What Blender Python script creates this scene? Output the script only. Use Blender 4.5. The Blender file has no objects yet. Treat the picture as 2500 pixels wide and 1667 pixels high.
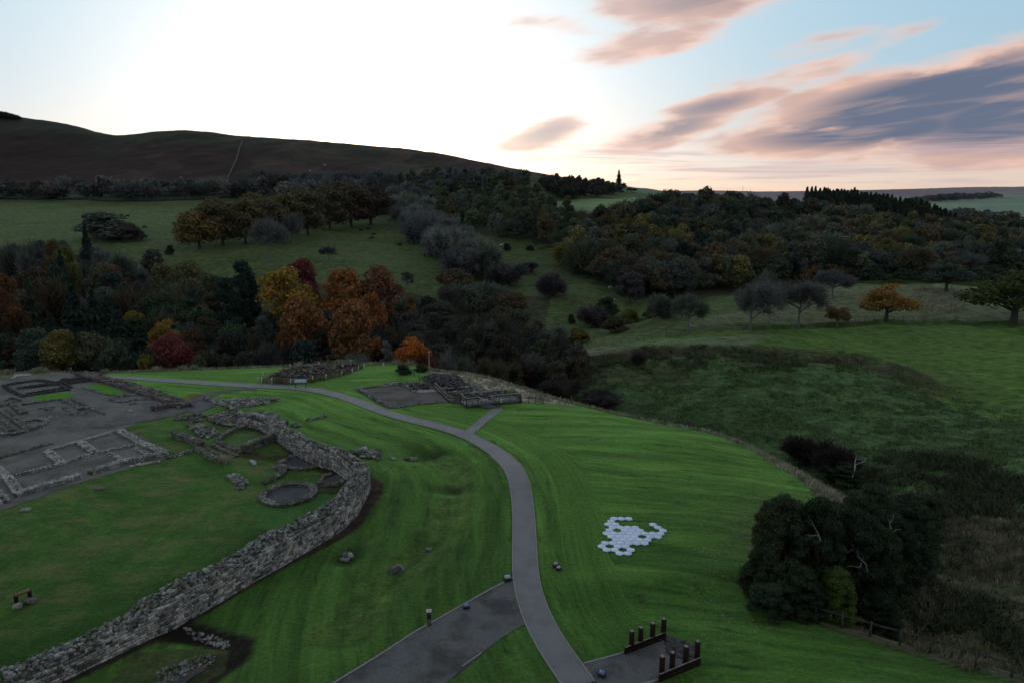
import bpy, math, random
import numpy as np
from mathutils import Vector, Matrix
from mathutils.geometry import delaunay_2d_cdt

rnd = random.Random(7)
rng = np.random.default_rng(11)
scene = bpy.context.scene
COL = scene.collection

# ------------------------------------------------------------------ camera
CAM_H = 28.0
PITCH = math.radians(11.6)
FOC, CX, CY = 1730.0, 1250.0, 833.5
cam_d = bpy.data.cameras.new('drone_camera')
cam = bpy.data.objects.new('drone_camera', cam_d)
COL.objects.link(cam)
cam_d.sensor_width = 36.0
cam_d.lens = 36.0 * FOC / 2500.0
cam_d.clip_start = 0.5
cam_d.clip_end = 40000.0
cam.location = (0, 0, CAM_H)
cam.rotation_euler = (math.pi / 2 - PITCH, 0, 0)
scene.camera = cam

# ------------------------------------------------------------------ sky
SUN_AZ = -0.185      # radians from +Y, negative is left
SUN_EL = math.radians(1.2)
world = bpy.data.worlds.new('World')
scene.world = world
world.use_nodes = True
nt = world.node_tree
nt.nodes.clear()


class G:
    """small helper that chains shader nodes"""
    def __init__(s, tree):
        s.t = tree

    def n(s, kind, **kw):
        nd = s.t.nodes.new(kind)
        for k, v in kw.items():
            setattr(nd, k, v)
        return nd

    def put(s, sock, v):
        if v is None:
            return
        if hasattr(v, 'is_output') or hasattr(v, 'links'):
            s.t.links.new(v, sock)
        else:
            if hasattr(sock.default_value, '__len__') and not hasattr(v, '__len__'):
                v = (v,) * len(sock.default_value)
            if hasattr(v, '__len__') and len(v) == 3 and len(sock.default_value) == 4:
                v = (*v, 1.0)
            sock.default_value = v

    def m(s, op, a, b=None, c=None, clamp=False):
        nd = s.n('ShaderNodeMath', operation=op)
        nd.use_clamp = clamp
        for i, v in enumerate((a, b, c)):
            s.put(nd.inputs[i], v)
        return nd.outputs[0]

    def mix(s, f, a, b, mode='MIX', clamp=False):
        nd = s.n('ShaderNodeMix', data_type='RGBA', blend_type=mode)
        nd.clamp_result = clamp
        s.put(nd.inputs[0], f); s.put(nd.inputs[6], a); s.put(nd.inputs[7], b)
        return nd.outputs[2]

    def vm(s, op, a, b=None):
        nd = s.n('ShaderNodeVectorMath', operation=op)
        s.put(nd.inputs[0], a)
        if b is not None:
            s.put(nd.inputs[1], b)
        return nd.outputs[0]

    def noise(s, vec, scale, detail=3.0, rough=0.55, dist=0.0, color=False):
        nd = s.n('ShaderNodeTexNoise')
        if vec is not None:
            s.put(nd.inputs['Vector'], vec)
        nd.inputs['Scale'].default_value = scale
        nd.inputs['Detail'].default_value = detail
        nd.inputs['Roughness'].default_value = rough
        nd.inputs['Distortion'].default_value = dist
        return nd.outputs[1 if color else 0]

    def rng(s, v, a, b, c=0.0, d=1.0, smooth=False):
        nd = s.n('ShaderNodeMapRange')
        if smooth:
            nd.interpolation_type = 'SMOOTHSTEP'
        s.put(nd.inputs[0], v)
        for i, x in enumerate((a, b, c, d)):
            nd.inputs[1 + i].default_value = x
        return nd.outputs[0]

    def comb(s, x, y, z):
        nd = s.n('ShaderNodeCombineXYZ')
        s.put(nd.inputs[0], x); s.put(nd.inputs[1], y); s.put(nd.inputs[2], z)
        return nd.outputs[0]

    def link(s, a, b):
        s.t.links.new(a, b)


def ray(px, py):
    a = (px - CX) / FOC
    b = (py - CY) / FOC
    return np.array([a, math.cos(PITCH) - b * math.sin(PITCH), -math.sin(PITCH) - b * math.cos(PITCH)])


def az_el(px, py):
    d = ray(px, py)
    return math.atan2(d[0], d[1]), math.atan2(d[2], math.hypot(d[0], d[1]))


g = G(nt)
tc = g.n('ShaderNodeTexCoord')
sep = g.n('ShaderNodeSeparateXYZ')
g.link(tc.outputs['Generated'], sep.inputs[0])
AZ = g.m('ARCTAN2', sep.outputs[0], sep.outputs[1])
EL = g.m('ARCSINE', sep.outputs[2])
nish = g.n('ShaderNodeTexSky', sky_type='NISHITA')
nish.sun_disc = False
nish.sun_elevation = SUN_EL
nish.sun_rotation = SUN_AZ
nish.altitude = 200
nish.air_density = 1.0
nish.dust_density = 1.5
nish.ozone_density = 2.0
sky_n = g.mix(1.0, nish.outputs[0], (0.02, 0.02, 0.02), 'MULTIPLY')
# cosine of angle to the sun
sd = (math.sin(SUN_AZ) * math.cos(SUN_EL), math.cos(SUN_AZ) * math.cos(SUN_EL), math.sin(SUN_EL))
dp = g.n('ShaderNodeVectorMath', operation='DOT_PRODUCT')
g.link(tc.outputs['Generated'], dp.inputs[0]); dp.inputs[1].default_value = sd
cosang = g.m('MAXIMUM', g.m('MINIMUM', dp.outputs['Value'], 1.0), -1.0)
ang = g.m('ARCCOSINE', cosang)
glow_w = g.m('EXPONENT', g.m('MULTIPLY', g.m('POWER', g.m('DIVIDE', ang, 0.24), 1.25), -1.0))
glow_b = g.m('EXPONENT', g.m('MULTIPLY', g.m('POWER', g.m('DIVIDE', ang, 0.42), 2.0), -1.0))
glow_s = g.m('EXPONENT', g.m('MULTIPLY', g.m('DIVIDE', ang, 0.085), -1.0))
elp = g.m('MAXIMUM', EL, 0.0)
hor = g.m('EXPONENT', g.m('DIVIDE', elp, -0.060))
front = g.rng(ang, 0.5, 2.6, 1.0, 0.0, True)
blue = g.mix(front, (0.21, 0.26, 0.33), (0.25, 0.41, 0.52))
warm = g.mix(front, (0.30, 0.28, 0.33), (0.74, 0.50, 0.33))
base = g.mix(g.m('MULTIPLY', hor, 0.88), blue, warm)
zen = g.rng(EL, 0.25, 1.3, 1.0, 0.62, True)
base = g.mix(1.0, base, g.comb(zen, zen, zen), 'MULTIPLY')
base = g.mix(1.0, base, sky_n, 'ADD')
gl = g.mix(glow_w, (0, 0, 0), (0.66, 0.56, 0.49))
base = g.mix(1.0, base, gl, 'ADD')
base = g.mix(1.0, base, g.mix(glow_b, (0, 0, 0), (0.30, 0.21, 0.13)), 'ADD')
gs = g.mix(glow_s, (0, 0, 0), (1.6, 1.15, 0.6))
base = g.mix(1.0, base, gs, 'ADD')


# clouds, in azimuth/elevation space: anchored to the sky, not to the lens
def ell(px, py, ra, re, rot):
    """soft ellipse round a spot in the sky; radii in radians"""
    a0, e0 = az_el(px, py)
    da = g.m('SUBTRACT', AZ, a0); de = g.m('SUBTRACT', EL, e0)
    c, s_ = math.cos(rot), math.sin(rot)
    u = g.m('DIVIDE', g.m('ADD', g.m('MULTIPLY', da, c), g.m('MULTIPLY', de, s_)), ra)
    v = g.m('DIVIDE', g.m('SUBTRACT', g.m('MULTIPLY', de, c), g.m('MULTIPLY', da, s_)), re)
    r = g.m('ADD', g.m('MULTIPLY', u, u), g.m('MULTIPLY', v, v))
    return g.rng(r, 0.0, 1.0, 1.0, 0.0)


cv = g.comb(AZ, g.m('MULTIPLY', EL, 2.6), 0.0)
rotv = g.n('ShaderNodeVectorRotate', rotation_type='Z_AXIS')
g.link(cv, rotv.inputs[0]); rotv.inputs['Angle'].default_value = -0.30
cvr = g.vm('MULTIPLY', rotv.outputs[0], (1.0, 1.7, 1.0))
nA = g.noise(cvr, 4.6, 8.0, 0.52, 0.15)
nB = g.noise(g.vm('ADD', cvr, (3.1, 1.7, 0.4)), 11.0, 6.0, 0.55, 0.2)
nC = g.noise(g.vm('ADD', cvr, (8.1, 4.7, 2.4)), 3.0, 3.0, 0.5, 0.2)
big = ell(2290, 235, 0.30, 0.060, 0.17)
big = g.m('MAXIMUM', big, g.m('MULTIPLY', ell(2140, 318, 0.27, 0.040, 0.05), 0.95))
big = g.m('MAXIMUM', big, g.m('MULTIPLY', ell(2620, 265, 0.34, 0.072, 0.10), 1.0))
pink = g.m('MULTIPLY', ell(1710, 5, 0.20, 0.040, 0.0), 0.74)
pink = g.m('MAXIMUM', pink, g.m('MULTIPLY', ell(1650, 90, 0.20, 0.028, 0.25), 0.58))
pink = g.m('MAXIMUM', pink, g.m('MULTIPLY', ell(1560, 110, 0.14, 0.03, 0.2), 0.55))
pink = g.m('MAXIMUM', pink, g.m('MULTIPLY', ell(2020, 110, 0.11, 0.03, 0.3), 0.48))
pink = g.m('MAXIMUM', pink, g.m('MULTIPLY', ell(1880, 180, 0.16, 0.03, 0.3), 0.38))
pink = g.m('MAXIMUM', pink, g.m('MULTIPLY', ell(1330, 70, 0.12, 0.026, 0.0), 0.45))
pink = g.m('MAXIMUM', pink, g.m('MULTIPLY', ell(1330, 328, 0.085, 0.028, 0.28), 0.80))
pink = g.m('MAXIMUM', pink, g.m('MULTIPLY', ell(1640, 315, 0.13, 0.030, 0.25), 0.80))
pink = g.m('MAXIMUM', pink, g.m('MULTIPLY', ell(1740, 260, 0.13, 0.024, 0.2), 0.80))
pink = g.m('MAXIMUM', pink, g.m('MULTIPLY', ell(1980, 165, 0.18, 0.03, 0.3), 0.50))
# the same kind of broken cloud goes on round the rest of the sky
rest = g.m('MULTIPLY', g.rng(ang, 0.75, 1.2, 0.0, 1.0, True), g.rng(nC, 0.42, 0.62, 0.0, 0.8, True))
rest = g.m('MULTIPLY', rest, g.rng(EL, 0.04, 0.2, 0.3, 1.0))
dens = g.m('MAXIMUM', g.m('MAXIMUM', big, pink), rest)
nz = g.m('ADD', g.m('MULTIPLY', g.m('SUBTRACT', nA, 0.5), 2.0), g.m('MULTIPLY', g.m('SUBTRACT', nB, 0.5), 1.0))
d1 = g.m('ADD', g.m('SUBTRACT', g.m('MULTIPLY', dens, 1.9), 0.46), nz)
cover = g.rng(d1, -0.05, 0.75, 0.0, 1.0, True)
cover = g.m('MULTIPLY', cover, g.rng(dens, 0.0, 0.16, 0.0, 1.0, True))
thick = g.rng(g.m('ADD', d1, g.m('MULTIPLY', g.m('SUBTRACT', nB, 0.5), 1.4)), 0.12, 0.85, 0.0, 1.0, True)
thick = g.m('MULTIPLY', thick, g.rng(dens, 0.60, 0.90, 0.38, 1.0))
nD = g.noise(g.vm('MULTIPLY', cvr, (1.0, 2.6, 1.0)), 6.0, 6.0, 0.55, 0.3)
thick = g.m('MULTIPLY', thick, g.rng(nD, 0.34, 0.52, 0.80, 1.0, True))
peach = g.mix(front, (0.36, 0.34, 0.40), (0.74, 0.46, 0.35))
slate = g.mix(front, (0.15, 0.17, 0.21), (0.085, 0.105, 0.165))
ccol = g.mix(thick, peach, slate)
fadeg = g.rng(ang, 0.05, 0.60, 0.55, 0.95, True)
sky_c = g.mix(g.m('MULTIPLY', cover, fadeg), base, ccol)
# thin stratus streaks low over the horizon
sv = g.comb(g.m('MULTIPLY', AZ, 3.0), g.m('MULTIPLY', EL, 75.0), 0.3)
sn = g.noise(sv, 1.3, 5.0, 0.6, 0.5)
band = g.m('MULTIPLY', g.rng(EL, 0.002, 0.02, 0.4, 1.0, True), g.rng(EL, 0.05, 0.085, 1.0, 0.0, True))
band = g.m('MULTIPLY', band, g.rng(AZ, -0.05, 0.10, 0.0, 1.0, True))
st = g.m('MULTIPLY', g.rng(sn, 0.46, 0.66, 0.0, 0.62, True), band)
sky_c = g.mix(st, sky_c, (0.46, 0.345, 0.355))
# below the horizon: dull ground colour
sky_c = g.mix(g.rng(EL, -0.06, -0.002, 1.0, 0.0), sky_c, (0.05, 0.06, 0.05))
bg = g.n('ShaderNodeBackground')
g.link(sky_c, bg.inputs[0]); bg.inputs[1].default_value = 1.0
wo = g.n('ShaderNodeOutputWorld')
g.link(bg.outputs[0], wo.inputs[0])
world.cycles.sampling_method = 'MANUAL'
world.cycles.sample_map_resolution = 1024

sun_d = bpy.data.lights.new('sun', 'SUN')
sun_d.energy = 0.4
sun_d.angle = math.radians(0.5)
sun_d.color = (1.0, 0.72, 0.45)
sun = bpy.data.objects.new('sun', sun_d)
COL.objects.link(sun)
sun.rotation_euler = Vector(sd).to_track_quat('Z', 'Y').to_euler()

scene.view_settings.view_transform = 'Standard'
scene.view_settings.look = 'None'
scene.view_settings.exposure = 0.45
scene.view_settings.gamma = 1.0
scene.view_settings.use_curve_mapping = False
scene.cycles.max_bounces = 5
scene.cycles.diffuse_bounces = 2
scene.cycles.transparent_max_bounces = 8
scene.cycles.volume_bounces = 0
scene.cycles.use_denoising = True


# ------------------------------------------------------------------ helpers
def tag(o, label=None, cat=None, group=None, kind=None):
    if label: o['label'] = label
    if cat: o['category'] = cat
    if group: o['group'] = group
    if kind: o['kind'] = kind
    return o


def link(o, parent=None):
    COL.objects.link(o)
    if parent is not None:
        o.parent = parent
    return o


def empty(name, loc=(0, 0, 0), rz=0.0):
    o = bpy.data.objects.new(name, None)
    o.empty_display_size = 0.3
    o.location = loc
    o.rotation_euler = (0, 0, rz)
    return link(o)


def mesh_np(name, V, F, mats=None, smooth=False, cols=None, colname='tint', F3=None):
    """V (n,3); F (m,4) quads, F3 (k,3) triangles"""
    me = bpy.data.meshes.new(name)
    V = np.asarray(V, dtype=np.float32)
    me.vertices.add(len(V))
    me.vertices.foreach_set('co', V.ravel())
    parts, starts, tot, off = [], [], [], 0
    for A in (F, F3):
        if A is None or len(A) == 0:
            continue
        A = np.asarray(A, dtype=np.int32)
        k = A.shape[1]
        parts.append(A.ravel())
        starts.append(off + np.arange(len(A)) * k)
        off += A.size
    idx = np.concatenate(parts)
    st_ = np.concatenate(starts).astype(np.int32)
    me.loops.add(len(idx))
    me.loops.foreach_set('vertex_index', idx)
    me.polygons.add(len(st_))
    me.polygons.foreach_set('loop_start', st_)
    me.update(calc_edges=True)
    if smooth:
        me.polygons.foreach_set('use_smooth', np.ones(len(st_), dtype=bool))
    if cols is not None:
        at = me.color_attributes.new(colname, 'FLOAT_COLOR', 'POINT')
        c4 = np.ones((len(V), 4), dtype=np.float32)
        c4[:, :cols.shape[1]] = cols
        at.data.foreach_set('color', c4.ravel())
    for m_ in (mats or []):
        me.materials.append(m_)
    return me


def obj(name, me, parent=None, loc=(0, 0, 0)):
    o = bpy.data.objects.new(name, me)
    o.location = loc
    return link(o, parent)


class MB:
    """collects boxes and beams into one mesh"""
    def __init__(s):
        s.V = []; s.F = []

    def box(s, c, sx, sy, sz, rz=0.0):
        n = len(s.V)
        for dx, dy, dz in ((-1, -1, -1), (1, -1, -1), (1, 1, -1), (-1, 1, -1), (-1, -1, 1), (1, -1, 1), (1, 1, 1), (-1, 1, 1)):
            x, y = dx * sx / 2, dy * sy / 2
            s.V.append((c[0] + x * math.cos(rz) - y * math.sin(rz), c[1] + x * math.sin(rz) + y * math.cos(rz), c[2] + dz * sz / 2))
        s.F += [tuple(n + i for i in f) for f in ((0, 3, 2, 1), (4, 5, 6, 7), (0, 1, 5, 4), (1, 2, 6, 5), (2, 3, 7, 6), (3, 0, 4, 7))]

    def beam(s, p, q, w, h, taper=1.0):
        p, q = Vector(p), Vector(q)
        d = (q - p)
        if d.length < 1e-5:
            return
        t = d.normalized()
        up = Vector((0, 0, 1)) if abs(t.z) < 0.95 else Vector((0, 1, 0))
        a = t.cross(up).normalized(); b = a.cross(t).normalized()
        n = len(s.V)
        for e, k in ((p, 1.0), (q, taper)):
            for u, v in ((-1, -1), (1, -1), (1, 1), (-1, 1)):
                s.V.append(tuple(e + a * (u * w / 2 * k) + b * (v * h / 2 * k)))
        s.F += [tuple(n + i for i in f) for f in ((0, 1, 2, 3), (7, 6, 5, 4), (0, 4, 5, 1), (1, 5, 6, 2), (2, 6, 7, 3), (3, 7, 4, 0))]

    def tube(s, pts, radii, k=6):
        n0 = len(s.V)
        for i, p in enumerate(pts):
            p = Vector(p)
            t = (Vector(pts[min(i + 1, len(pts) - 1)]) - Vector(pts[max(i - 1, 0)])).normalized()
            up = Vector((0, 0, 1)) if abs(t.z) < 0.9 else Vector((1, 0, 0))
            a = t.cross(up).normalized(); b = a.cross(t).normalized()
            for j in range(k):
                th = 2 * math.pi * j / k
                s.V.append(tuple(p + (a * math.cos(th) + b * math.sin(th)) * radii[i]))
        for i in range(len(pts) - 1):
            for j in range(k):
                a0 = n0 + i * k + j; a1 = n0 + i * k + (j + 1) % k
                s.F.append((a0, a1, a1 + k, a0 + k))

    def mesh(s, name, mat, smooth=False):
        return mesh_np(name, s.V, s.F, [mat], smooth)


def smooth01(x):
    x = np.clip(x, 0, 1)
    return x * x * (3 - 2 * x)


_perm = rng.random((256, 256)).astype(np.float64)


def vnoise(x, y, s):
    """smooth value noise 0..1"""
    x = np.asarray(x) / s; y = np.asarray(y) / s
    xi = np.floor(x).astype(int); yi = np.floor(y).astype(int)
    fx = x - xi; fy = y - yi
    fx = fx * fx * (3 - 2 * fx); fy = fy * fy * (3 - 2 * fy)
    a = _perm[xi & 255, yi & 255]; b = _perm[(xi + 1) & 255, yi & 255]
    c = _perm[xi & 255, (yi + 1) & 255]; d = _perm[(xi + 1) & 255, (yi + 1) & 255]
    return (a * (1 - fx) + b * fx) * (1 - fy) + (c * (1 - fx) + d * fx) * fy


def fbm(x, y, s, o=4):
    t = 0; a = 1; n_ = 0
    for i in range(o):
        t = t + a * vnoise(x + 17.3 * i, y - 9.1 * i, s / 2 ** i); n_ += a; a *= 0.55
    return t / n_


def in_poly(x, y, poly):
    x = np.asarray(x); y = np.asarray(y)
    inside = np.zeros(x.shape, dtype=bool)
    n = len(poly)
    for i in range(n):
        x0, y0 = poly[i][:2]; x1, y1 = poly[(i + 1) % n][:2]
        if y0 == y1:
            continue
        c = ((y0 > y) != (y1 > y)) & (x < (x1 - x0) * (y - y0) / (y1 - y0) + x0)
        inside ^= c
    return inside


def seg_dist(x, y, pts, closed=False):
    """distance to polyline, and arclength of nearest point"""
    best = np.full(np.shape(x), 1e9); sarc = np.zeros(np.shape(x)); acc = 0.0
    n = len(pts)
    for i in range(n if closed else n - 1):
        x0, y0 = pts[i][:2]; x1, y1 = pts[(i + 1) % n][:2]
        dx, dy = x1 - x0, y1 - y0
        L2 = dx * dx + dy * dy
        if L2 < 1e-9:
            continue
        t = np.clip(((x - x0) * dx + (y - y0) * dy) / L2, 0, 1)
        d = np.hypot(x - x0 - t * dx, y - y0 - t * dy)
        L = math.sqrt(L2)
        k = d < best
        best = np.where(k, d, best); sarc = np.where(k, acc + t * L, sarc)
        acc += L
    return best, sarc


def sdist(x, y, poly):
    """signed distance: negative inside"""
    d, _ = seg_dist(x, y, poly, True)
    return np.where(in_poly(x, y, poly), -d, d)


def crom(pts, n=8):
    """Catmull-Rom through points"""
    P = [np.array(p, dtype=float) for p in pts]
    P = [2 * P[0] - P[1]] + P + [2 * P[-1] - P[-2]]
    out = []
    for i in range(1, len(P) - 2):
        for k in range(n):
            t = k / n
            out.append(0.5 * ((2 * P[i]) + (-P[i - 1] + P[i + 1]) * t + (2 * P[i - 1] - 5 * P[i] + 4 * P[i + 1] - P[i + 2]) * t * t + (-P[i - 1] + 3 * P[i] - 3 * P[i + 1] + P[i + 2]) * t ** 3))
    out.append(P[-2])
    return np.array(out)


def resample(pts, step):
    pts = np.asarray(pts, dtype=float)
    d = np.concatenate([[0], np.cumsum(np.hypot(*(np.diff(pts[:, :2], axis=0).T)))])
    n = max(2, int(round(d[-1] / step)) + 1)
    s = np.linspace(0, d[-1], n)
    return np.stack([np.interp(s, d, pts[:, k]) for k in range(pts.shape[1])], axis=1)


def plane_pt(px, py, z=0.0):
    d = ray(px, py)
    t = (z - CAM_H) / d[2]
    return (d[0] * t, d[1] * t)


def at_y(px, py, Y):
    d = ray(px, py)
    t = Y / d[1]
    return (d[0] * t, Y, CAM_H + d[2] * t)


# ------------------------------------------------------------------ terrain
LIP = [(-500, 925), (-200, 915), (0, 908), (120, 903), (230, 906), (330, 902), (450, 897), (560, 895), (700, 890), (850, 884), (950, 883), (1010, 886), (1060, 900),
       (1130, 907), (1190, 918), (1250, 936), (1330, 960), (1400, 979), (1500, 1003), (1620, 1030), (1740, 1058), (1830, 1092),
       (1920, 1142), (1975, 1180), (2000, 1215), (1900, 1300), (1850, 1400), (1867, 1480), (1989, 1517), (2124, 1558), (2270, 1604), (2469, 1655), (2800, 1760)]
lip_w = [plane_pt(*p) for p in LIP]
lip_poly = lip_w + [(60, 10), (60, -60), (-160, -60), (-260, 60)]
lip_poly = [tuple(p) for p in lip_poly]

ctrl = []
for p in [
    # left pasture, tree line and moor
    (-300, 600, 330), (0, 600, 330), (300, 585, 355), (600, 600, 340), (660, 632, 310), (800, 640, 310), (900, 600, 370),
    (0, 540, 430), (300, 530, 450), (600, 560, 410), (900, 555, 450), (1000, 620, 350), (900, 660, 300), (1100, 640, 330),
    (-300, 520, 470), (0, 497, 570), (300, 495, 590), (600, 490, 600), (800, 500, 570), (1000, 510, 540), (1200, 500, 540), (1300, 520, 490),
    (-300, 450, 660), (0, 440, 680), (420, 430, 700), (800, 430, 690), (1000, 440, 650), (1200, 455, 610),
    (-400, 300, 860), (-200, 280, 870), (0, 284, 880), (60, 292, 880), (130, 297, 880), (200, 315, 890), (290, 338, 900), (330, 330, 895), (380, 322, 890), (470, 322, 880), (560, 331, 870),
    (650, 339, 860), (750, 346, 850), (850, 356, 840), (950, 361, 820), (1050, 373, 790), (1150, 391, 750), (1250, 416, 700), (1330, 434, 650),
    (200, 380, 770), (500, 380, 770), (800, 390, 760), (1000, 400, 740), (0, 360, 770),
    # sheep pasture and ridge
    (1400, 455, 600), (1450, 466, 590), (1520, 472, 600), (1650, 476, 640), (1400, 500, 480), (1500, 500, 470), (1600, 505, 460),
    (1500, 540, 410), (1700, 500, 480), (1800, 488, 620), (1900, 490, 640), (1950, 506, 520), (2100, 522, 490), (2250, 556, 460), (2400, 594, 410), (2520, 612, 400), (2750, 640, 380),
    (1350, 600, 370), (1500, 620, 340), (1700, 600, 370), (1700, 660, 310), (2000, 600, 380), (2000, 665, 310), (2250, 665, 310), (2500, 672, 310),
    (1200, 560, 440), (1200, 650, 330), (1350, 660, 310), (1400, 720, 255), (1300, 760, 235), (1200, 730, 270), (1500, 700, 280),
    # field on the spur at the right
    (1450, 838, 185), (1600, 778, 212), (1700, 752, 225), (1820, 720, 245), (1960, 702, 256), (2050, 693, 262), (2300, 693, 262), (2600, 693, 262),
    (1500, 850, 172), (1700, 808, 190), (2000, 795, 196), (2300, 786, 200), (2500, 785, 200), (2700, 785, 200),
    (1330, 893, 160), (1400, 875, 165), (1550, 862, 165), (1700, 856, 165), (2100, 868, 163), (2250, 905, 150), (2350, 960, 138), (2550, 900, 148), (2800, 900, 145),
    (1400, 930, 150), (1500, 915, 152), (1700, 900, 152), (1900, 920, 146), (2100, 930, 143),
    (1500, 985, 138), (1700, 1000, 130), (1900, 1010, 127), (2100, 1010, 126), (2300, 1020, 123), (2550, 1020, 120), (2800, 1020, 118),
    (1800, 1070, 117), (2000, 1110, 108), (2300, 1150, 96), (2500, 1150, 93), (2750, 1150, 90),
    (2250, 1280, 78), (2500, 1300, 70), (2700, 1300, 68), (2400, 1420, 62), (2560, 1480, 57), (2250, 1480, 55), (2150, 1400, 60), (2600, 1650, 47), (2400, 1580, 49), (2900, 1800, 40),
]:
    ctrl.append(at_y(*p))
for px_, Y_, z_ in [
    # hidden valley floor beyond the plateau edge
    (-400, 135, -9), (-100, 135, -9), (200, 135, -9), (500, 138, -9), (800, 140, -9), (1000, 140, -10), (1150, 136, -11), (1280, 132, -13),
    (-400, 175, -15), (0, 175, -15), (300, 175, -15), (600, 175, -15), (900, 175, -15), (1150, 172, -15), (1300, 165, -14),
    (-400, 230, -12), (0, 230, -12), (400, 230, -12), (700, 230, -12), (1000, 225, -13), (1200, 205, -14), (1350, 190, -14),
    (-400, 280, -3), (0, 280, -3), (400, 280, -4), (700, 270, -6), (950, 265, -8),
    (1400, 125, -15), (1550, 112, -15), (1750, 100, -15), (1950, 88, -13), (1650, 120, -15.5), (2100, 75, -9), (2150, 66, -6),
    (1500, 225, -14), (1650, 245, -12), (1850, 275, -9), (2050, 290, -9), (2300, 290, -9), (2600, 290, -9),
    # far country
    (1900, 800, 19), (2200, 700, 2), (1500, 900, 24), (1500, 2000, 10), (1800, 2000, 5), (2050, 1500, 0), (2350, 800, -4),
    (-300, 1400, 90), (300, 1500, 70), (900, 1500, 40), (1300, 1200, 15),
    (-200, 3000, 30), (500, 3000, 30), (1200, 3000, 20),
    (-500, 9000, 60), (700, 9000, 60), (1500, 9000, 60),
]:
    ctrl.append((( px_ - CX) / FOC * Y_ / 0.98, Y_, z_))
for p in [(2200, 560, 900), (2350, 568, 850), (2550, 570, 850), (2300, 535, 1100), (2500, 535, 1050), (2400, 512, 1500), (2550, 505, 1500), (2250, 510, 1500),
          (2500, 485, 2300), (2350, 492, 2200), (2200, 496, 2200), (2700, 470, 2300),
          (1600, 470, 5000), (1700, 468, 5200), (1850, 469, 5300), (2000, 469, 5300), (2150, 469, 5000), (2300, 464, 4600), (2400, 460, 4400), (2500, 457, 4200), (2700, 452, 4200)]:
    ctrl.append(at_y(*p))
for x_, y_, z_ in [(-400, 0, -8), (-400, 100, -10), (-300, 200, -12), (200, 0, -12), (200, -60, -10), (120, 40, -7), (0, -100, 0), (-150, -100, 0)]:
    ctrl.append((x_, y_, z_))
ctrl = np.array(ctrl)
C0 = 110.0


def warp(x, y):
    y = np.maximum(np.asarray(y, dtype=float) + C0, 5.0)
    return 2.2 * np.asarray(x) / y, 2.0 * np.log(y)


cu, cw = warp(ctrl[:, 0], ctrl[:, 1])
RS = 0.03
Kmat = np.sqrt((cu[:, None] - cu[None]) ** 2 + (cw[:, None] - cw[None]) ** 2 + RS ** 2)
nC_ = len(ctrl)
A_ = np.zeros((nC_ + 1, nC_ + 1)); A_[:nC_, :nC_] = Kmat - np.eye(nC_) * 0.002; A_[:nC_, -1] = 1; A_[-1, :nC_] = 1
wts = np.linalg.solve(A_, np.concatenate([ctrl[:, 2], [0]]))


def rbf(x, y):
    u, w = warp(x, y)
    out = np.full(np.shape(u), wts[-1])
    for i in range(nC_):
        out = out + wts[i] * np.sqrt((u - cu[i]) ** 2 + (w - cw[i]) ** 2 + RS ** 2)
    return out


def base_h(x, y, fine=True):
    x = np.asarray(x, dtype=float); y = np.asarray(y, dtype=float)
    zo = rbf(x, y)
    far = smooth01((y - 90) / 120)
    zo = zo + (fbm(x, y, 22, 4) - 0.5) * (0.8 + 1.6 * far) + smooth01((y - 500) / 400) * (fbm(x, y, 120, 4) - 0.5) * 9 * (y < 1100)
    zo = zo + smooth01((y - 1500) / 1500) * (fbm(x, y * 0.6, 900, 3) - 0.5) * 34
    if fine:
        zo = zo + (fbm(x + 50, y, 2.4, 3) - 0.5) * 0.55
    near = (y < 190) & (x < 120) & (x > -300)
    z = zo.copy()
    sd_ = np.full(x.shape, 50.0)
    sd_[near] = sdist(x[near], y[near], lip_poly)
    zp = (fbm(x, y, 14, 3) - 0.5) * 0.22 - smooth01((sd_ + 7) / 7) * 0.35
    edge = smooth01((sd_ + 0.5) / 13.0)
    z = zp * (1 - edge) + np.minimum(zo, zp + 3) * edge
    return np.where(near, z, zo), sd_


# the sheet is laid out as a fan of rows so cells stay about evenly fine in view
yy = np.concatenate([np.linspace(-90, 25, 24), 25 + np.cumsum(np.full(330, 0.34))])
y_last = yy[-1]
r_ = [y_last]
while r_[-1] < 1000:
    r_.append(r_[-1] + max(0.36, (r_[-1] + 30) * 0.0042))
while r_[-1] < 9500:
    r_.append(r_[-1] * 1.035)
ROWS = np.concatenate([yy, r_[1:]])
NU = 620
UU = np.linspace(-1.02, 0.98, NU)
FAN = 34.0


def fanx(u, y):
    return u * (np.maximum(y, 0) + FAN + np.maximum(-y, 0) * 0)


GU, GY = np.meshgrid(UU, ROWS)
GX = fanx(GU, GY)
GZ, GSD = base_h(GX, GY)


def lookup(Z, x, y):
    x = np.asarray(x, dtype=float); y = np.asarray(y, dtype=float)
    j = np.clip(np.searchsorted(ROWS, y) - 1, 0, len(ROWS) - 2)
    fy = np.clip((y - ROWS[j]) / (ROWS[j + 1] - ROWS[j]), 0, 1)
    u = x / (np.maximum(y, 0) + FAN)
    fi = np.clip((u - UU[0]) / (UU[1] - UU[0]), 0, NU - 1.001)
    i = fi.astype(int); fx = fi - i
    return (Z[j, i] * (1 - fx) + Z[j, i + 1] * fx) * (1 - fy) + (Z[j + 1, i] * (1 - fx) + Z[j + 1, i + 1] * fx) * fy


def hz(x, y):
    return float(lookup(GZ, x, y))


_T = np.exp(np.linspace(math.log(22), math.log(9000), 3000))


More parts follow.
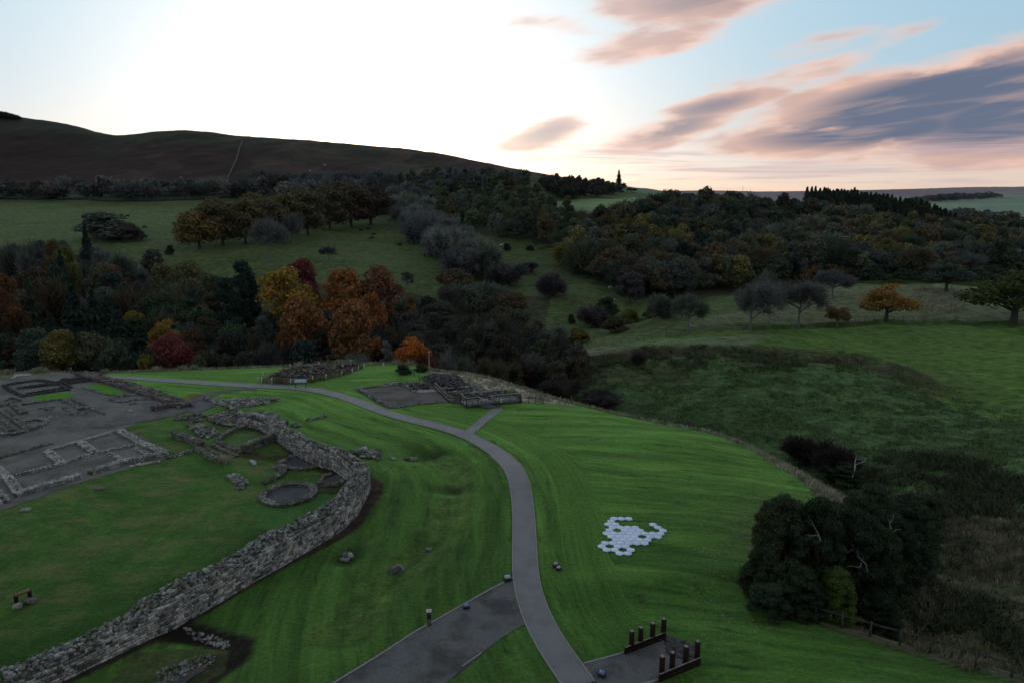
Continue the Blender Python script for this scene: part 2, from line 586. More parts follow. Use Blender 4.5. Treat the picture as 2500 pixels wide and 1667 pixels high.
def pt(px, py, z_up=0.0):
    """where the line of sight through a spot of the photo meets the ground"""
    d = ray(px, py)
    t = _T / d[1]
    X = d[0] * t; Y = _T; Zr = CAM_H + d[2] * t - z_up
    H = lookup(GZ, X, Y)
    below = np.nonzero(Zr <= H)[0]
    if len(below) == 0:
        k = len(_T) - 1
        return np.array([X[k], Y[k], H[k]])
    k = below[0]
    if k == 0:
        return np.array([X[0], Y[0], H[0]])
    f0 = Zr[k - 1] - H[k - 1]; f1 = Zr[k] - H[k]
    f = f0 / (f0 - f1)
    x = X[k - 1] + (X[k] - X[k - 1]) * f; y = Y[k - 1] + (Y[k] - Y[k - 1]) * f
    return np.array([x, y, hz(x, y)])


def pts(L, z_up=0.0):
    return [pt(p[0], p[1], z_up) for p in L]


def Fs(L):      # coordinates read off the 2352-wide view
    k = 2500 / 2352
    return [(a * k, b * k) for a, b in L]


def zoomc(x0, y0, s, L):
    return [(x0 + a * s, y0 + b * s) for a, b in L]


# ---- lines the ground must know about
pathL = Fs([(1300, 1600), (1285, 1568), (1240, 1495), (1205, 1430), (1187, 1370), (1180, 1320), (1181, 1250), (1181, 1200), (1175, 1140), (1162, 1098), (1135, 1063), (1097, 1032), (1055, 1006), (1000, 986), (940, 971), (880, 953), (820, 931), (760, 910), (700, 898), (640, 893), (560, 889), (460, 883), (380, 877), (300, 871), (215, 866)])
pathR = Fs([(1405, 1600), (1375, 1568), (1325, 1510), (1285, 1450), (1255, 1390), (1238, 1340), (1230, 1280), (1226, 1200), (1219, 1130), (1205, 1085), (1181, 1052), (1147, 1022), (1100, 999), (1050, 981), (1000, 969), (940, 955), (880, 937), (820, 914), (770, 899), (720, 889), (640, 884), (560, 881), (460, 875), (380, 870), (240, 862)])
pl = crom([p[:2] for p in pts(pathL)], 8)
pr = crom([p[:2] for p in pts(pathR)], 8)


def pair_resample(a, b, n):
    def rs(p):
        d = np.concatenate([[0], np.cumsum(np.hypot(*np.diff(p, axis=0).T))])
        s = np.linspace(0, d[-1], n)
        return np.stack([np.interp(s, d, p[:, k]) for k in range(2)], axis=1)
    return rs(a), rs(b)


# a clean ribbon of even width round the mean line of the two traced edges
def even_ribbon(a, b, n, w):
    a, b = pair_resample(a, b, n)
    # match each left point with the nearest right point
    c = []
    for p in a:
        k = np.argmin(np.hypot(b[:, 0] - p[0], b[:, 1] - p[1]))
        c.append((p + b[k]) / 2)
    c = np.array(c)
    ker = np.ones(9) / 9
    cp = np.stack([np.convolve(np.pad(c[:, i], 4, 'edge'), ker, 'valid') for i in range(2)], axis=1)
    cp = resample(cp, 0.7)
    t = np.gradient(cp, axis=0); t /= np.hypot(t[:, 0], t[:, 1])[:, None]
    nrm = np.stack([-t[:, 1], t[:, 0]], axis=1)
    return cp, cp + nrm * w / 2, cp - nrm * w / 2


ws = [np.min(np.hypot(pr[:, 0] - p[0], pr[:, 1] - p[1])) for p in pl]
PATH_W = float(np.median(ws))
print('path width', PATH_W, np.round(ws[::16], 2))
PC, PLW, PRW = even_ribbon(pl, pr, 240, PATH_W)

spur_px = Fs([(1179, 1328), (1186, 1380), (1206, 1434), (1192, 1440), (1150, 1466), (1118, 1490), (1085, 1522), (1030, 1563), (960, 1620), (640, 1640), (770, 1566), (865, 1508), (950, 1452), (1060, 1390), (1120, 1357)])
gate_px = [(1421, 1622), (1440, 1613), (1525, 1594), (1560, 1580), (1622, 1550), (1665, 1565), (1712, 1600), (1695, 1628), (1612, 1660), (1560, 1685), (1475, 1690)]
court_px = zoomc(840, 860, .20408, [(100, 440), (320, 415), (640, 395), (800, 460), (1010, 430), (1080, 430), (1240, 600), (880, 625), (640, 665), (530, 668), (410, 615), (270, 530)])
hypo_px = zoomc(840, 860, .20408, [(915, 300), (1060, 275), (1330, 278), (1540, 400), (1660, 460), (1760, 480), (1740, 580), (1470, 625), (1300, 610), (1240, 600), (1080, 430), (1000, 370)])
yard_px = [(-260, 930), (0, 926), (30, 922), (120, 915), (215, 905), (262, 925), (345, 955), (420, 978), (462, 990), (510, 985), (500, 970), (480, 975), (500, 1000), (470, 1003), (395, 1012), (330, 1035), (300, 1047), (345, 1062), (410, 1105), (405, 1120), (330, 1140), (230, 1167), (195, 1178), (100, 1212), (20, 1240), (-100, 1270), (-400, 1290)]
link_px = zoomc(0, 860, .38265, [(1640, 222), (1560, 225), (1430, 245), (1300, 262), (1215, 290), (1195, 325), (1215, 350), (1160, 370), (1250, 385), (1330, 362), (1385, 340), (1370, 320), (1330, 300), (1345, 285), (1400, 268), (1480, 252), (1560, 240), (1640, 238)])
bridge_px = zoomc(840, 860, .20408, [(1405, 972), (1500, 1008), (1720, 815), (1900, 682), (1870, 660), (1742, 682), (1752, 702), (1600, 820)])
w2 = lambda L: [tuple(p[:2]) for p in pts(L)]
spur_w, gate_w, court_w, hypo_w, yard_w, link_w, bridge_w = map(w2, (spur_px, gate_px, court_px, hypo_px, yard_px, link_px, bridge_px))

# fort wall line: outer foot while it faces us, inner foot once it has turned away
INT = np.array(pt(560, 1230)[:2])
outer = [(20, 1716), (145, 1667), (235, 1624), (330, 1578), (416, 1536), (506, 1489), (600, 1433), (680, 1388), (760, 1341), (820, 1305), (861, 1272), (886, 1236)]
inner = zoomc(0, 860, .38265, [(2200, 822), (2085, 742), (1990, 700), (1900, 660), (1840, 620), (1790, 588)]) + zoomc(420, 900, .22956, [(1010, 690), (900, 645), (820, 625), (700, 610), (560, 595), (450, 570), (370, 535)])
WALL_T = 1.42
Po = np.array([p[:2] for p in pts(outer)]); Pi = np.array([p[:2] for p in pts(inner)])


def offset(P, dist, toward):
    t = np.gradient(P, axis=0); t /= np.hypot(t[:, 0], t[:, 1])[:, None]
    n = np.stack([-t[:, 1], t[:, 0]], axis=1)
    s = np.sign(np.sum(n * (toward - P), axis=1))[:, None]
    return P + n * s * dist


Co = offset(Po, WALL_T / 2, INT)
Ci = offset(Pi, -WALL_T / 2, INT)
mid = [(Co[-1] * 0.45 + Ci[0] * 0.55) + np.array([0.9, 0.3])]
WALLC = resample(crom(np.concatenate([Co, np.array(mid), Ci]), 8), 0.4)
wall_s = np.concatenate([[0], np.cumsum(np.hypot(*np.diff(WALLC, axis=0).T))])


def s_near(px, py):
    p = pt(px, py)
    return wall_s[np.argmin(np.hypot(WALLC[:, 0] - p[0], WALLC[:, 1] - p[1]))]


# ---- relief on the plateau: ditch, banks, pits
def gauss_line(P, width, depth):
    global GZ
    m_ = (GY > 20) & (GY < 140) & (GX > -110) & (GX < 90)
    d, _ = seg_dist(GX[m_], GY[m_], P)
    GZ[m_] += depth * np.exp(-(d / width) ** 2)


ditch = [p[:2] for p in pts([(840, 1530), (900, 1470), (960, 1400), (1030, 1345), (1090, 1280), (1120, 1210), (1125, 1160), (1100, 1125), (1040, 1108)])]
gauss_line(crom(ditch, 5), 2.6, -0.62)
gauss_line(crom([p[:2] for p in pts([(930, 1500), (1010, 1410), (1090, 1340), (1150, 1270), (1170, 1200), (1160, 1140)])], 5), 1.3, 0.22)
gauss_line(crom([p[:2] for p in pts([(860, 1150), (930, 1175), (960, 1240), (940, 1320), (880, 1400)])], 5), 2.4, 0.35)
gauss_line([p[:2] for p in pts([(1010, 1118), (1075, 1105)])], 1.0, -0.35)
gauss_line([p[:2] for p in pts([(1060, 1195), (1110, 1200)])], 0.9, -0.35)
for px_, py_, rr, dd in ((845, 1361, 1.3, -0.5), (1050, 1338, 1.0, -0.2)):
    c_ = pt(px_, py_)
    GZ += dd * np.exp(-((GX - c_[0]) ** 2 + (GY - c_[1]) ** 2) / rr ** 2)
drain_w = [p[:2] for p in pts([(432, 1540), (500, 1550), (572, 1566), (560, 1600), (500, 1640), (430, 1690)])]
gauss_line(drain_w, 1.0, -0.55)
gauss_line([p[:2] for p in pts([(640, 1110), (690, 1120), (780, 1140)])], 1.6, -0.35)
# bank above the tile lawn, and the rim of the right lawn
gauss_line(crom([p[:2] for p in pts([(1440, 1430), (1600, 1412), (1760, 1402), (1860, 1395)])], 5), 1.6, 0.32)
gauss_line(crom([p[:2] for p in pts([(1470, 1490), (1620, 1470), (1760, 1452)])], 5), 2.4, -0.35)
gauss_line(crom([p[:2] for p in pts([(1290, 1160), (1380, 1120), (1500, 1090), (1700, 1080)])], 5), 6, 0.5)
# scarps in the rough field
GZ0 = GZ.copy()
for P_, wd, dp_ in (([(1300, 905), (1400, 878), (1550, 858), (1700, 850), (1900, 853), (2000, 862), (2100, 868), (2180, 892), (2250, 915)], 1.5, 0.7),
                    ([(1330, 900), (1550, 866), (1700, 860), (1900, 866), (2090, 885), (2230, 930)], 2.2, -0.9),
                    ([(1850, 800), (2000, 793), (2164, 785), (2330, 785), (2480, 790)], 1.6, 0.55),
                    ([(1850, 806), (2000, 799), (2164, 791), (2330, 792), (2480, 799)], 1.2, -0.5)):
    Pw = [p[:2] for p in pts(P_)]
    m_ = (GY > 110) & (GY < 260)
    d_, _s = seg_dist(GX[m_], GY[m_], Pw)
    GZ[m_] += dp_ * np.exp(-(d_ / wd) ** 2)

for W_ in (spur_w, gate_w, court_w, yard_w, link_w, bridge_w):
    pass
# ------------------------------------------------------------------ materials
def new_mat(name):
    m_ = bpy.data.materials.new(name)
    m_.use_nodes = True
    t = m_.node_tree
    t.nodes.clear()
    gg = G(t)
    out = gg.n('ShaderNodeOutputMaterial')
    b = gg.n('ShaderNodeBsdfPrincipled')
    gg.link(b.outputs[0], out.inputs[0])
    b.inputs['Specular IOR Level'].default_value = 0.3
    return m_, gg, b, out


def bump(gg, b, h, strength, dist):
    nd = gg.n('ShaderNodeBump')
    nd.inputs['Strength'].default_value = strength
    nd.inputs['Distance'].default_value = dist
    gg.link(h, nd.inputs['Height'])
    gg.link(nd.outputs[0], b.inputs['Normal'])


def mat_ground():
    m_, gg, b, out = new_mat('ground_grass')
    geo = gg.n('ShaderNodeNewGeometry'); P = geo.outputs['Position']
    ca = gg.n('ShaderNodeAttribute', attribute_name='gcol')
    pa = gg.n('ShaderNodeAttribute', attribute_name='gpar')
    mw = gg.n('ShaderNodeAttribute', attribute_name='mow')
    sp = gg.n('ShaderNodeSeparateColor'); gg.link(pa.outputs['Color'], sp.inputs[0])
    n1 = gg.noise(P, 3.5, 4, 0.65)
    n2 = gg.noise(P, 0.45, 5, 0.62)
    n3 = gg.noise(P, 0.06, 4, 0.6)
    n0 = gg.noise(P, 16.0, 2, 0.6)
    # mowing streaks follow the stored lane coordinate
    st = gg.noise(gg.vm('MULTIPLY', mw.outputs['Vector'], (0.22, 1.9, 1.0)), 1.0, 5, 0.68, 0.9)
    st2 = gg.noise(gg.vm('MULTIPLY', mw.outputs['Vector'], (0.05, 0.55, 1.0)), 1.0, 3, 0.55, 0.2)
    lanes = gg.rng(st, 0.30, 0.70, 0.74, 1.24)
    lanes2 = gg.rng(st2, 0.38, 0.62, 0.72, 1.28)
    lanef = gg.m('MULTIPLY', lanes, lanes2)
    one = 1.0
    lf = gg.m('ADD', gg.m('MULTIPLY', gg.m('SUBTRACT', lanef, one), sp.outputs[0]), one)
    fine = gg.rng(n1, 0.3, 0.7, 0.74, 1.26)
    fine0 = gg.rng(n0, 0.3, 0.7, 0.86, 1.14)
    tus = gg.rng(n2, 0.32, 0.68, 0.55, 1.5)
    tf = gg.m('ADD', gg.m('MULTIPLY', gg.m('SUBTRACT', tus, one), sp.outputs[1]), one)
    big_ = gg.rng(n3, 0.3, 0.7, 0.82, 1.18)
    val = gg.m('MULTIPLY', gg.m('MULTIPLY', gg.m('MULTIPLY', lf, fine), gg.m('MULTIPLY', tf, big_)), fine0)
    col = gg.mix(1.0, ca.outputs['Color'], gg.comb(val, val, val), 'MULTIPLY')
    # hue drift: drier and greener blades
    hue = gg.rng(gg.noise(P, 0.9, 3, 0.6), 0.4, 0.7)
    col = gg.mix(gg.m('MULTIPLY', hue, 0.30), col, gg.mix(1.0, col, (1.55, 1.02, 0.95), 'MULTIPLY'))
    # dry, trodden patches
    sc = gg.vm('MULTIPLY', P, (0.55, 1.0, 1.0))
    bp = gg.noise(gg.vm('ADD', sc, (13, 5, 0)), 0.42, 8, 0.74, 0.5)
    bmask = gg.m('MULTIPLY', gg.rng(bp, 0.48, 0.62), sp.outputs[2])
    dry = gg.mix(1.0, (0.125, 0.102, 0.050), gg.comb(fine, fine, fine), 'MULTIPLY')
    col = gg.mix(gg.m('MULTIPLY', bmask, 0.52), col, dry)
    # dark scuffs on the mown grass
    dk = gg.noise(gg.vm('MULTIPLY', mw.outputs['Vector'], (0.30, 1.1, 1.0)), 1.0, 5, 0.68, 0.5)
    dmask = gg.m('MULTIPLY', gg.rng(dk, 0.575, 0.66, 0.0, 0.66), sp.outputs[0])
    col = gg.mix(dmask, col, (0.018, 0.030, 0.012))
    gg.link(col, b.inputs['Base Color'])
    b.inputs['Roughness'].default_value = 0.82
    b.inputs['Specular IOR Level'].default_value = 0.06
    b.inputs['Sheen Weight'].default_value = 0.8
    b.inputs['Sheen Roughness'].default_value = 0.45
    gg.link(gg.mix(1.0, col, (3.4, 3.4, 3.4), 'MULTIPLY'), b.inputs['Sheen Tint'])
    h = gg.m('ADD', gg.m('MULTIPLY', n1, 0.09), gg.m('MULTIPLY', gg.m('MULTIPLY', n2, sp.outputs[1]), 0.75))
    h = gg.m('ADD', h, gg.m('MULTIPLY', gg.m('MULTIPLY', st, sp.outputs[0]), 0.05))
    h = gg.m('ADD', h, gg.m('MULTIPLY', n0, 0.025))
    bump(gg, b, h, 1.0, 1.0)
    return m_


def mat_simple(name, col, rough=0.8, nscale=4.0, var=0.25, bumpd=0.0, spec=0.3, col2=None, n2scale=0.6, n2lo=0.45, n2hi=0.6):
    m_, gg, b, out = new_mat(name)
    geo = gg.n('ShaderNodeNewGeometry'); P = geo.outputs['Position']
    n = gg.noise(P, nscale, 4, 0.6)
    v = gg.rng(n, 0.3, 0.7, 1 - var, 1 + var)
    c = gg.mix(1.0, (*col, 1), gg.comb(v, v, v), 'MULTIPLY')
    if col2:
        k = gg.rng(gg.noise(P, n2scale, 5, 0.65), n2lo, n2hi)
        c = gg.mix(k, c, gg.mix(1.0, (*col2, 1), gg.comb(v, v, v), 'MULTIPLY'))
    gg.link(c, b.inputs['Base Color'])
    b.inputs['Roughness'].default_value = rough
    b.inputs['Specular IOR Level'].default_value = spec
    if bumpd:
        bump(gg, b, n, 1.0, bumpd)
    return m_


def mat_stone(name, c1, c2, moss=0.5, spread=0.55):
    m_, gg, b, out = new_mat(name)
    geo = gg.n('ShaderNodeNewGeometry'); P = geo.outputs['Position']
    oi = gg.n('ShaderNodeObjectInfo')
    ti = gg.n('ShaderNodeAttribute', attribute_name='tint')
    s_ = gg.n('ShaderNodeSeparateColor'); gg.link(ti.outputs['Color'], s_.inputs[0])
    r_ = gg.m('FRACT', gg.m('ADD', s_.outputs[0], gg.m('MULTIPLY', oi.outputs['Random'], 7.0)))
    v = gg.m('ADD', gg.m('MULTIPLY', r_, spread * 1.6), 1 - spread * 0.8)
    n = gg.noise(P, 6.0, 5, 0.65)
    c = gg.mix(gg.rng(n, 0.35, 0.65), (*c1, 1), (*c2, 1))
    c = gg.mix(1.0, c, gg.comb(v, v, v), 'MULTIPLY')
    wet = gg.rng(gg.noise(P, 0.75, 7, 0.72), 0.44, 0.58)
    c = gg.mix(gg.m('MULTIPLY', wet, 0.72), c, gg.mix(1.0, c, (0.34, 0.37, 0.36), 'MULTIPLY'))
    warmn = gg.rng(gg.noise(P, 1.7, 3, 0.6), 0.52, 0.66)
    c = gg.mix(gg.m('MULTIPLY', warmn, 0.35), c, gg.mix(1.0, c, (1.18, 0.98, 0.8), 'MULTIPLY'))
    if moss > 0:
        sn_ = gg.n('ShaderNodeSeparateXYZ'); gg.link(geo.outputs['Normal'], sn_.inputs[0])
        mk = gg.m('MULTIPLY', gg.rng(sn_.outputs[2], 0.15, 0.7), gg.rng(gg.noise(P, 0.8, 5, 0.7), 0.50, 0.60))
        mk = gg.m('MULTIPLY', mk, moss)
        mcol = gg.mix(gg.rng(gg.noise(P, 2.5, 3, 0.6), 0.4, 0.6), (0.10, 0.095, 0.018), (0.035, 0.06, 0.014))
        c = gg.mix(mk, c, mcol)
    gg.link(c, b.inputs['Base Color'])
    b.inputs['Roughness'].default_value = 0.85
    b.inputs['Specular IOR Level'].default_value = 0.3
    bump(gg, b, gg.noise(P, 14.0, 4, 0.7), 0.8, 0.03)
    return m_


M = {}
M['ground'] = mat_ground()
M['asphalt'] = mat_simple('path_asphalt', (0.135, 0.133, 0.132), 0.58, 22.0, 0.22, 0.006, 0.5, (0.105, 0.100, 0.098), 0.5, 0.45, 0.62)
M['gravel'] = mat_simple('fine_gravel', (0.118, 0.117, 0.112), 0.9, 16.0, 0.4, 0.02, 0.25, (0.060, 0.058, 0.052), 0.35, 0.45, 0.62)
M['gravel_warm'] = mat_simple('yard_gravel', (0.150, 0.142, 0.126), 0.9, 12.0, 0.4, 0.02, 0.25, (0.085, 0.082, 0.068), 0.22, 0.44, 0.60)
M['gravel_court'] = mat_simple('court_gravel', (0.125, 0.108, 0.096), 0.9, 12.0, 0.3, 0.02, 0.25, (0.070, 0.058, 0.050), 0.3, 0.45, 0.62)
M['ringgravel'] = mat_simple('ring_gravel', (0.078, 0.080, 0.085), 0.9, 12.0, 0.4, 0.02, 0.25, (0.055, 0.056, 0.055), 0.5)
M['soil'] = mat_simple('dark_soil', (0.032, 0.024, 0.018), 0.95, 5.0, 0.5, 0.06)
M['edging'] = mat_simple('edging_board', (0.26, 0.25, 0.24), 0.7, 6.0, 0.25, 0.0)
M['wood'] = mat_simple('weathered_wood', (0.10, 0.098, 0.085), 0.75, 9.0, 0.35, 0.004)
M['wood_pale'] = mat_simple('pale_rail_wood', (0.27, 0.26, 0.22), 0.6, 9.0, 0.25, 0.0)
M['wood_dark'] = mat_simple('dark_stained_oak', (0.022, 0.010, 0.008), 0.8, 12.0, 0.4, 0.004, 0.15)
M['wood_cut'] = mat_simple('pale_cut_wood', (0.24, 0.20, 0.17), 0.6, 12.0, 0.25)
M['wood_brown'] = mat_simple('brown_bench_wood', (0.16, 0.085, 0.045), 0.7, 8.0, 0.3, 0.004)
M['deck'] = mat_simple('deck_boards', (0.10, 0.105, 0.10), 0.6, 5.0, 0.3, 0.003, 0.4)
M['deck_green'] = mat_simple('green_grip_deck', (0.05, 0.085, 0.06), 0.7, 8.0, 0.2)
M['stone'] = mat_stone('grey_sandstone', (0.31, 0.305, 0.275), (0.14, 0.14, 0.125), 0.6, 0.85)
M['stone_pale'] = mat_stone('pale_sandstone', (0.45, 0.42, 0.375), (0.22, 0.21, 0.19), 0.15, 0.85)
M['stone_light'] = mat_stone('light_sandstone', (0.46, 0.445, 0.40), (0.31, 0.30, 0.275), 0.2, 0.45)
M['wood_dim'] = mat_simple('dim_old_wood', (0.055, 0.052, 0.042), 0.8, 8, .3)
M['stone_moss'] = mat_stone('mossy_sandstone', (0.24, 0.23, 0.20), (0.14, 0.14, 0.12), 0.95)
M['stone_brown'] = mat_stone('brown_rubble', (0.20, 0.165, 0.145), (0.12, 0.095, 0.088), 0.25)
M['stone_dark'] = mat_stone('dark_wet_rubble', (0.085, 0.08, 0.085), (0.045, 0.04, 0.042), 0.1, 0.8)
M['mortar'] = mat_simple('dark_wall_core', (0.055, 0.053, 0.048), 0.95, 3.0, 0.5, 0.04)
M['white'] = mat_simple('white_board', (0.62, 0.72, 0.86), 0.38, 1.2, 0.06, 0.0, 0.45, (0.52, 0.62, 0.78), 0.9, 0.45, 0.6)
M['white_paint'] = mat_simple('white_paint', (0.55, 0.55, 0.52), 0.6, 6.0, 0.12)
M['black_metal'] = mat_simple('black_metal', (0.02, 0.02, 0.022), 0.4, 6.0, 0.1, 0.0, 0.5)
M['glass_pink'] = mat_simple('pink_lamp_glass', (0.40, 0.10, 0.32), 0.15, 6.0, 0.1, 0.0, 0.8)
M['glass_blue'] = mat_simple('blue_lamp_glass', (0.05, 0.12, 0.36), 0.15, 6.0, 0.1, 0.0, 0.8)
M['glass_grey'] = mat_simple('grey_lamp_glass', (0.30, 0.30, 0.36), 0.15, 6.0, 0.1, 0.0, 0.8)
M['panel'] = mat_simple('blue_info_panel', (0.16, 0.30, 0.36), 0.25, 8.0, 0.2, 0.0, 0.6)
M['pond'] = mat_simple('puddle_water', (0.01, 0.012, 0.014), 0.06, 1.0, 0.1, 0.0, 0.6)
M['cow'] = mat_simple('black_cow_hide', (0.008, 0.007, 0.007), 0.7, 2.0, 0.2)
M['sheep'] = mat_simple('white_fleece', (0.68, 0.64, 0.58), 0.95, 8.0, 0.15, 0.03)
M['sheep_face'] = mat_simple('sheep_face', (0.16, 0.14, 0.12), 0.8, 8.0, 0.1)
M['pole'] = mat_simple('brown_pole_wood', (0.11, 0.095, 0.08), 0.8, 6.0, 0.3)
M['pole_pale'] = mat_simple('pale_pole_wood', (0.24, 0.20, 0.13), 0.8, 6.0, 0.2)
M['ceramic'] = mat_simple('pale_ceramic', (0.6, 0.62, 0.6), 0.2, 6.0, 0.1)

# ------------------------------------------------------------------ ground colours
LAWN = (0.062, 0.140, 0.025); WORN = (0.034, 0.082, 0.014)
PAST = (0.040, 0.059, 0.020); RFIELD = (0.048, 0.088, 0.018); RSLOPE = (0.036, 0.068, 0.022)
BRACK = (0.042, 0.044, 0.022); MOOR = (0.017, 0.009, 0.007); MOORG = (0.012, 0.014, 0.007)
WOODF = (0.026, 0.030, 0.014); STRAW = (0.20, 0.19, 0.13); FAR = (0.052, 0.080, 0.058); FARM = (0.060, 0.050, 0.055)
PALEF = (0.078, 0.100, 0.055)
sh = GX.shape
jx = (fbm(GX, GY, 5, 3) - 0.5) * 4; jy = (fbm(GX + 91, GY + 37, 5, 3) - 0.5) * 4
farj = np.clip(GY / 120, 0.25, 6)
QX, QY = GX + jx * farj, GY + jy * farj
NXm, NYm = GX + jx * 0.25, GY + jy * 0.25
gcol = np.zeros(sh + (3,)); gpar = np.zeros(sh + (3,))


def setc(mask, col, par=None):
    mask = np.clip(mask.astype(float), 0, 1)[..., None]
    global gcol, gpar
    gcol = gcol * (1 - mask) + np.array(col) * mask
    if par is not None:
        gpar = gpar * (1 - mask) + np.array(par) * mask


def pw(L):
    return [tuple(p[:2]) for p in pts(L)]


one_ = np.ones(sh)
setc(one_, PAST, (0, 1.0, 0.15))
# right-hand spur field
rf = pw([(1210, 905), (1250, 890), (1400, 872), (1500, 845), (1700, 812), (2000, 799), (2330, 791), (2560, 794)]) + [(260, 120), (200, -60), (60, -60), (60, 40)]
setc(in_poly(QX, QY, rf), RFIELD, (0, 0.8, 0.15))
pf = pw([(1230, 895), (1400, 872), (1560, 842), (1640, 822), (1560, 835), (1900, 810), (1900, 850), (1600, 858), (1400, 880), (1260, 905)])
setc(in_poly(QX, QY, pw([(1210, 905), (1300, 882), (1450, 850), (1600, 835), (1800, 815), (1900, 812), (1800, 845), (1620, 852), (1400, 880), (1280, 905)])) * 0.8, PALEF, (0, 0.6, 0.05))
# straw strip on top of the spur
setc(in_poly(QX, QY, pw([(1650, 800), (1750, 770), (1950, 715), (2050, 700), (2560, 700), (2560, 780), (2300, 780), (2000, 790)])) * 0.5, (0.095, 0.098, 0.060), (0, 1.0, 0.5))
# the slope under the scarp
sl = pw([(1290, 915), (1400, 886), (1550, 866), (1700, 860), (1900, 866), (2090, 885), (2240, 930), (2330, 1000), (2560, 1050)]) + [(140, 70), (120, 20), (60, 20), (60, 60)]
setc(in_poly(QX, QY, sl), RSLOPE, (0, 1.0, 0.25))
d_, _s = seg_dist(QX, QY, pw([(1300, 905), (1400, 880), (1550, 862), (1700, 857), (1900, 862), (2090, 880), (2200, 905), (2260, 940)]))
setc(np.exp(-((np.maximum(d_ - 1, 0)) / 4.0) ** 2) * 0.9 * (GY > 100), BRACK, (0, 1, 0.1))
d_, _s = seg_dist(QX, QY, pw([(1320, 930), (1500, 900), (1640, 920)]))
setc(np.exp(-(d_ / 6.0) ** 2) * 0.6 * (GY > 100), BRACK, (0, 1, 0.1))
# far hills, moor
setc((GY > 620) & (GX > 0) & (GY < 15000), FAR, (0, 0.3, 0.1))
stripe = in_poly(QX, QY, pw([(1300, 500), (1560, 484), (1960, 496), (1990, 520), (1800, 512), (1600, 508), (1400, 520)]))
setc(stripe & (GY > 400) & (GY < 900), (0.075, 0.115, 0.050), (0, 0.3, 0.05))
setc((GY > 2600), FARM, (0, 0.2, 0.0))
hedge = (vnoise(GX, GY, 160) > 0.56) & (GY > 700) & (GX > 250) & (GY < 3000)
setc(hedge * 0.45, (0.075, 0.105, 0.065), (0, 0.2, 0))
moor = (GY > 618) & (GX < 40 + (GY - 618) * 0.25)
mm = fbm(GX, GY * 0.7, 90, 5)
setc(moor, MOOR, (0, 0.6, 0.1))
setc(moor * smooth01((mm - 0.46) / 0.12) * 0.7, MOORG)
setc(moor * smooth01((GY - 770) / 70) * 0.8, MOORG)
setc(moor * (GX > -420) * smooth01((fbm(GX, GY, 40, 4) - 0.52) / 0.1) * 0.35, (0.045, 0.030, 0.022))
# woodland floors
woods_px = {
    'ridge': [(1430, 640), (1480, 560), (1600, 515), (1700, 503), (1960, 520), (2000, 505), (2120, 515), (2260, 555), (2400, 592), (2560, 615), (2560, 690), (2300, 690), (2050, 690), (1960, 700), (1830, 715), (1700, 735), (1540, 720), (1440, 690)],
    'mid': [(960, 480), (1060, 452), (1180, 448), (1300, 462), (1330, 500), (1420, 520), (1480, 560), (1430, 640), (1400, 650), (1330, 600), (1210, 580), (1080, 552), (1000, 520)],
}
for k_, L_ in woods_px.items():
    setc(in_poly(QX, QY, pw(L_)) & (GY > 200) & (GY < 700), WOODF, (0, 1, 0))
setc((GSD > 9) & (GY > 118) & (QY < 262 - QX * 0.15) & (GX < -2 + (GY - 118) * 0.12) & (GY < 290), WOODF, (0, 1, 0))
# plateau
setc(GSD + jx * 0.5 < 8.5, (0.045, 0.05, 0.028), (0, 1, 0.3))
rimm = (GX > -22) & (GY > 52)
setc(smooth01((7.5 - GSD - jx * 0.8) / 2) * rimm, STRAW, (0, 1.0, 0.1))
lawn_m = smooth01((0.6 - GSD - jx * 0.18) / 0.5)
setc(lawn_m, LAWN, (1.0, 0.1, 0.0))
setc(lawn_m * smooth01((60 - GY) / 20), (0.044, 0.102, 0.019))  # near lawn: tree shade and vignette darkening painted into the grass colour
straw_px = zoomc(840, 860, .20408, [(1290, 190), (1560, 230), (1900, 330), (2100, 400), (2350, 490), (2760, 600), (2760, 640), (2352, 600), (2130, 590), (2110, 480), (2040, 435), (1700, 450), (1640, 420), (1500, 330), (1380, 285), (1180, 255), (1000, 250), (900, 200), (1100, 190)])
setc(in_poly(NXm, NYm, pw(straw_px)) & (GY < 125), STRAW, (0, 1.0, 0.2))
leftl = in_poly(GX, GY, [tuple(p) for p in PC] + [(-200, 110), (-200, -50)])
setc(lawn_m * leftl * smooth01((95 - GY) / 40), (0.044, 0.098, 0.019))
inside = [tuple(p) for p in WALLC] + pw([(300, 1040), (395, 1010), (480, 1000)])
fort = [tuple(p) for p in WALLC] + pw([(480, 1000), (395, 1012), (250, 1060), (0, 1100), (-400, 1200)]) + [(-160, 30), (-100, 10), (-40, 5)]
fm = in_poly(GX, GY, fort)
setc(fm, WORN, (0.35, 0.35, 1.0))
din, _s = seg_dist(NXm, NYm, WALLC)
setc(fm * smooth01((8.5 + jx * 0.6 - din) / 4) * (GY < 62), (0.022, 0.058, 0.011), (0.3, 0.3, 0.1))  # lusher grass inside the near wall, its colour also darkened as painted vignetting
inner_green = in_poly(NXm, NYm, pw([(640, 1240), (760, 1160), (900, 1180), (860, 1260), (780, 1300), (640, 1290), (600, 1230)]))
setc(inner_green * fm * 1.0, (0.036, 0.095, 0.022), (0.3, 0.2, 0.05))
setc(in_poly(NXm, NYm, pw([(500, 1040), (640, 1060), (660, 1110), (560, 1110), (500, 1085)])), (0.050, 0.095, 0.028), (0.0, 0.3, 0.35))
setc(in_poly(NXm, NYm, pw([(-300, 925), (0, 912), (130, 905), (230, 908), (215, 925), (120, 935), (60, 940), (-300, 950)])), (0.055, 0.070, 0.035), (0.0, 0.5, 0.7))
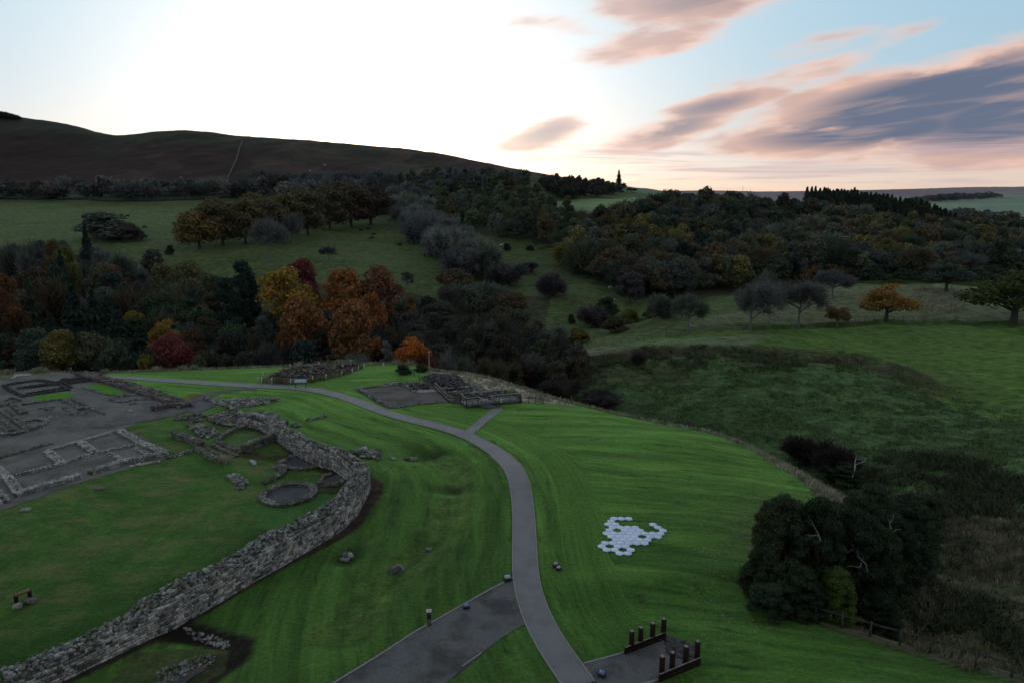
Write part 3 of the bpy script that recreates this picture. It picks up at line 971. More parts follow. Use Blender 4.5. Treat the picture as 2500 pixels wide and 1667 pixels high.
# bare earth along the foot of the wall
dw, sw = seg_dist(NXm, NYm, WALLC)
side_out = ~in_poly(GX, GY, [tuple(p) for p in WALLC] + [(-150, 120), (-150, -20)])
soilw = np.where(side_out, 1.25 + 0.75 * smooth01((sw - s_near(700, 1380)) / 8), 1.15)
setc(smooth01((soilw - dw + jx * 0.10) / 0.2) * (GSD < 0), (0.030, 0.023, 0.017), (0, 0.8, 0.0))
for L_ in ([(500, 1085), (640, 1105), (790, 1110), (770, 1125), (640, 1120), (560, 1115)], [(775, 1165), (800, 1160), (840, 1190), (810, 1205), (770, 1200)]):
    setc(in_poly(NXm, NYm, pw(L_)) * 0.8, (0.045, 0.035, 0.02), (0, 0.8, 0))
d_, _s = seg_dist(NXm, NYm, drain_w)
setc(smooth01((1.5 + jx * 0.3 - d_) / 0.6) * (GY < 60), (0.018, 0.016, 0.011), (0, 0.9, 0))
setc(in_poly(NXm, NYm, pw([(330, 1590), (560, 1590), (545, 1640), (470, 1690), (250, 1690)])) * 0.75, (0.040, 0.050, 0.02), (0, 0.8, 0.5))
d_, _s = seg_dist(NXm, NYm, ditch)
setc(smooth01((2.2 + jx * 0.5 - d_) / 0.9) * 0.55 * (GY < 100) * (GSD < 0), (0.050, 0.088, 0.020), (0.2, 1.0, 0.35))
setc(smooth01((0.35 + jx * 0.35 - d_) / 0.5) * 0.55 * (GY < 100) * (GSD < 0), (0.022, 0.026, 0.012), (0.2, 1.0, 0.2))
for px_, py_, rr in ((845, 1361, 1.2), (1070, 1110, 1.3), (1108, 1200, 1.0)):
    c_ = pt(px_, py_)
    setc(np.exp(-((GX - c_[0]) ** 2 + ((GY - c_[1])) ** 2) / rr ** 2) * 0.8, (0.018, 0.022, 0.012), (0.2, 1, 0))
# leaf litter and shade plants under the trees at the right
c_ = pt(1880, 1330)
setc(np.exp(-(((GX - c_[0] - 3) / 6) ** 2 + ((GY - c_[1]) / 9) ** 2)) * 0.8, (0.030, 0.028, 0.015), (0.2, 1, 0.3))
setc(smooth01((GSD - 1) / 3) * (GX > 18) * (GY < 62), (0.060, 0.070, 0.032), (0, 1, 0.8))
# yellowish moss by the link path
setc(in_poly(NXm, NYm, pw([(425, 978), (470, 958), (510, 965), (500, 990), (440, 992)])), (0.085, 0.085, 0.018), (0, 0.5, 0.3))

# lane coordinate for the mowing streaks
dp_, sp_ = seg_dist(GX, GY, PC[::4])
mow = np.zeros(sh + (3,))
mow[..., 0] = sp_; mow[..., 1] = dp_
right = in_poly(GX, GY, [tuple(p) for p in PC] + [(-60, 140), (120, 140), (120, 0)])
ang_ = -0.10
wx = GX * math.cos(ang_) + GY * math.sin(ang_); wy = -GX * math.sin(ang_) + GY * math.cos(ang_) + ((GX - 8) / 26) ** 2 * 3.0
bl = smooth01((dp_ - 3.0) / 4.0) * right
mow[..., 0] = mow[..., 0] * (1 - bl) + wx * bl
mow[..., 1] = mow[..., 1] * (1 - bl) + (wy * 1.0 + 40) * bl

# the ground drops a little under the paved and gravelled areas so their sheets lie clear of it
GZT = GZ.copy()
dpc, _ = seg_dist(GX, GY, PC)
GZT -= 0.16 * smooth01((PATH_W / 2 - 0.05 - dpc) / 0.2) * (GY < 140)
for W_ in (spur_w, gate_w, court_w, hypo_w, yard_w, link_w, bridge_w):
    bb = np.array(W_)
    m_ = (GX > bb[:, 0].min() - 1) & (GX < bb[:, 0].max() + 1) & (GY > bb[:, 1].min() - 1) & (GY < bb[:, 1].max() + 1)
    GZT[m_] -= 0.16 * smooth01((-sdist(GX[m_], GY[m_], W_) - 0.05) / 0.25)

NR = len(ROWS)
ids = np.arange(NR * NU).reshape(NR, NU)
FQ = np.stack([ids[:-1, :-1], ids[:-1, 1:], ids[1:, 1:], ids[1:, :-1]], axis=-1).reshape(-1, 4)
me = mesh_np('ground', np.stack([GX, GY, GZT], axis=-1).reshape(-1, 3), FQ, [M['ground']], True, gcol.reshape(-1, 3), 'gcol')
at = me.color_attributes.new('gpar', 'FLOAT_COLOR', 'POINT')
c4 = np.ones((NR * NU, 4), dtype=np.float32); c4[:, :3] = gpar.reshape(-1, 3)
at.data.foreach_set('color', c4.ravel())
at = me.attributes.new('mow', 'FLOAT_VECTOR', 'POINT')
at.data.foreach_set('vector', mow.reshape(-1, 3).astype(np.float32).ravel())
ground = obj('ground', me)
tag(ground, kind='structure')


# ------------------------------------------------------------------ paved and gravel sheets
def sheet(name, poly, mat, lift=0.03, step=0.6, kind='structure', parent=None):
    P = resample(np.array(list(poly) + [poly[0]]), 0.45)[:-1]
    P = [(float(a), float(b)) for a, b in P]
    xs = [p[0] for p in P]; ys = [p[1] for p in P]
    gx, gy = np.meshgrid(np.arange(min(xs), max(xs), step), np.arange(min(ys), max(ys), step))
    gx = gx.ravel() + rng.uniform(-.1, .1, gx.size) * step; gy = gy.ravel() + rng.uniform(-.1, .1, gy.size) * step
    k = sdist(gx, gy, P) < -step * 0.45
    allp = [Vector(p) for p in P] + [Vector((float(a), float(b))) for a, b in zip(gx[k], gy[k])]
    n = len(P)
    vs, es, fs, *_r = delaunay_2d_cdt(allp, [], [list(range(n))], 1, 1e-4)
    V = np.array([(v.x, v.y) for v in vs])
    Z = lookup(GZ, V[:, 0], V[:, 1]) + lift
    F3 = [f for f in fs if len(f) == 3]
    Fo = []
    for f in F3:
        a, b, c = (V[i] for i in f)
        cr = (b[0] - a[0]) * (c[1] - a[1]) - (b[1] - a[1]) * (c[0] - a[0])
        Fo.append(tuple(f) if cr > 0 else tuple(reversed(f)))
    me = mesh_np(name, np.column_stack([V, Z]), None, [mat], True, F3=Fo)
    o = obj(name, me, parent)
    if kind:
        tag(o, kind=kind)
    return o


def ribbon(name, A, B, mat, lift=0.04, n=5, kind='structure'):
    V = []; F = []
    for i in range(len(A)):
        for k in range(n):
            p = A[i] * (1 - k / (n - 1)) + B[i] * (k / (n - 1))
            V.append((p[0], p[1], hz(p[0], p[1]) + lift + 0.02 * math.sin(math.pi * k / (n - 1))))
    for i in range(len(A) - 1):
        for k in range(n - 1):
            a = i * n + k
            F.append((a, a + 1, a + n + 1, a + n))
    o = obj(name, mesh_np(name, V, F, [mat], True))
    return tag(o, kind=kind)


def strip(name, P, mat, w=0.09, h=0.07, lift=0.0, parent=None, step=0.6):
    P = resample(np.asarray(P)[:, :2], step)
    t = np.gradient(P, axis=0); t /= np.maximum(np.hypot(t[:, 0], t[:, 1])[:, None], 1e-6)
    nr = np.stack([-t[:, 1], t[:, 0]], axis=1)
    V = []; F = []
    for i, p in enumerate(P):
        z = hz(p[0], p[1]) + lift
        for sx, dz in ((-1, -0.08), (-1, h), (1, h), (1, -0.08)):
            q = p + nr[i] * sx * w / 2
            V.append((q[0], q[1], z + dz))
    for i in range(len(P) - 1):
        for k in range(4):
            a = i * 4 + k; b_ = i * 4 + (k + 1) % 4
            F.append((a, b_, b_ + 4, a + 4))
    F.append((3, 2, 1, 0)); e = (len(P) - 1) * 4; F.append((e, e + 1, e + 2, e + 3))
    return obj(name, mesh_np(name, V, F, [mat]), parent)


path_o = ribbon('main_path', PLW, PRW, M['asphalt'], 0.05)
sheet('yard_gravel', yard_w, M['gravel_warm'], 0.02, 0.9)
sheet('gravel_spur', spur_w, M['gravel'], 0.03)
sheet('gate_gravel', gate_w, M['gravel'], 0.03)
sheet('court_gravel', court_w, M['gravel_court'], 0.02)
sheet('link_path', link_w, M['gravel'], 0.035)
sheet('bridge_path', bridge_w, M['asphalt'], 0.045)
# timber and concrete edging
nE = len(PLW)
strip('path_edging', PLW[: nE // 3], M['edging'], 0.08, 0.085).name = 'path_edging'
strip('path_edging', PRW[: nE // 2], M['edging'], 0.08, 0.085)
strip('path_edging', pts(Fs([(1180, 1326), (1120, 1357), (1060, 1391), (950, 1453), (865, 1509), (770, 1567), (700, 1610)])), M['edging'], 0.08, 0.10)
strip('path_edging', pts(Fs([(1105, 1500), (1062, 1530)])), M['edging'], 0.08, 0.07)
strip('path_edging', pts([(1425, 1620), (1523, 1593)]), M['edging'], 0.08, 0.08)
strip('path_edging', pts([(1560, 1672), (1612, 1659)]), M['edging'], 0.08, 0.08)
strip('path_edging', pts(zoomc(840, 860, .20408, [(1405, 972), (1600, 822), (1748, 706), (1735, 682)])), M['edging'], 0.09, 0.09)
strip('path_edging', pts(zoomc(840, 860, .20408, [(1500, 1008), (1720, 818), (1900, 682), (1868, 655)])), M['edging'], 0.09, 0.09)
for o in bpy.data.objects:
    if o.name.startswith('path_edging'):
        tag(o, kind='structure')
# ------------------------------------------------------------------ stones
def stone_protos(n=10, blocky=0.35, seed=3):
    r = np.random.default_rng(seed)
    out = []
    L = [-1, 0, 1]
    vid = {}; V = []
    for i in L:
        for j in L:
            for k in L:
                if max(abs(i), abs(j), abs(k)) == 1:
                    vid[(i, j, k)] = len(V); V.append((i, j, k))
    V = np.array(V, float)
    F = []
    for ax in range(3):
        for s in (-1, 1):
            o = [a for a in range(3) if a != ax]
            for a in (-1, 0):
                for b in (-1, 0):
                    q = []
                    for da, db in ((0, 0), (1, 0), (1, 1), (0, 1)):
                        c = [0, 0, 0]; c[ax] = s; c[o[0]] = a + da; c[o[1]] = b + db
                        q.append(vid[tuple(c)])
                    flip = (s == 1) != (ax == 1)
                    F.append(q if flip else q[::-1])
    for _ in range(n):
        d = V / np.linalg.norm(V, axis=1)[:, None]
        P = V * blocky + d * (1 - blocky) * 1.05
        P = P * (1 + r.uniform(-.13, .13, (len(V), 1))) + r.uniform(-.06, .06, V.shape)
        out.append((P * 0.5, np.array(F)))
    return out


def box_protos(n=8, seed=4):
    r = np.random.default_rng(seed)
    B = np.array([(-1, -1, -1), (1, -1, -1), (1, 1, -1), (-1, 1, -1), (-1, -1, 1), (1, -1, 1), (1, 1, 1), (-1, 1, 1)], float)
    F = np.array([(0, 3, 2, 1), (4, 5, 6, 7), (0, 1, 5, 4), (1, 2, 6, 5), (2, 3, 7, 6), (3, 0, 4, 7)])
    out = []
    for _ in range(n):
        P = B.copy()
        P[4:, :2] *= r.uniform(.72, .95)
        P += r.uniform(-.13, .13, P.shape)
        out.append((P * 0.5, F))
    return out


ROUND = stone_protos(10, 0.30, 3)
BLOCK = stone_protos(8, 0.72, 5)
DRESSED = [(np.clip(p * 1.12, -.5, .5) * 1.0, f) for p, f in stone_protos(8, 0.93, 6)]
CHIP = box_protos()
_pm = {}


def rotm(yaw, tx, ty):
    cz, sz_ = np.cos(yaw), np.sin(yaw); cx, sx = np.cos(tx), np.sin(tx); cy, sy = np.cos(ty), np.sin(ty)
    Z = np.zeros((len(yaw), 3, 3)); X = np.zeros_like(Z); Y = np.zeros_like(Z)
    Z[:, 0, 0] = cz; Z[:, 0, 1] = -sz_; Z[:, 1, 0] = sz_; Z[:, 1, 1] = cz; Z[:, 2, 2] = 1
    X[:, 0, 0] = 1; X[:, 1, 1] = cx; X[:, 1, 2] = -sx; X[:, 2, 1] = sx; X[:, 2, 2] = cx
    Y[:, 0, 0] = cy; Y[:, 0, 2] = sy; Y[:, 1, 1] = 1; Y[:, 2, 0] = -sy; Y[:, 2, 2] = cy
    return Z @ X @ Y


class Stones:
    """rows: x y z yaw tiltx tilty sx sy sz set(0 round,1 block,2 chip)"""
    def __init__(s):
        s.R = []

    def add(s, x, y, z, yaw, sx, sy, sz, k=0, tilt=0.12):
        s.R.append((x, y, z, yaw, rnd.uniform(-tilt, tilt), rnd.uniform(-tilt, tilt), sx, sy, sz, k))

    def finish(s, root, mat, n_ind=0, min_px=9.0, name='stonework'):
        if not s.R:
            return
        R = np.array(s.R)
        dist = np.sqrt(R[:, 0] ** 2 + R[:, 1] ** 2 + (R[:, 2] - CAM_H) ** 2)
        px = FOC * np.sort(R[:, 6:9], axis=1)[:, 1:].mean(axis=1) / dist
        # in frame?
        b = (R[:, 1] * math.cos(PITCH) - (R[:, 2] - CAM_H) * math.sin(PITCH))
        u = R[:, 0] / b * FOC
        v = -(R[:, 1] * math.sin(PITCH) + (R[:, 2] - CAM_H) * math.cos(PITCH)) / b * FOC
        px = np.where((np.abs(u) < 1260) & (v < 840), px, 0)
        order = np.argsort(-px)
        ind = [i for i in order[:n_ind] if px[i] >= min_px]
        rest = sorted(set(range(len(R))) - set(ind))
        rl = np.array(root.location) if root else np.zeros(3)
        for i in ind:
            k = int(R[i, 9]); pr_ = (ROUND, BLOCK, CHIP, DRESSED)[k]
            j = i % len(pr_)
            key = (k, j, mat.name)
            if key not in _pm:
                _pm[key] = mesh_np('stone', pr_[j][0], pr_[j][1], [mat], k == 0)
            o = bpy.data.objects.new('stone', _pm[key])
            o.location = R[i, :3] - rl
            M3 = rotm(R[i:i + 1, 3], R[i:i + 1, 4], R[i:i + 1, 5])[0]
            o.rotation_euler = Matrix(M3.tolist()).to_euler()
            o.scale = R[i, 6:9]
            link(o, root)
        if rest:
            Q = R[rest]; VV = []; FF = []; CC = []; off = 0
            M3 = rotm(Q[:, 3], Q[:, 4], Q[:, 5])
            sel = rng.integers(0, 1000, len(Q))
            for k, pr_ in enumerate((ROUND, BLOCK, CHIP, DRESSED)):
                for j in range(len(pr_)):
                    m_ = (Q[:, 9] == k) & (sel % len(pr_) == j)
                    if not m_.any():
                        continue
                    P, F = pr_[j]
                    X = P[None] * Q[m_][:, None, 6:9]
                    X = np.einsum('nij,nkj->nki', M3[m_], X) + Q[m_][:, None, :3]
                    nn = m_.sum()
                    VV.append(X.reshape(-1, 3)); FF.append((F[None] + (np.arange(nn) * len(P))[:, None, None] + off).reshape(-1, 4))
                    CC.append(np.repeat(rng.random(nn), len(P))); off += nn * len(P)
            C_ = np.concatenate(CC); C_ = np.stack([C_] * 3, axis=1)
            o = obj(name, mesh_np(name, np.concatenate(VV) - rl, np.concatenate(FF), [mat], False, C_), root)
            o['kind'] = 'stuff'


def wall_run(S, P, T, hf, L=0.34, ch=0.17, kind=1, top=True, faces=(1, 1), topd=1.0, core=None, rag=0.0, zbase=None, topsize=0.3):
    """stones of one length of wall into S, and its hearting into the MB core"""
    P = resample(np.asarray(P, float)[:, :2], min(0.4, max(0.2, T)))
    s = np.concatenate([[0], np.cumsum(np.hypot(*np.diff(P, axis=0).T))])
    t = np.gradient(P, axis=0); t /= np.maximum(np.hypot(t[:, 0], t[:, 1])[:, None], 1e-6)
    nr = np.stack([-t[:, 1], t[:, 0]], axis=1)
    hfun = hf if callable(hf) else (lambda q: hf)
    tot = s[-1]

    def at(q):
        x = np.interp(q, s, P[:, 0]); y = np.interp(q, s, P[:, 1])
        k = min(len(P) - 1, max(0, int(np.searchsorted(s, q))))
        return np.array([x, y]), t[k], nr[k]
    if core is not None:
        n0 = len(core.V)
        for i in range(len(P)):
            h = max(0.05, hfun(s[i]) - 0.07); z = hz(*P[i])
            for sg, dz in ((-1, -0.3), (-1, h), (1, h), (1, -0.3)):
                q = P[i] + nr[i] * sg * max(0.04, T / 2 - 0.07)
                core.V.append((q[0], q[1], z + dz))
        for i in range(len(P) - 1):
            for k in range(4):
                a = n0 + i * 4 + k; b_ = n0 + i * 4 + (k + 1) % 4
                core.F.append((a, b_, b_ + 4, a + 4))
        core.F.append((n0 + 3, n0 + 2, n0 + 1, n0)); e = n0 + (len(P) - 1) * 4; core.F.append((e, e + 1, e + 2, e + 3))
    for side, on in ((1, faces[0]), (-1, faces[1])):
        if not on:
            continue
        row = 0; z = 0.0
        while True:
            q = rnd.uniform(0, L * 0.6); any_ = False
            while q < tot:
                l = L * rnd.uniform(0.6, 1.5)
                c, tt, nn = at(min(q + l / 2, tot))
                if z + ch * 0.5 < hfun(q + l / 2) + rnd.uniform(-rag, rag):
                    any_ = True
                    d = min(0.3, T * 0.5)
                    pos = c + nn * side * (T / 2 - d / 2 + rnd.uniform(-.02, .025))
                    S.add(pos[0], pos[1], hz(*c) + z + ch / 2, math.atan2(tt[1], tt[0]) + rnd.uniform(-.04, .04), l * 0.95, d, ch * rnd.uniform(.86, 1.0), kind, 0.03)
                q += l + 0.012
            z += ch; row += 1
            if not any_ or row > 40:
                break
    if top:
        n = int(tot * T / (topsize ** 2) * 1.25 * topd)
        for _ in range(n):
            q = rnd.uniform(0, tot); c, tt, nn = at(q)
            o = rnd.uniform(-0.5, 0.5) * (T - topsize * 0.4)
            pos = c + nn * o
            a = topsize * rnd.uniform(.6, 1.4)
            S.add(pos[0], pos[1], hz(*c) + hfun(q) - 0.02 + rnd.uniform(-.05, .05), rnd.uniform(0, 3.14), a, a * rnd.uniform(.6, 1), a * rnd.uniform(.4, .65), 0 if kind != 2 else 2, 0.2)


def ruin(name, label, cat, runs, mat, group=None, n_ind=0, core_name='wall_core', min_px=9.0):
    """runs: list of (pixel polyline, kwargs)"""
    first = pt(*runs[0][0][0])
    root = empty(name, tuple(first))
    tag(root, label, cat, group)
    S = Stones(); core = MB()
    for L_, kw in runs:
        kw = dict(kw)
        world_pts = np.array([p[:2] for p in pts(L_)])
        if kw.pop('curve', False):
            world_pts = crom(world_pts, 6)
        wall_run(S, world_pts, core=core, **kw)
    core.V = [tuple(np.array(v) - first) for v in core.V]
    obj(core_name, core.mesh(core_name, M['mortar']), root)
    S.finish(root, mat, n_ind, min_px)
    return root


# ------------------------------------------------------------------ the fort wall
fw = empty('fort_wall', (WALLC[0][0], WALLC[0][1], hz(*WALLC[0])))
tag(fw, 'long curving grey stone fort wall with cobbled broken top beside the mown bank', 'wall')
sT = [s_near(*p) for p in outer]
kn = [(0, 1.5), (s_near(235, 1624), 1.5), (s_near(345, 1570), 1.75), (s_near(385, 1552), 2.25), (s_near(416, 1536), 2.45), (s_near(506, 1489), 2.3), (s_near(600, 1433), 2.2), (s_near(640, 1410), 2.45), (s_near(760, 1341), 2.3), (s_near(880, 1240), 2.4)]
sI = [s_near(*p) for p in inner]
kn += [(sI[0], 2.3), (sI[2], 2.2), (sI[4], 2.0), (sI[5], 1.9), (sI[6] + 0.3, 1.6), (sI[6] + 0.6, 0.95), (sI[8], 0.95), (sI[8] + 0.3, 1.5), (sI[9], 1.5), (sI[10], 1.4), (sI[11], 1.0), (sI[12], 0.4)]
kn.sort()
kx = np.array([k[0] for k in kn]); ky = np.array([k[1] for k in kn])
rough_n = fbm(wall_s, wall_s * 0 + 3, 2.2, 3) - 0.5


def wh(q):
    return float(np.interp(q, kx, ky) + np.interp(q, wall_s, rough_n) * 0.55)


tW = np.gradient(WALLC, axis=0); tW /= np.hypot(tW[:, 0], tW[:, 1])[:, None]
nW = np.stack([-tW[:, 1], tW[:, 0]], axis=1)
sgn = np.sign(np.sum(nW[10] * (INT - WALLC[10])))       # +1 if the normal looks into the fort
S = Stones(); core = MB()
n0 = 0
sC0, sC1 = sT[-1] - 3, sI[1]


def facing(q):      # part of the height that keeps its dressed outer face
    return 0.85 if q < sC0 else 0.84


for i in range(len(WALLC)):
    h = wh(wall_s[i]); z = hz(*WALLC[i]); f = facing(wall_s[i])
    for o_, dz in ((-WALL_T / 2 + .1, -0.4), (-WALL_T / 2 + .1, h * f), (-WALL_T * 0.12, h - 0.12), (WALL_T / 2 - .1, h - 0.12), (WALL_T / 2 - .1, -0.4)):
        q = WALLC[i] + nW[i] * sgn * o_
        core.V.append((q[0], q[1], z + dz))
for i in range(len(WALLC) - 1):
    for k in range(5):
        a = i * 5 + k; b_ = i * 5 + (k + 1) % 5
        core.F.append((a, b_, b_ + 5, a + 5))
fl = np.array(fw.location)
core.V = [tuple(np.array(v) - fl) for v in core.V]
obj('wall_core', core.mesh('wall_core', M['mortar']), fw)


def wat(q):
    k = min(len(WALLC) - 1, int(q / wall_s[-1] * (len(WALLC) - 1)))
    return np.array([np.interp(q, wall_s, WALLC[:, 0]), np.interp(q, wall_s, WALLC[:, 1])]), tW[k], nW[k] * sgn


tot = wall_s[-1]
SF = Stones()
for side in (-1, 1):
    z = 0.0; ch0 = 0.19
    while z < 2.9:
        q = rnd.uniform(0, .3)
        ch = ch0 * rnd.uniform(.85, 1.15)
        while q < tot:
            l = rnd.uniform(.22, .50)
            hq = wh(q + l / 2) * (facing(q) if side == -1 else 0.95)
            if z + ch * .6 < hq and rnd.random() > 0.012:
                c, tt, nn = wat(q + l / 2)
                pos = c + nn * side * (WALL_T / 2 - .12 + rnd.uniform(-.008, .014))
                SF.add(pos[0], pos[1], hz(*c) + z + ch / 2, math.atan2(tt[1], tt[0]), l * .98, .28, ch * .96, 3, 0.012)
            q += l + .01
        z += ch
for _ in range(int(tot * 56)):
    q = rnd.uniform(0, tot); c, tt, nn = wat(q)
    u = rnd.random()
    h = wh(q); f = facing(q)
    k = rnd.random()
    if u < 0.62:      # the sloping broken outer shoulder
        v = rnd.random(); o_ = -WALL_T / 2 + .06 + v * (WALL_T * 0.42); zz = h * f + v * (h - h * f) - 0.02
    else:
        v = rnd.random(); o_ = -WALL_T * 0.1 + v * WALL_T * 0.55; zz = h - 0.03
    pos = c + nn * o_
    a = rnd.choice((rnd.uniform(.13, .24), rnd.uniform(.18, .35)))
    if wh(q) < 1.0 and q > sI[6]:
        a *= 0.6
    S.add(pos[0], pos[1], hz(*c) + zz + rnd.uniform(-.05, .07), rnd.uniform(0, 3.14), a, a * rnd.uniform(.7, 1), a * rnd.uniform(.5, .8), 0, .3)
S.finish(fw, M['stone'], 300, 9.0, 'cobble_stonework')
SF.finish(fw, M['stone_pale'], 0, 9.0, 'coursed_stonework')
# pale timber rail closing the low stretch
c0, _, n_0 = wat(sI[8] - 0.2); c1, _, _ = wat(sI[6] + 0.7)
tr = empty('timber_rail', (c0[0], c0[1], hz(*c0) + 1.0))
tag(tr, 'pale timber handrail laid along the low stretch of the fort wall', 'rail')
mb = MB()
za, zb = hz(*c0) + 1.62, hz(*c1) + 1.62
tl = np.array(tr.location)
mb.beam(np.array([*c0, za]) - tl, np.array([*c1, zb]) - tl, .16, .09)
obj('handrail', mb.mesh('handrail', M['wood_pale']), tr)
for f in np.linspace(0.02, 0.98, 5):
    q = c0 * (1 - f) + c1 * f
    mb = MB(); mb.beam(np.array([q[0], q[1], hz(*q) + .8]) - tl, np.array([q[0], q[1], za * (1 - f) + zb * f - .04]) - tl, .1, .1)
    obj('post', mb.mesh('post', M['wood']), tr)

# ------------------------------------------------------------------ ruins
ZA = lambda L: zoomc(0, 880, .22956, L)
ZB = lambda L: zoomc(420, 900, .22956, L)
thin = dict(T=.46, hf=.22, L=.3, ch=.15, topsize=.22)
thick = dict(T=.88, hf=.28, L=.32, ch=.15, topsize=.25)
low = dict(T=.5, hf=.16, L=.3, ch=.15, topsize=.24)
ruin('barrack_ruin', 'pale stone foundations of a long barrack block split into gravel rooms', 'ruin', [
    (ZA([(490, 975), (850, 870), (1270, 750)]), dict(thin, hf=.25)),
    (ZA([(1270, 750), (1500, 890), (1760, 990)]), thick),
    (ZA([(-60, 1290), (100, 1250), (620, 1110), (990, 1000), (1500, 890)]), dict(thin, T=.6)),
    (ZA([(850, 870), (1010, 990)]), thick),
    (ZA([(510, 975), (660, 1105)]), thick),
    (ZA([(160, 1450), (500, 1340), (850, 1240)]), dict(thin, T=.8, hf=.38)),
    (ZA([(950, 1210), (1300, 1095), (1770, 1005)]), dict(thick, T=.85, hf=.42)),
    (ZA([(-30, 1160), (100, 1270), (210, 1430)]), thick),
    (ZA([(1160, 985), (1310, 1080)]), dict(thin, T=.6)),
    (ZA([(1450, 935), (1580, 1020)]), dict(thin, T=.6)),
    (ZA([(1380, 1135), (1690, 1075)]), dict(low, T=.45)),
    (ZA([(-60, 1400), (0, 1450), (55, 1515)]), thick),
], M['stone_light'], n_ind=120, min_px=7.5)
ruin('boundary_wall', 'thin line of low stones running from the barrack corner to the east ruins', 'ruin', [
    (ZA([(1770, 1050), (1900, 1010), (2060, 960)]), dict(thin, T=.4))], M['stone'])
ruin('kerb_line', 'thin mossy kerb of stones across the yard above the barrack rooms', 'ruin', [
    (ZA([(-60, 1055), (0, 1040), (300, 950), (570, 880)]), dict(low, T=.35))], M['stone_moss'])
ruin('round_ruin', 'broken round stone foundation in the gravel at the left edge', 'ruin', [
    (ZA([(-60, 790), (150, 790), (300, 750), (400, 715), (480, 680), (500, 655), (450, 640), (420, 640)]), dict(low, T=.55, hf=.25, curve=True)),
    (ZA([(230, 650), (330, 640), (420, 625), (540, 608)]), low)], M['stone'])
ruin('house_ruin', 'row of thick low house walls beside the round foundation', 'ruin', [
    (ZA([(35, 535), (180, 640), (310, 745)]), dict(thick, T=.9)),
    (ZA([(150, 470), (255, 570)]), dict(thick, T=1.0)),
    (ZA([(-40, 505), (80, 465), (180, 450)]), dict(thin, T=.7)),
    (ZA([(-40, 640), (50, 700), (120, 755)]), dict(thick, T=1.1)),
    (ZA([(60, 430), (130, 400), (220, 430)]), thin)], M['stone_moss'], n_ind=0)
ruin('granary_ruin', 'parallel low walls with a long slab behind the green square plot', 'ruin', [
    (ZA([(200, 475), (400, 452), (640, 415)]), thin),
    (ZA([(660, 415), (770, 470), (880, 512)]), dict(thin, T=.55)),
    (ZA([(690, 430), (800, 490), (870, 525)]), dict(low, T=.5)),
    (ZA([(780, 408), (860, 455), (935, 492)]), dict(thin, T=.6)),
    (ZA([(830, 525), (1000, 500)]), dict(low, T=.5, hf=.25)),
    (ZA([(930, 490), (1030, 535), (1120, 572)]), low),
    (ZA([(740, 575), (820, 560)]), low),
    (ZA([(860, 562), (930, 558)]), low),
    (ZA([(670, 490), (740, 535)]), low)], M['stone'])
ruin('hearth_ruin', 'small scatter of flat stones in the middle of the gravel yard', 'ruin', [
    (ZA([(405, 515), (480, 503), (600, 492)]), dict(low, T=.4)),
    (ZA([(480, 515), (520, 528), (545, 515)]), low)], M['stone'])
ruin('oval_ruin', 'thin oval loop of stones beside the brown rubble rampart', 'ruin', [
    (ZA([(1230, 388), (1180, 408), (1200, 430), (1340, 440), (1450, 418), (1600, 412)]), dict(low, curve=True)),
    (ZA([(1230, 386), (1400, 365), (1520, 350)]), low),
    (ZA([(1370, 465), (1430, 462), (1440, 445)]), low)], M['stone'])
for L_, lab in (([(880, 275), (1000, 325), (1130, 362), (1290, 368)], 'kerb stones round the far green grass plot'),):
    ruin('plot_kerb', lab, 'kerb', [(ZA(L_), dict(low, T=.3, hf=.12, topsize=.2))], M['stone'])
ruin('sunken_building_ruin', 'dark sunken building remains with long parallel walls under the rail fence', 'ruin', [
    (ZA([(35, 262), (120, 330), (250, 385)]), dict(thin, T=.6)),
    (ZA([(250, 385), (500, 345), (740, 312)]), dict(thin, T=.6)),
    (ZA([(60, 262), (250, 235), (420, 215)]), dict(thin, T=.6)),
    (ZA([(280, 360), (520, 318), (700, 290)]), dict(thin, T=.5)),
    (ZA([(300, 290), (500, 262), (680, 236)]), dict(thick, hf=.3)),
    (ZA([(180, 300), (420, 265), (470, 262)]), dict(thin, T=.7)),
    (ZA([(430, 215), (560, 235), (760, 222), (1050, 200)]), dict(thin, T=.7)),
    (ZA([(560, 262), (760, 242), (1050, 212)]), dict(thin, T=.6)),
    (ZA([(650, 262), (735, 318)]), low), (ZA([(690, 240), (760, 290)]), low),
    (ZA([(640, 215), (760, 205), (900, 190)]), thick)], M['stone_dark'])
ruin('rubble_rampart', 'long brown rubble rampart between the gravel yard and the lawn', 'ruin', [
    (ZA([(860, 150), (960, 175), (1060, 205), (1280, 260), (1500, 330), (1700, 395), (1870, 450), (1975, 500)]), dict(T=2.0, hf=.45, L=.4, ch=.22, kind=1, topsize=.40, topd=1.3, rag=.12, curve=True)),
    (ZA([(1620, 530), (1740, 500), (1870, 480)]), dict(T=1.0, hf=.55, L=.35, ch=.17, kind=1, topsize=.3))], M['stone_brown'], n_ind=60, min_px=7.0)
ruin('threshold_slab', 'flat grey slab lying alone on the gravel below the oval loop', 'stone slab', [
    (ZA([(1335, 540), (1400, 533)]), dict(T=.5, hf=.14, L=.6, ch=.14, top=False))], M['stone_pale'])
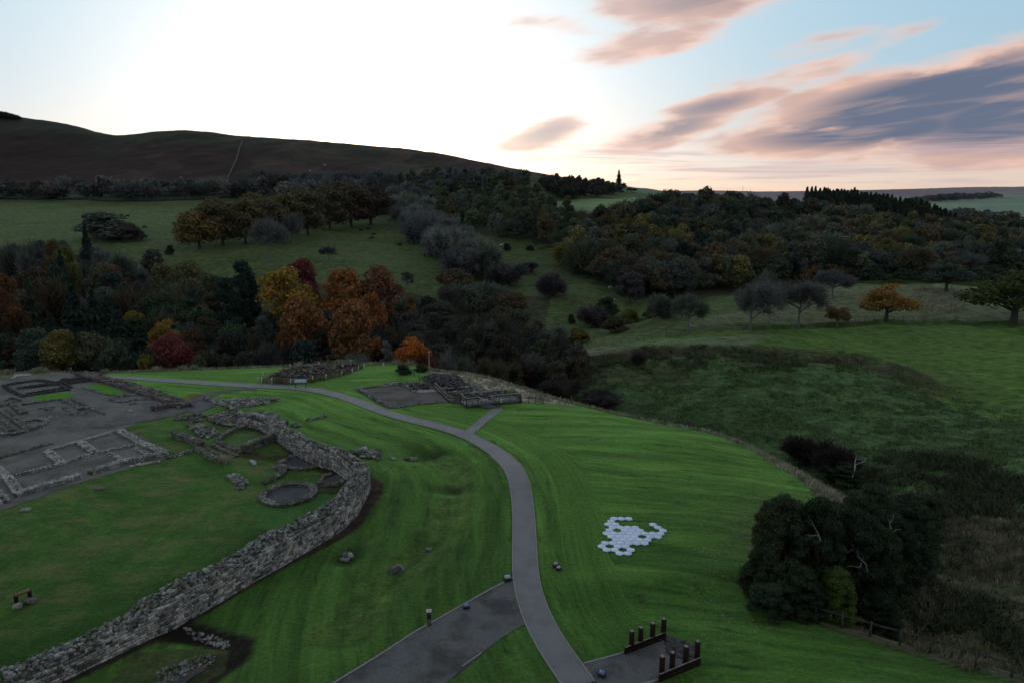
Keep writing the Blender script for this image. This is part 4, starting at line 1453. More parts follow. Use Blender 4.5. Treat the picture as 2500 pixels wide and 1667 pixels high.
# east side
ruin('guard_tower_ruin', 'square mossy tower foundation holding grass against the fort wall', 'ruin', [
    (ZB([(480, 780), (560, 720), (690, 650), (820, 618)]), dict(thin, T=.55, hf=.4)),
    (ZB([(490, 785), (600, 845), (745, 893)]), dict(thin, T=.6, hf=.3)),
    (ZB([(430, 810), (560, 870), (690, 928)]), dict(low, T=.45)),
    (ZB([(760, 895), (900, 830), (1085, 765)]), dict(T=.9, hf=.85, L=.35, ch=.18, topsize=.32))], M['stone_moss'], n_ind=80, min_px=7.5)
ruin('cross_wall_ruin', 'thick rubble walls crossing beside the dry grass tuft', 'ruin', [
    (ZB([(15, 715), (150, 765), (320, 840)]), dict(T=.75, hf=.7, L=.35, ch=.18, topsize=.3)),
    (ZB([(270, 868), (360, 920), (455, 985)]), dict(T=.6, hf=.45, L=.35, ch=.17)),
    (ZB([(330, 850), (430, 905), (520, 965)]), dict(T=1.0, hf=.18, L=.35, ch=.17, topsize=.36))], M['stone_moss'], n_ind=60, min_px=7.5)
ruin('gate_rubble', 'heap of grey rubble at the far end of the fort wall', 'rubble', [
    (ZB([(30, 530), (200, 520), (330, 490)]), dict(T=1.6, hf=.2, L=.4, ch=.2, topsize=.35, topd=.55)),
    (ZB([(180, 560), (320, 545)]), dict(T=1.2, hf=.2, L=.4, ch=.2, topsize=.35, topd=.6))], M['stone_moss'])


def heap(name, label, cat, poly_px, n, size, mat, h=0.3, group=None, n_ind=200, min_px=8.0, kset=(0, 1)):
    W_ = pw(poly_px)
    c = pt(*np.mean(poly_px, axis=0))
    root = empty(name, tuple(c)); tag(root, label, cat, group)
    xs = [p[0] for p in W_]; ys = [p[1] for p in W_]
    Q = []
    while len(Q) < n:
        x, y = rnd.uniform(min(xs), max(xs)), rnd.uniform(min(ys), max(ys))
        if in_poly(np.array([x]), np.array([y]), W_)[0]:
            Q.append((x, y))
    Q = np.array(Q)
    d = -sdist(Q[:, 0], Q[:, 1], W_)
    S_ = Stones()
    for (x, y), dd in zip(Q, d):
        a = size * rnd.uniform(.6, 1.45)
        S_.add(x, y, hz(x, y) + min(h, dd * 0.7) * rnd.uniform(.3, 1) + a * .12, rnd.uniform(0, 3.14), a, a * rnd.uniform(.55, 1), a * rnd.uniform(.35, .7), rnd.choice(kset), .35)
    S_.finish(root, mat, n_ind, min_px)
    return root


def ring(name, label, cx, cy, rout_px, T, h, a0, a1, mat, gravel=True, n_ind=80):
    c = pt(cx, cy); r = math.hypot(*(pt(cx + rout_px, cy)[:2] - c[:2])) - T / 2
    root = empty(name, tuple(c)); tag(root, label, 'ruin', None)
    P = np.array([(c[0] + r * math.cos(a), c[1] + r * math.sin(a)) for a in np.radians(np.linspace(a0, a1, 60))])
    S_ = Stones(); core_ = MB()
    wall_run(S_, P, T, h, L=.42, ch=.16, kind=1, topsize=.30, core=core_, rag=.03)
    core_.V = [tuple(np.array(v) - c) for v in core_.V]
    obj('wall_core', core_.mesh('wall_core', M['mortar']), root)
    S_.finish(root, mat, n_ind, 7.5)
    if gravel:
        PP = [(c[0] + (r - T * .3) * math.cos(a), c[1] + (r - T * .3) * math.sin(a)) for a in np.radians(np.arange(0, 360, 12))]
        o = sheet('gravel_floor', PP, M['ringgravel'], 0.05, 0.5, None)
        o.parent = root; o.location = -c
    return root


ring('roundhouse_ruin', 'complete round stone ring with grey gravel floor inside the fort wall bend', 704.7, 1208, 69, .68, .27, -10, 350, M['stone_moss'])
ring('roundhouse_ruin', 'half-buried round ring of stones tucked under the inner face of the fort wall', 733, 1133, 52, .6, .28, 95, 352, M['stone_moss'])
ring('roundhouse_ruin', 'part of a round ring with dark gravel wedged against the wall bend', 814, 1172, 38, .6, .25, 110, 330, M['stone_moss'])
ruin('squiggle_wall', 'short crooked mossy wall between the two upper round rings', 'ruin', [
    (ZB([(965, 1230), (1060, 1185), (1150, 1140), (1185, 1100), (1150, 1065), (1100, 1058)]), dict(T=.7, hf=.3, L=.35, ch=.16, topsize=.32, curve=True))], M['stone_moss'], n_ind=40, min_px=7.5)
heap('stone_pile', 'long heap of loose grey stones on the grass below the fort wall', 'rubble', ZB([(195, 640), (270, 590), (440, 640), (510, 700), (400, 745), (280, 715)]), 130, .42, M['stone'], .5)
heap('stone_pile', 'small rubble heap at the corner left of the long stone heap', 'rubble', ZB([(130, 590), (200, 580), (250, 640), (210, 660)]), 26, .4, M['stone_moss'], .4)
heap('stone_platform', 'square flat platform of small stones in a hollow on the worn grass', 'ruin', ZB([(590, 1150), (690, 1122), (825, 1218), (725, 1290)]), 170, .33, M['stone'], .16, min_px=6)
heap('rubble_bed', 'ragged bed of rubble and slabs beside the small link path', 'ruin', ZB([(480, 355), (640, 330), (850, 310), (1010, 318), (1165, 322), (1010, 372), (860, 400), (700, 420), (600, 410)]), 260, .40, M['stone'], .18, min_px=6.5)
ruin('slab_kerb', 'line of pale slabs edging the rubble bed toward the fort wall', 'ruin', [
    (ZB([(350, 312), (480, 362), (600, 410), (690, 445), (740, 490)]), dict(T=.8, hf=.22, L=.75, ch=.2, topsize=.5, topd=.6)),
    (ZB([(520, 345), (640, 365), (680, 400), (860, 400), (1120, 340)]), dict(T=.5, hf=.3, L=.6, ch=.2, topsize=.4, topd=.6))], M['stone'], n_ind=40, min_px=7)
heap('slab_row', 'row of big loose grey slabs running down the bank below the fort wall rail', 'stones', ZB([(770, 520), (900, 490), (1030, 500), (1110, 545), (1240, 590), (1140, 610), (1000, 570), (880, 535)]), 34, .95, M['stone'], .2, kset=(1,))
ruin('slab_row', 'short narrow row of stones alone on the lawn', 'stones', [(ZB([(1430, 555), (1520, 535), (1625, 512)]), dict(T=.55, hf=.22, L=.5, ch=.2, topsize=.4))], M['stone'], n_ind=20)
heap('slab_row', 'flat patch of small stones at the foot of the loose slabs', 'stones', ZB([(1250, 600), (1330, 590), (1390, 615), (1320, 628)]), 24, .4, M['stone'], .1)
heap('rock_cluster', 'cluster of weathered grey boulders on the bank above the ditch', 'rocks', zoomc(600, 860, .38265, [(685, 640), (740, 622), (860, 635), (855, 670), (760, 682), (700, 672)]), 46, .62, M['stone'], .25)
for c_, lab, n_, sz in (((840, 683), 'single small rock just below the boulder cluster', 2, .5), ((915, 683), 'pair of low grey rocks between cluster and hollow', 3, .5), ((1040, 684), 'low pale rocks beside the dark hollow by the ditch', 7, .6)):
    p_ = zoomc(600, 860, .38265, [(c_[0] - 32, c_[1] - 4), (c_[0] + 32, c_[1] - 6), (c_[0] + 36, c_[1] + 5), (c_[0] - 26, c_[1] + 6)])
    heap('rock', lab, 'rocks', p_, n_, sz, M['stone'], .08)
heap('rock', 'two pale stones lying in the dark pit on the mown bank', 'rocks', [(836, 1352), (856, 1350), (858, 1372), (835, 1374)], 6, .4, M['stone'], .1)
heap('rock', 'flat rock showing through the grass near the bottom of the ditch', 'rocks', [(958, 1389), (985, 1378), (990, 1386), (962, 1396)], 4, .7, M['stone_moss'], .04)
heap('rock', 'small rock in the ditch above the flat rock', 'rocks', [(1044, 1336), (1058, 1332), (1060, 1340), (1046, 1344)], 2, .5, M['stone'], .05)
heap('drain_stones', 'wet stones scattered along the drain at the foot of the fort wall', 'stones', [(445, 1530), (500, 1545), (560, 1568), (552, 1592), (530, 1580), (470, 1558)], 90, .21, M['stone'], .12)
heap('drain_stones', 'dark rubble beside the puddle at the bottom of the picture', 'stones', [(385, 1640), (470, 1605), (530, 1600), (520, 1625), (440, 1660), (380, 1690)], 200, .17, M['stone_moss'], .05, min_px=8)
pud = sheet('puddle', pw([(418, 1655), (470, 1640), (515, 1616), (500, 1638), (455, 1664), (440, 1690), (405, 1690)]), M['pond'], 0.10, 0.4)
heap('mound_rubble', 'oval mound of brown rubble inside a ring of white stakes', 'rubble', zoomc(580, 860, .3061, [(215, 215), (300, 175), (400, 145), (520, 125), (680, 132), (830, 120), (960, 110), (1000, 125), (900, 165), (700, 200), (560, 235), (400, 245), (270, 235)]), 760, .40, M['stone_brown'], 1.0, n_ind=100, min_px=6)
ruin('court_wall', 'low stone edge round the brown gravel court beside the boardwalk', 'ruin', [
    (zoomc(840, 860, .20408, [(165, 440), (290, 510), (400, 590), (530, 660)]), dict(T=.55, hf=.22, L=.35, ch=.16, topsize=.3)),
    (zoomc(840, 860, .20408, [(530, 662), (640, 660), (880, 622), (1100, 605), (1230, 600)]), dict(T=.3, hf=.16, L=.3, ch=.15, topsize=.25)),
    (zoomc(840, 860, .20408, [(165, 440), (340, 415), (640, 392), (740, 400), (780, 440), (850, 478)]), dict(T=.35, hf=.2, L=.3, ch=.15, topsize=.3)),
    (zoomc(840, 860, .20408, [(480, 390), (640, 380), (860, 372), (940, 385)]), dict(T=.5, hf=.22, L=.35, ch=.16, topsize=.35))], M['stone'])
pk = sheet('pink_floor', pw(zoomc(840, 860, .20408, [(860, 480), (890, 455), (1080, 448), (1100, 475), (940, 484)])), mat_simple('pink_plaster_floor', (0.26, 0.20, 0.23), .8, 6, .12), 0.07, 0.5)
sheet('excavation_floor', hypo_w, M['soil'], 0.03, 0.6)
sheet('boardwalk_ground', pw(zoomc(840, 860, .20408, [(1470, 625), (1740, 575), (1760, 480), (1960, 470), (2120, 500), (2130, 605), (1900, 612), (1780, 610), (1720, 640), (1600, 650)])), M['soil'], 0.05, 0.6)
sheet('rubble_floor', pw(zoomc(840, 860, .20408, [(655, 396), (860, 374), (990, 372), (1075, 428), (1075, 450), (860, 486), (805, 458)])), M['gravel_court'], 0.05, 0.6)
heap('floor_rubble', 'dark loose stones in the corner between court and rail fence', 'rubble', zoomc(840, 860, .20408, [(760, 405), (860, 384), (980, 385), (1060, 430), (900, 448), (820, 450)]), 90, .34, M['stone_dark'], .12)
heap('bathhouse_rubble', 'dark field of stacked hypocaust stones behind the long rail fence', 'ruin', zoomc(840, 860, .20408, [(935, 305), (1060, 280), (1330, 282), (1400, 330), (1470, 400), (1500, 435), (1380, 455), (1200, 455), (1080, 375)]), 520, .42, M['stone_dark'], .45, n_ind=0)
heap('bathhouse_rubble', 'paler strip of stones along the right side of the dark hypocaust', 'ruin', zoomc(840, 860, .20408, [(1340, 285), (1390, 300), (1530, 395), (1640, 440), (1655, 460), (1540, 430), (1480, 400)]), 130, .40, M['stone'], .3, n_ind=0)
ruin('bathhouse_wall', 'low bathhouse walls under and behind the boardwalk rails', 'ruin', [
    (zoomc(840, 860, .20408, [(1180, 462), (1330, 440), (1490, 440)]), dict(T=.6, hf=.4, L=.4, ch=.18)),
    (zoomc(840, 860, .20408, [(1245, 500), (1400, 488), (1640, 470)]), dict(T=.6, hf=.4, L=.4, ch=.18)),
    (zoomc(840, 860, .20408, [(1500, 430), (1590, 425), (1660, 470)]), dict(T=.6, hf=.4, L=.4, ch=.18)),
    (zoomc(840, 860, .20408, [(1520, 520), (1680, 492), (1930, 475)]), dict(T=.7, hf=.45, L=.5, ch=.2, topsize=.45))], M['stone'])

sheet('grass_plot', pw(ZA([(905, 268), (1085, 247), (1355, 348), (1280, 362), (1150, 360)])), M['ground'], 0.05, 0.5)
sheet('grass_plot', pw(ZA([(345, 378), (715, 330), (812, 385), (420, 442)])), M['ground'], 0.05, 0.5)
for o in bpy.data.objects:
    if o.name.startswith('grass_plot'):
        me = o.data; n_ = len(me.vertices)
        for nm, c_ in (('gcol', (.045, .135, .012, 1)), ('gpar', (0, 0.2, 0.0, 1))):
            a_ = me.color_attributes.new(nm, 'FLOAT_COLOR', 'POINT'); a_.data.foreach_set('color', np.tile(c_, n_).astype(np.float32))
slab = sheet('concrete_slab', pw(ZA([(105, 190), (150, 170), (185, 135), (350, 130), (335, 158), (190, 168), (150, 190)])), M['edging'], 0.06, 0.5)
trk = sheet('worn_track', pw(ZA([(930, 715), (1150, 655), (1300, 605), (1480, 590), (1620, 578), (1800, 555), (2000, 530), (2000, 545), (1850, 590), (1640, 632), (1400, 672), (1200, 700), (1050, 715)])), mat_simple('worn_track_grit', (0.125, 0.12, 0.115), .9, 9, .3, .01, .25, (.08, .075, .065), .5, .42, .6), 0.06, 0.6)


def block(name, label, cat, px, py, sx, sy, sz, yaw, mat, group=None):
    p = pt(px, py)
    S_ = (BLOCK)[rnd.randrange(8)]
    o = obj(name, mesh_np(name, S_[0] * np.array([sx, sy, sz]) * 1.05, S_[1], [mat]), None, (p[0], p[1], p[2] + sz * .45))
    o.rotation_euler = (0, 0, yaw)
    return tag(o, label, cat, group)


block('stone_block', 'squared stone block on the grass just below the barrack gap', 'stone block', 243, 1194, .85, .45, .22, .25, M['stone_pale'])
block('stone_block', 'squared stone block alone on the worn grass near the left edge', 'stone block', 63, 1246, .8, .5, .22, .2, M['stone_pale'])
block('stone_trough', 'pale stone slab lying askew on grass above the round rings', 'stone slab', 618.5, 1131, 1.45, .42, .25, -0.95, mat_simple('pale_slab', (.30, .33, .34), .8, 5, .15))
# ------------------------------------------------------------------ white hexagon tiles on the lawn
HEXC = {0: {0: 812, 2: 938, 4: 1066}, 1: {-1: 765}, 2: {-2: 708, 0: 838, 10: 1487}, 3: {-1: 785, 1: 915, 3: 1045, 5: 1172, 11: 1570}, 4: {-2: 735, 2: 992, 4: 1125, 6: 1262, 12: 1655},
        5: {-3: 670, -1: 805, 1: 935, 3: 1065, 5: 1195, 7: 1330, 9: 1468, 11: 1612}, 6: {-2: 750, 0: 880, 2: 1010, 4: 1145, 8: 1432, 10: 1572}, 7: {-1: 830, 1: 960, 3: 1095, 5: 1237, 7: 1380},
        8: {-4: 632, -2: 768, 0: 900, 2: 1040, 4: 1187, 6: 1335}, 9: {-5: 578, -1: 865, 1: 1005}, 10: {-4: 665, -2: 803, 2: 1085}, 11: {-1: 890, 1: 1035}}
HEXY = [504, 565, 631, 691, 752, 812, 875, 938, 1002, 1068, 1142, 1221]
HZ = []; HWd = []
for r_i, row_ in HEXC.items():
    for u_i, xx in row_.items():
        HZ.append(complex(u_i / 2, -r_i * math.sqrt(3) / 2))
        q = pt(1400 + xx * .12755, 1200 + HEXY[r_i] * .12755); HWd.append(complex(q[0], q[1]))
HZ = np.array(HZ); HWd = np.array(HWd)
zm, wm = HZ.mean(), HWd.mean()
s_h = np.sum(np.conj(HZ - zm) * (HWd - wm)) / np.sum(np.abs(HZ - zm) ** 2)
o_h = wm - s_h * zm
vec = np.array([s_h.real, s_h.imag])
HW = float(np.hypot(*vec)); th = math.atan2(vec[1], vec[0])
R_ = HW / math.sqrt(3)
hex_root = pt(1552, 1300)
he = empty('hexagon_tile_sculpture', tuple(hex_root))
tag(he, 'white hexagon tiles laid on the lawn in the shape of a horned animal head', 'tile artwork')
hv = []
for dz, sc in ((0, 1.0), (.05, 1.0), (.062, .95)):
    for k in range(6):
        a = th + math.pi / 6 + k * math.pi / 3
        hv.append((math.cos(a) * R_ * .965 * sc, math.sin(a) * R_ * .965 * sc, dz))
hf_ = [(i, (i + 1) % 6, (i + 1) % 6 + 6, i + 6) for i in range(6)] + [(i + 6, (i + 1) % 6 + 6, (i + 1) % 6 + 12, i + 12) for i in range(6)]
hf_ += [(12, 13, 14, 15), (12, 15, 16, 17)]
hexm = mesh_np('tile', hv, hf_, [M['white']])
for z_h in HZ:
    q = o_h + s_h * z_h; q = np.array([q.real, q.imag])
    o = obj('tile', hexm, he, (q[0] - hex_root[0], q[1] - hex_root[1], hz(*q) - hex_root[2] + .05))
    o.rotation_euler = (rnd.uniform(-.012, .012), rnd.uniform(-.012, .012), 0)


# ------------------------------------------------------------------ oak posts of the timber gate
def gate_row(label, posts_px, b0, b1, boards_h):
    base0 = pt(*posts_px[0][1])
    root = empty('timber_gate_row', tuple(base0)); tag(root, label, 'timber structure', 'two rows of dark oak gate posts')
    for (top, bot) in posts_px:
        p = pt(*bot) - base0
        h = 1.42
        mb = MB(); mb.box((p[0], p[1], p[2] + h / 2 - .1), .24, .24, h + .2, .35)
        o = obj('post', mb.mesh('post', M['wood_dark']), root)
        cb = MB(); cb.box((p[0], p[1], p[2] + h + .012), .22, .22, .02, .35)
        obj('post_cap', cb.mesh('post_cap', M['wood_cut']), o)
    a = pt(*b0) - base0; b = pt(*b1) - base0
    d = (b - a); d[2] = 0; d /= np.linalg.norm(d); n = np.array([d[1], -d[0], 0]) * .16
    for k in range(2):
        z = .14 + k * .255
        mb = MB(); mb.beam(a + n + (0, 0, z + .0), b + n + (0, 0, z), .07, .25)
        obj('board', mb.mesh('board', M['wood_dark']), root)
    mb = MB(); mb.beam(a + n + (0, 0, .515), b + n + (0, 0, .515), .075, .02)
    obj('board_top', mb.mesh('board_top', M['wood_cut']), root)


gate_row('farther row of four dark oak gate posts joined by a low board', [((1541, 1538), (1541, 1589)), ((1563, 1529), (1563, 1580)), ((1592, 1516), (1592, 1569)), ((1619, 1505), (1619, 1558))], (1521, 1594), (1621, 1556), .45)
gate_row('nearer row of four dark oak gate posts at the bottom edge of the lawn', [((1617, 1600), (1615, 1653)), ((1642, 1589), (1640, 1643)), ((1676, 1575), (1673, 1628)), ((1703, 1563), (1701, 1615))], (1604, 1660), (1705, 1618), .45)
# flagstones behind the posts
fs = empty('flagstone_patch', tuple(pt(1665, 1580))); tag(fs, 'patch of cracked flagstones between the two rows of oak posts', 'paving')
fsl = np.array(fs.location)
for i in range(7):
    for j in range(5):
        p = pt(1628 + i * 10 + j * 2.0, 1556 + i * 4.5 + j * 9 - i * 1.0)
        S_ = BLOCK[rnd.randrange(8)]
        o = obj('flagstone', mesh_np('flagstone', S_[0] * np.array([.46, .42, .09]), S_[1], [M['stone_dark'] if rnd.random() < .5 else M['mortar']]), fs, tuple(p + (rnd.uniform(-.05, .05), rnd.uniform(-.05, .05), .05) - fsl))
        o.rotation_euler = (0, 0, .5 + rnd.uniform(-.2, .2))


# ------------------------------------------------------------------ ground lamps
def lamp(label, px, py, glass, yaw, s=1.0):
    p = pt(px, py)
    root = empty('ground_lamp', tuple(p), yaw); tag(root, label, 'floodlight')
    root.scale = (s, s, s)
    mb = MB(); mb.box((0, 0, .04), .42, .30, .08); obj('base', mb.mesh('base', M['black_metal']), root)
    mb = MB()
    mb.V = [(-.2, -.15, .10), (.2, -.15, .10), (.2, .15, .10), (-.2, .15, .10), (-.19, -.11, .24), (.19, -.11, .24), (.19, .15, .33), (-.19, .15, .33)]
    mb.F = [(0, 3, 2, 1), (4, 5, 6, 7), (0, 1, 5, 4), (1, 2, 6, 5), (2, 3, 7, 6), (3, 0, 4, 7)]
    hd = obj('housing', mb.mesh('housing', M['black_metal']), root)
    mb = MB()
    n_ = np.array([0, -.327, .945]) * .012
    mb.V = [tuple(np.array(v) + n_) for v in ((-.165, -.09, .2475), (.165, -.09, .2475), (.165, .13, .3235), (-.165, .13, .3235))] + [(-.165, -.09, .24), (.165, -.09, .24), (.165, .13, .316), (-.165, .13, .316)]
    mb.F = [(0, 1, 2, 3), (0, 4, 5, 1), (1, 5, 6, 2), (2, 6, 7, 3), (3, 7, 4, 0)]
    obj('lens', mb.mesh('lens', glass), hd)
    for sx in (-1, 1):
        mb = MB(); mb.box((sx * .225, 0, .14), .02, .06, .2); obj('bracket', mb.mesh('bracket', M['black_metal']), root)


lamp('pink-lensed ground floodlight on the lawn right of the path', 1357, 1383, M['glass_pink'], 0.5)
lamp('pale blue-lensed ground floodlight touching the pink one on the lawn', 1364, 1391, M['glass_grey'], 0.6, .9)
lamp('grey-lensed floodlight in the corner where the gravel spur meets the path', 1239, 1418, M['glass_grey'], .25, 1.3)
lamp('blue-lensed floodlight on the upper edge of the gravel spur', 1138.5, 1485, M['glass_blue'], .2, 1.0)
lamp('blue-lensed floodlight on the gate gravel at the bottom edge', 1469, 1651, M['glass_blue'], -.6, 1.05)

# marker post
p = pt(1048, 1526)
mk = empty('marker_post', tuple(p)); tag(mk, 'short wooden marker post with white square cap beside the gravel spur', 'post')
for dx in (-.07, .07):
    mb = MB(); mb.box((dx, 0, .4), .09, .09, .8); obj('leg', mb.mesh('leg', M['wood']), mk)
mb = MB(); mb.box((0, 0, .80), .27, .16, .55); hb = obj('head_board', mb.mesh('head_board', M['black_metal']), mk)
mb = MB(); mb.box((0, -.01, 1.10), .32, .32, .05); cp_ = obj('cap', mb.mesh('cap', M['white_paint']), mk)
mb = MB(); mb.box((0, -.01, 1.128), .12, .12, .006); obj('arrow_plate', mb.mesh('arrow_plate', M['black_metal']), cp_)

# plank bench and its two stones
p = pt(40, 1478); q = pt(76, 1463)
be = empty('plank_bench', tuple(p)); tag(be, 'small brown plank bench on two legs on the worn grass', 'bench')
a = np.zeros(3); b = q - p; b[2] = hz(q[0], q[1]) - p[2]
mb = MB(); mb.beam(a + (0, 0, .78), b + (0, 0, .78), .34, .10); obj('seat_plank', mb.mesh('seat_plank', M['wood_brown']), be)
for f in (.04, .96):
    mb = MB(); r0 = a * (1 - f) + b * f; mb.box((r0[0], r0[1], r0[2] + .35), .12, .28, .76); obj('leg', mb.mesh('leg', M['wood_dark']), be)
block('boulder', 'rounded pale boulder in front of the left leg of the plank bench', 'boulder', 44, 1484, .5, .42, .35, .3, M['stone_pale'])
block('boulder', 'rounded pale boulder in front of the right leg of the plank bench', 'boulder', 76, 1470, .62, .45, .32, .1, M['stone_pale'])

# information panel
p = pt(734.5, 946)
ip = empty('information_panel', tuple(p)); tag(ip, 'blue slanted information panel on two legs beside the path', 'sign')
for sx in (-.75, .75):
    mb = MB(); mb.box((sx, 0, .45), .09, .09, .95); obj('leg', mb.mesh('leg', M['black_metal']), ip)
mb = MB(); mb.beam((-.85, .30, 1.15), (.85, .30, 1.15), .05, .05); mb.beam((-.85, -.30, .85), (.85, -.30, .85), .05, .05)
mb.V += [(-.9, -.36, .85), (.9, -.36, .85), (.9, .36, 1.21), (-.9, .36, 1.21), (-.9, -.36, .89), (.9, -.36, .89), (.9, .36, 1.25), (-.9, .36, 1.25)]
n = len(mb.V) - 8; mb.F += [tuple(n + i for i in f) for f in ((0, 3, 2, 1), (4, 5, 6, 7), (0, 1, 5, 4), (1, 2, 6, 5), (2, 3, 7, 6), (3, 0, 4, 7))]
obj('panel', mb.mesh('panel', M['panel']), ip)


# ------------------------------------------------------------------ white stakes round the mound
stk_px = zoomc(580, 860, .3061, [(165, 240), (193, 245), (207, 200), (275, 250), (423, 255), (601, 236), (708, 220), (832, 190), (914, 173), (967, 150), (1012, 135), (1162, 125), (422, 135), (650, 120), (900, 100)])
stake0 = None
descr = ['leftmost white stake at the tip of the rubble mound', 'second white stake at the left tip of the rubble mound', 'white stake behind the left tip of the rubble mound', 'white stake below the left part of the brown rubble',
         'white stake just left of the information panel', 'white stake right of the information panel', 'white stake below the middle of the rough mound', 'white stake on the right flank of the mound',
         'white stake near the right end of the mound', 'second last white stake at the right end of the mound', 'last white stake at the right tip of the mound', 'white stake alone on the lawn between mound and shrubs',
         'white stake behind the brown rubble crest', 'white stake behind the middle of the mound', 'white stake behind the right half of the mound']
for k, pp in enumerate(stk_px):
    p = pt(*pp)
    if stake0 is None:
        mb = MB(); mb.box((0, 0, .45), .10, .10, 1.0); stake0 = mb.mesh('stake', M['white_paint'])
    o = obj('stake', stake0, None, tuple(p)); o.rotation_euler = (rnd.uniform(-.07, .07), rnd.uniform(-.07, .07), rnd.random())
    tag(o, descr[k], 'stake', 'white stakes round the rubble mound')


# ------------------------------------------------------------------ timber fences
def fence(name, label, ptsw, h, rails, pw_, mat, railmat, cat='fence', rail_w=.06, rail_h=.10, cap=False):
    """ptsw: list of world 3D foot positions; one post each"""
    base0 = np.array(ptsw[0], float)
    root = empty(name, tuple(base0)); tag(root, label, cat)
    P = [np.array(p, float) - base0 for p in ptsw]
    for p in P:
        mb = MB(); mb.box((p[0], p[1], p[2] + h / 2 - .1), pw_, pw_, h + .2, .2)
        obj('post', mb.mesh('post', mat), root)
    for i in range(len(P) - 1):
        for z in rails:
            mb = MB(); mb.beam(P[i] + (0, 0, z), P[i + 1] + (0, 0, z), rail_w, rail_h)
            obj('rail', mb.mesh('rail', railmat), root)
    return root


def along(L, step):
    W_ = resample(np.array([p[:2] for p in pts(L)]), step)
    return [(p[0], p[1], hz(p[0], p[1])) for p in W_]


fence('rail_fence', 'weathered timber rail fence in front of the shaded trees at lower right', [tuple(pt(*p)) for p in ((1867, 1477), (1989, 1514), (2054, 1533), (2124, 1553), (2196, 1574), (2270, 1593), (2380, 1628), (2469, 1652))], 1.12, (.98,), .10, M['wood_dim'], M['wood_dim'], rail_w=.04, rail_h=.09)
fence('rail_fence', 'old rail fence along the far rim above the sunken building', [tuple(pt(*p)) for p in ((-40, 914), (20, 911), (59, 905), (91, 903.5), (121, 903), (145, 904), (175, 911))], 1.05, (.9, .5), .14, M['wood'], M['wood'])
LB = zoomc(840, 860, .20408, [(775, 245), (840, 290), (900, 335), (960, 385), (1020, 430)])
fence('rail_fence', 'upper flight of timber rails descending beside the bathhouse', [tuple(pt(*p)) for p in LB], 1.05, (1.0, .5), .10, M['wood'], M['wood'])
LB = zoomc(840, 860, .20408, [(1085, 440), (1135, 490), (1190, 545), (1245, 598), (1310, 625)])
fence('rail_fence', 'lower flight of timber rails between gravel court and boardwalk', [tuple(pt(*p)) for p in LB], 1.1, (1.05, .55), .10, M['wood'], M['wood_pale'])
LB = zoomc(840, 860, .20408, [(1110, 500), (1250, 600)])
fence('rail_fence', 'short outer handrail beside the lower flight of rails', [tuple(pt(*p)) for p in LB], .8, (.75,), .08, M['wood'], M['wood'])
fence('rail_fence', 'low rail running from the boardwalk toward the rough grass', [tuple(pt(*p)) for p in zoomc(840, 860, .20408, [(2120, 600), (2210, 600), (2290, 605), (2380, 612)])], .8, (.7,), .1, M['wood'], M['wood'])

# ------------------------------------------------------------------ boardwalk
q4 = lambda a, b, up: pt(840 + a * .20408, 860 + b * .20408, up)
DZ = 0.35
TOP = DZ + 1.05
A1 = q4(1395, 490, TOP); A2 = q4(2040, 440, TOP); A3 = q4(2105, 488, TOP); A4 = q4(1735, 520, TOP)
B1 = q4(1465, 548, TOP); B2 = q4(1600, 532, TOP)
C1 = pt(840 + 1740 * .20408, 860 + 682 * .20408); C2 = pt(840 + 1868 * .20408, 860 + 652 * .20408)
bw = empty('boardwalk', tuple(B2)); tag(bw, 'timber boardwalk platform with handrails over the bathhouse ruins', 'walkway')
bl_ = np.array(bw.location)


def zs(p, up):
    return np.array([p[0], p[1], hz(p[0], p[1]) + up])


base_z = max(hz(*p[:2]) for p in (A1, A2, A3, A4, B1, B2))
lv = lambda p, up: np.array([p[0], p[1], base_z + up])
def plank_deck(Pa, Pb, Pc, Pd, n, mat):
    for i in range(n):
        f0, f1 = i / n, (i + .9) / n
        mb = MB()
        a0 = Pa + (Pb - Pa) * f0; a1 = Pa + (Pb - Pa) * f1; d0 = Pd + (Pc - Pd) * f0; d1 = Pd + (Pc - Pd) * f1
        mb.V = [tuple(v - bl_ - (0, 0, dz)) for dz in (.06, 0) for v in (a0, a1, d1, d0)]
        mb.F = [(0, 3, 2, 1), (4, 5, 6, 7), (0, 1, 5, 4), (1, 2, 6, 5), (2, 3, 7, 6), (3, 0, 4, 7)]
        obj('plank', mb.mesh('plank', mat), bw)


plank_deck(lv(A1, DZ), lv(A2, DZ), lv(A3, DZ), lv(B1, DZ), 60, M['deck'])
plank_deck(lv(B2, DZ + .004), lv(A4, DZ + .004), zs(C2, .06), zs(C1, .06), 1, M['deck_green'])
rails = [([lv(A1, DZ), lv(A2, DZ)], 6), ([lv(A2, DZ), lv(A3, DZ)], 2), ([lv(A3, DZ), lv(A4, DZ)], 3), ([lv(A4, DZ), zs(C2, .08)], 2), ([lv(A1, DZ), lv(B1, DZ)], 2), ([lv(B1, DZ), lv(B2, DZ)], 2), ([lv(B2, DZ), zs(C1, .08)], 3)]
for (a, b), n_ in rails:
    for i in range(n_ + 1):
        p_ = a + (b - a) * i / n_ - bl_
        mb = MB(); mb.box((p_[0], p_[1], p_[2] + .3), .10, .10, 1.65 - .15); obj('post', mb.mesh('post', M['wood']), bw)
    mb = MB(); mb.beam(a - bl_ + (0, 0, 1.06), b - bl_ + (0, 0, 1.06), .12, .06); obj('handrail', mb.mesh('handrail', M['wood_pale']), bw)
    mb = MB(); mb.beam(a - bl_ + (0, 0, .58), b - bl_ + (0, 0, .58), .05, .10); obj('mid_rail', mb.mesh('mid_rail', M['wood']), bw)
    mb = MB(); mb.beam(a - bl_ + (0, 0, -.16), b - bl_ + (0, 0, -.16), .06, .2); obj('joist', mb.mesh('joist', M['wood']), bw)
p_ = zs(C2, 0)
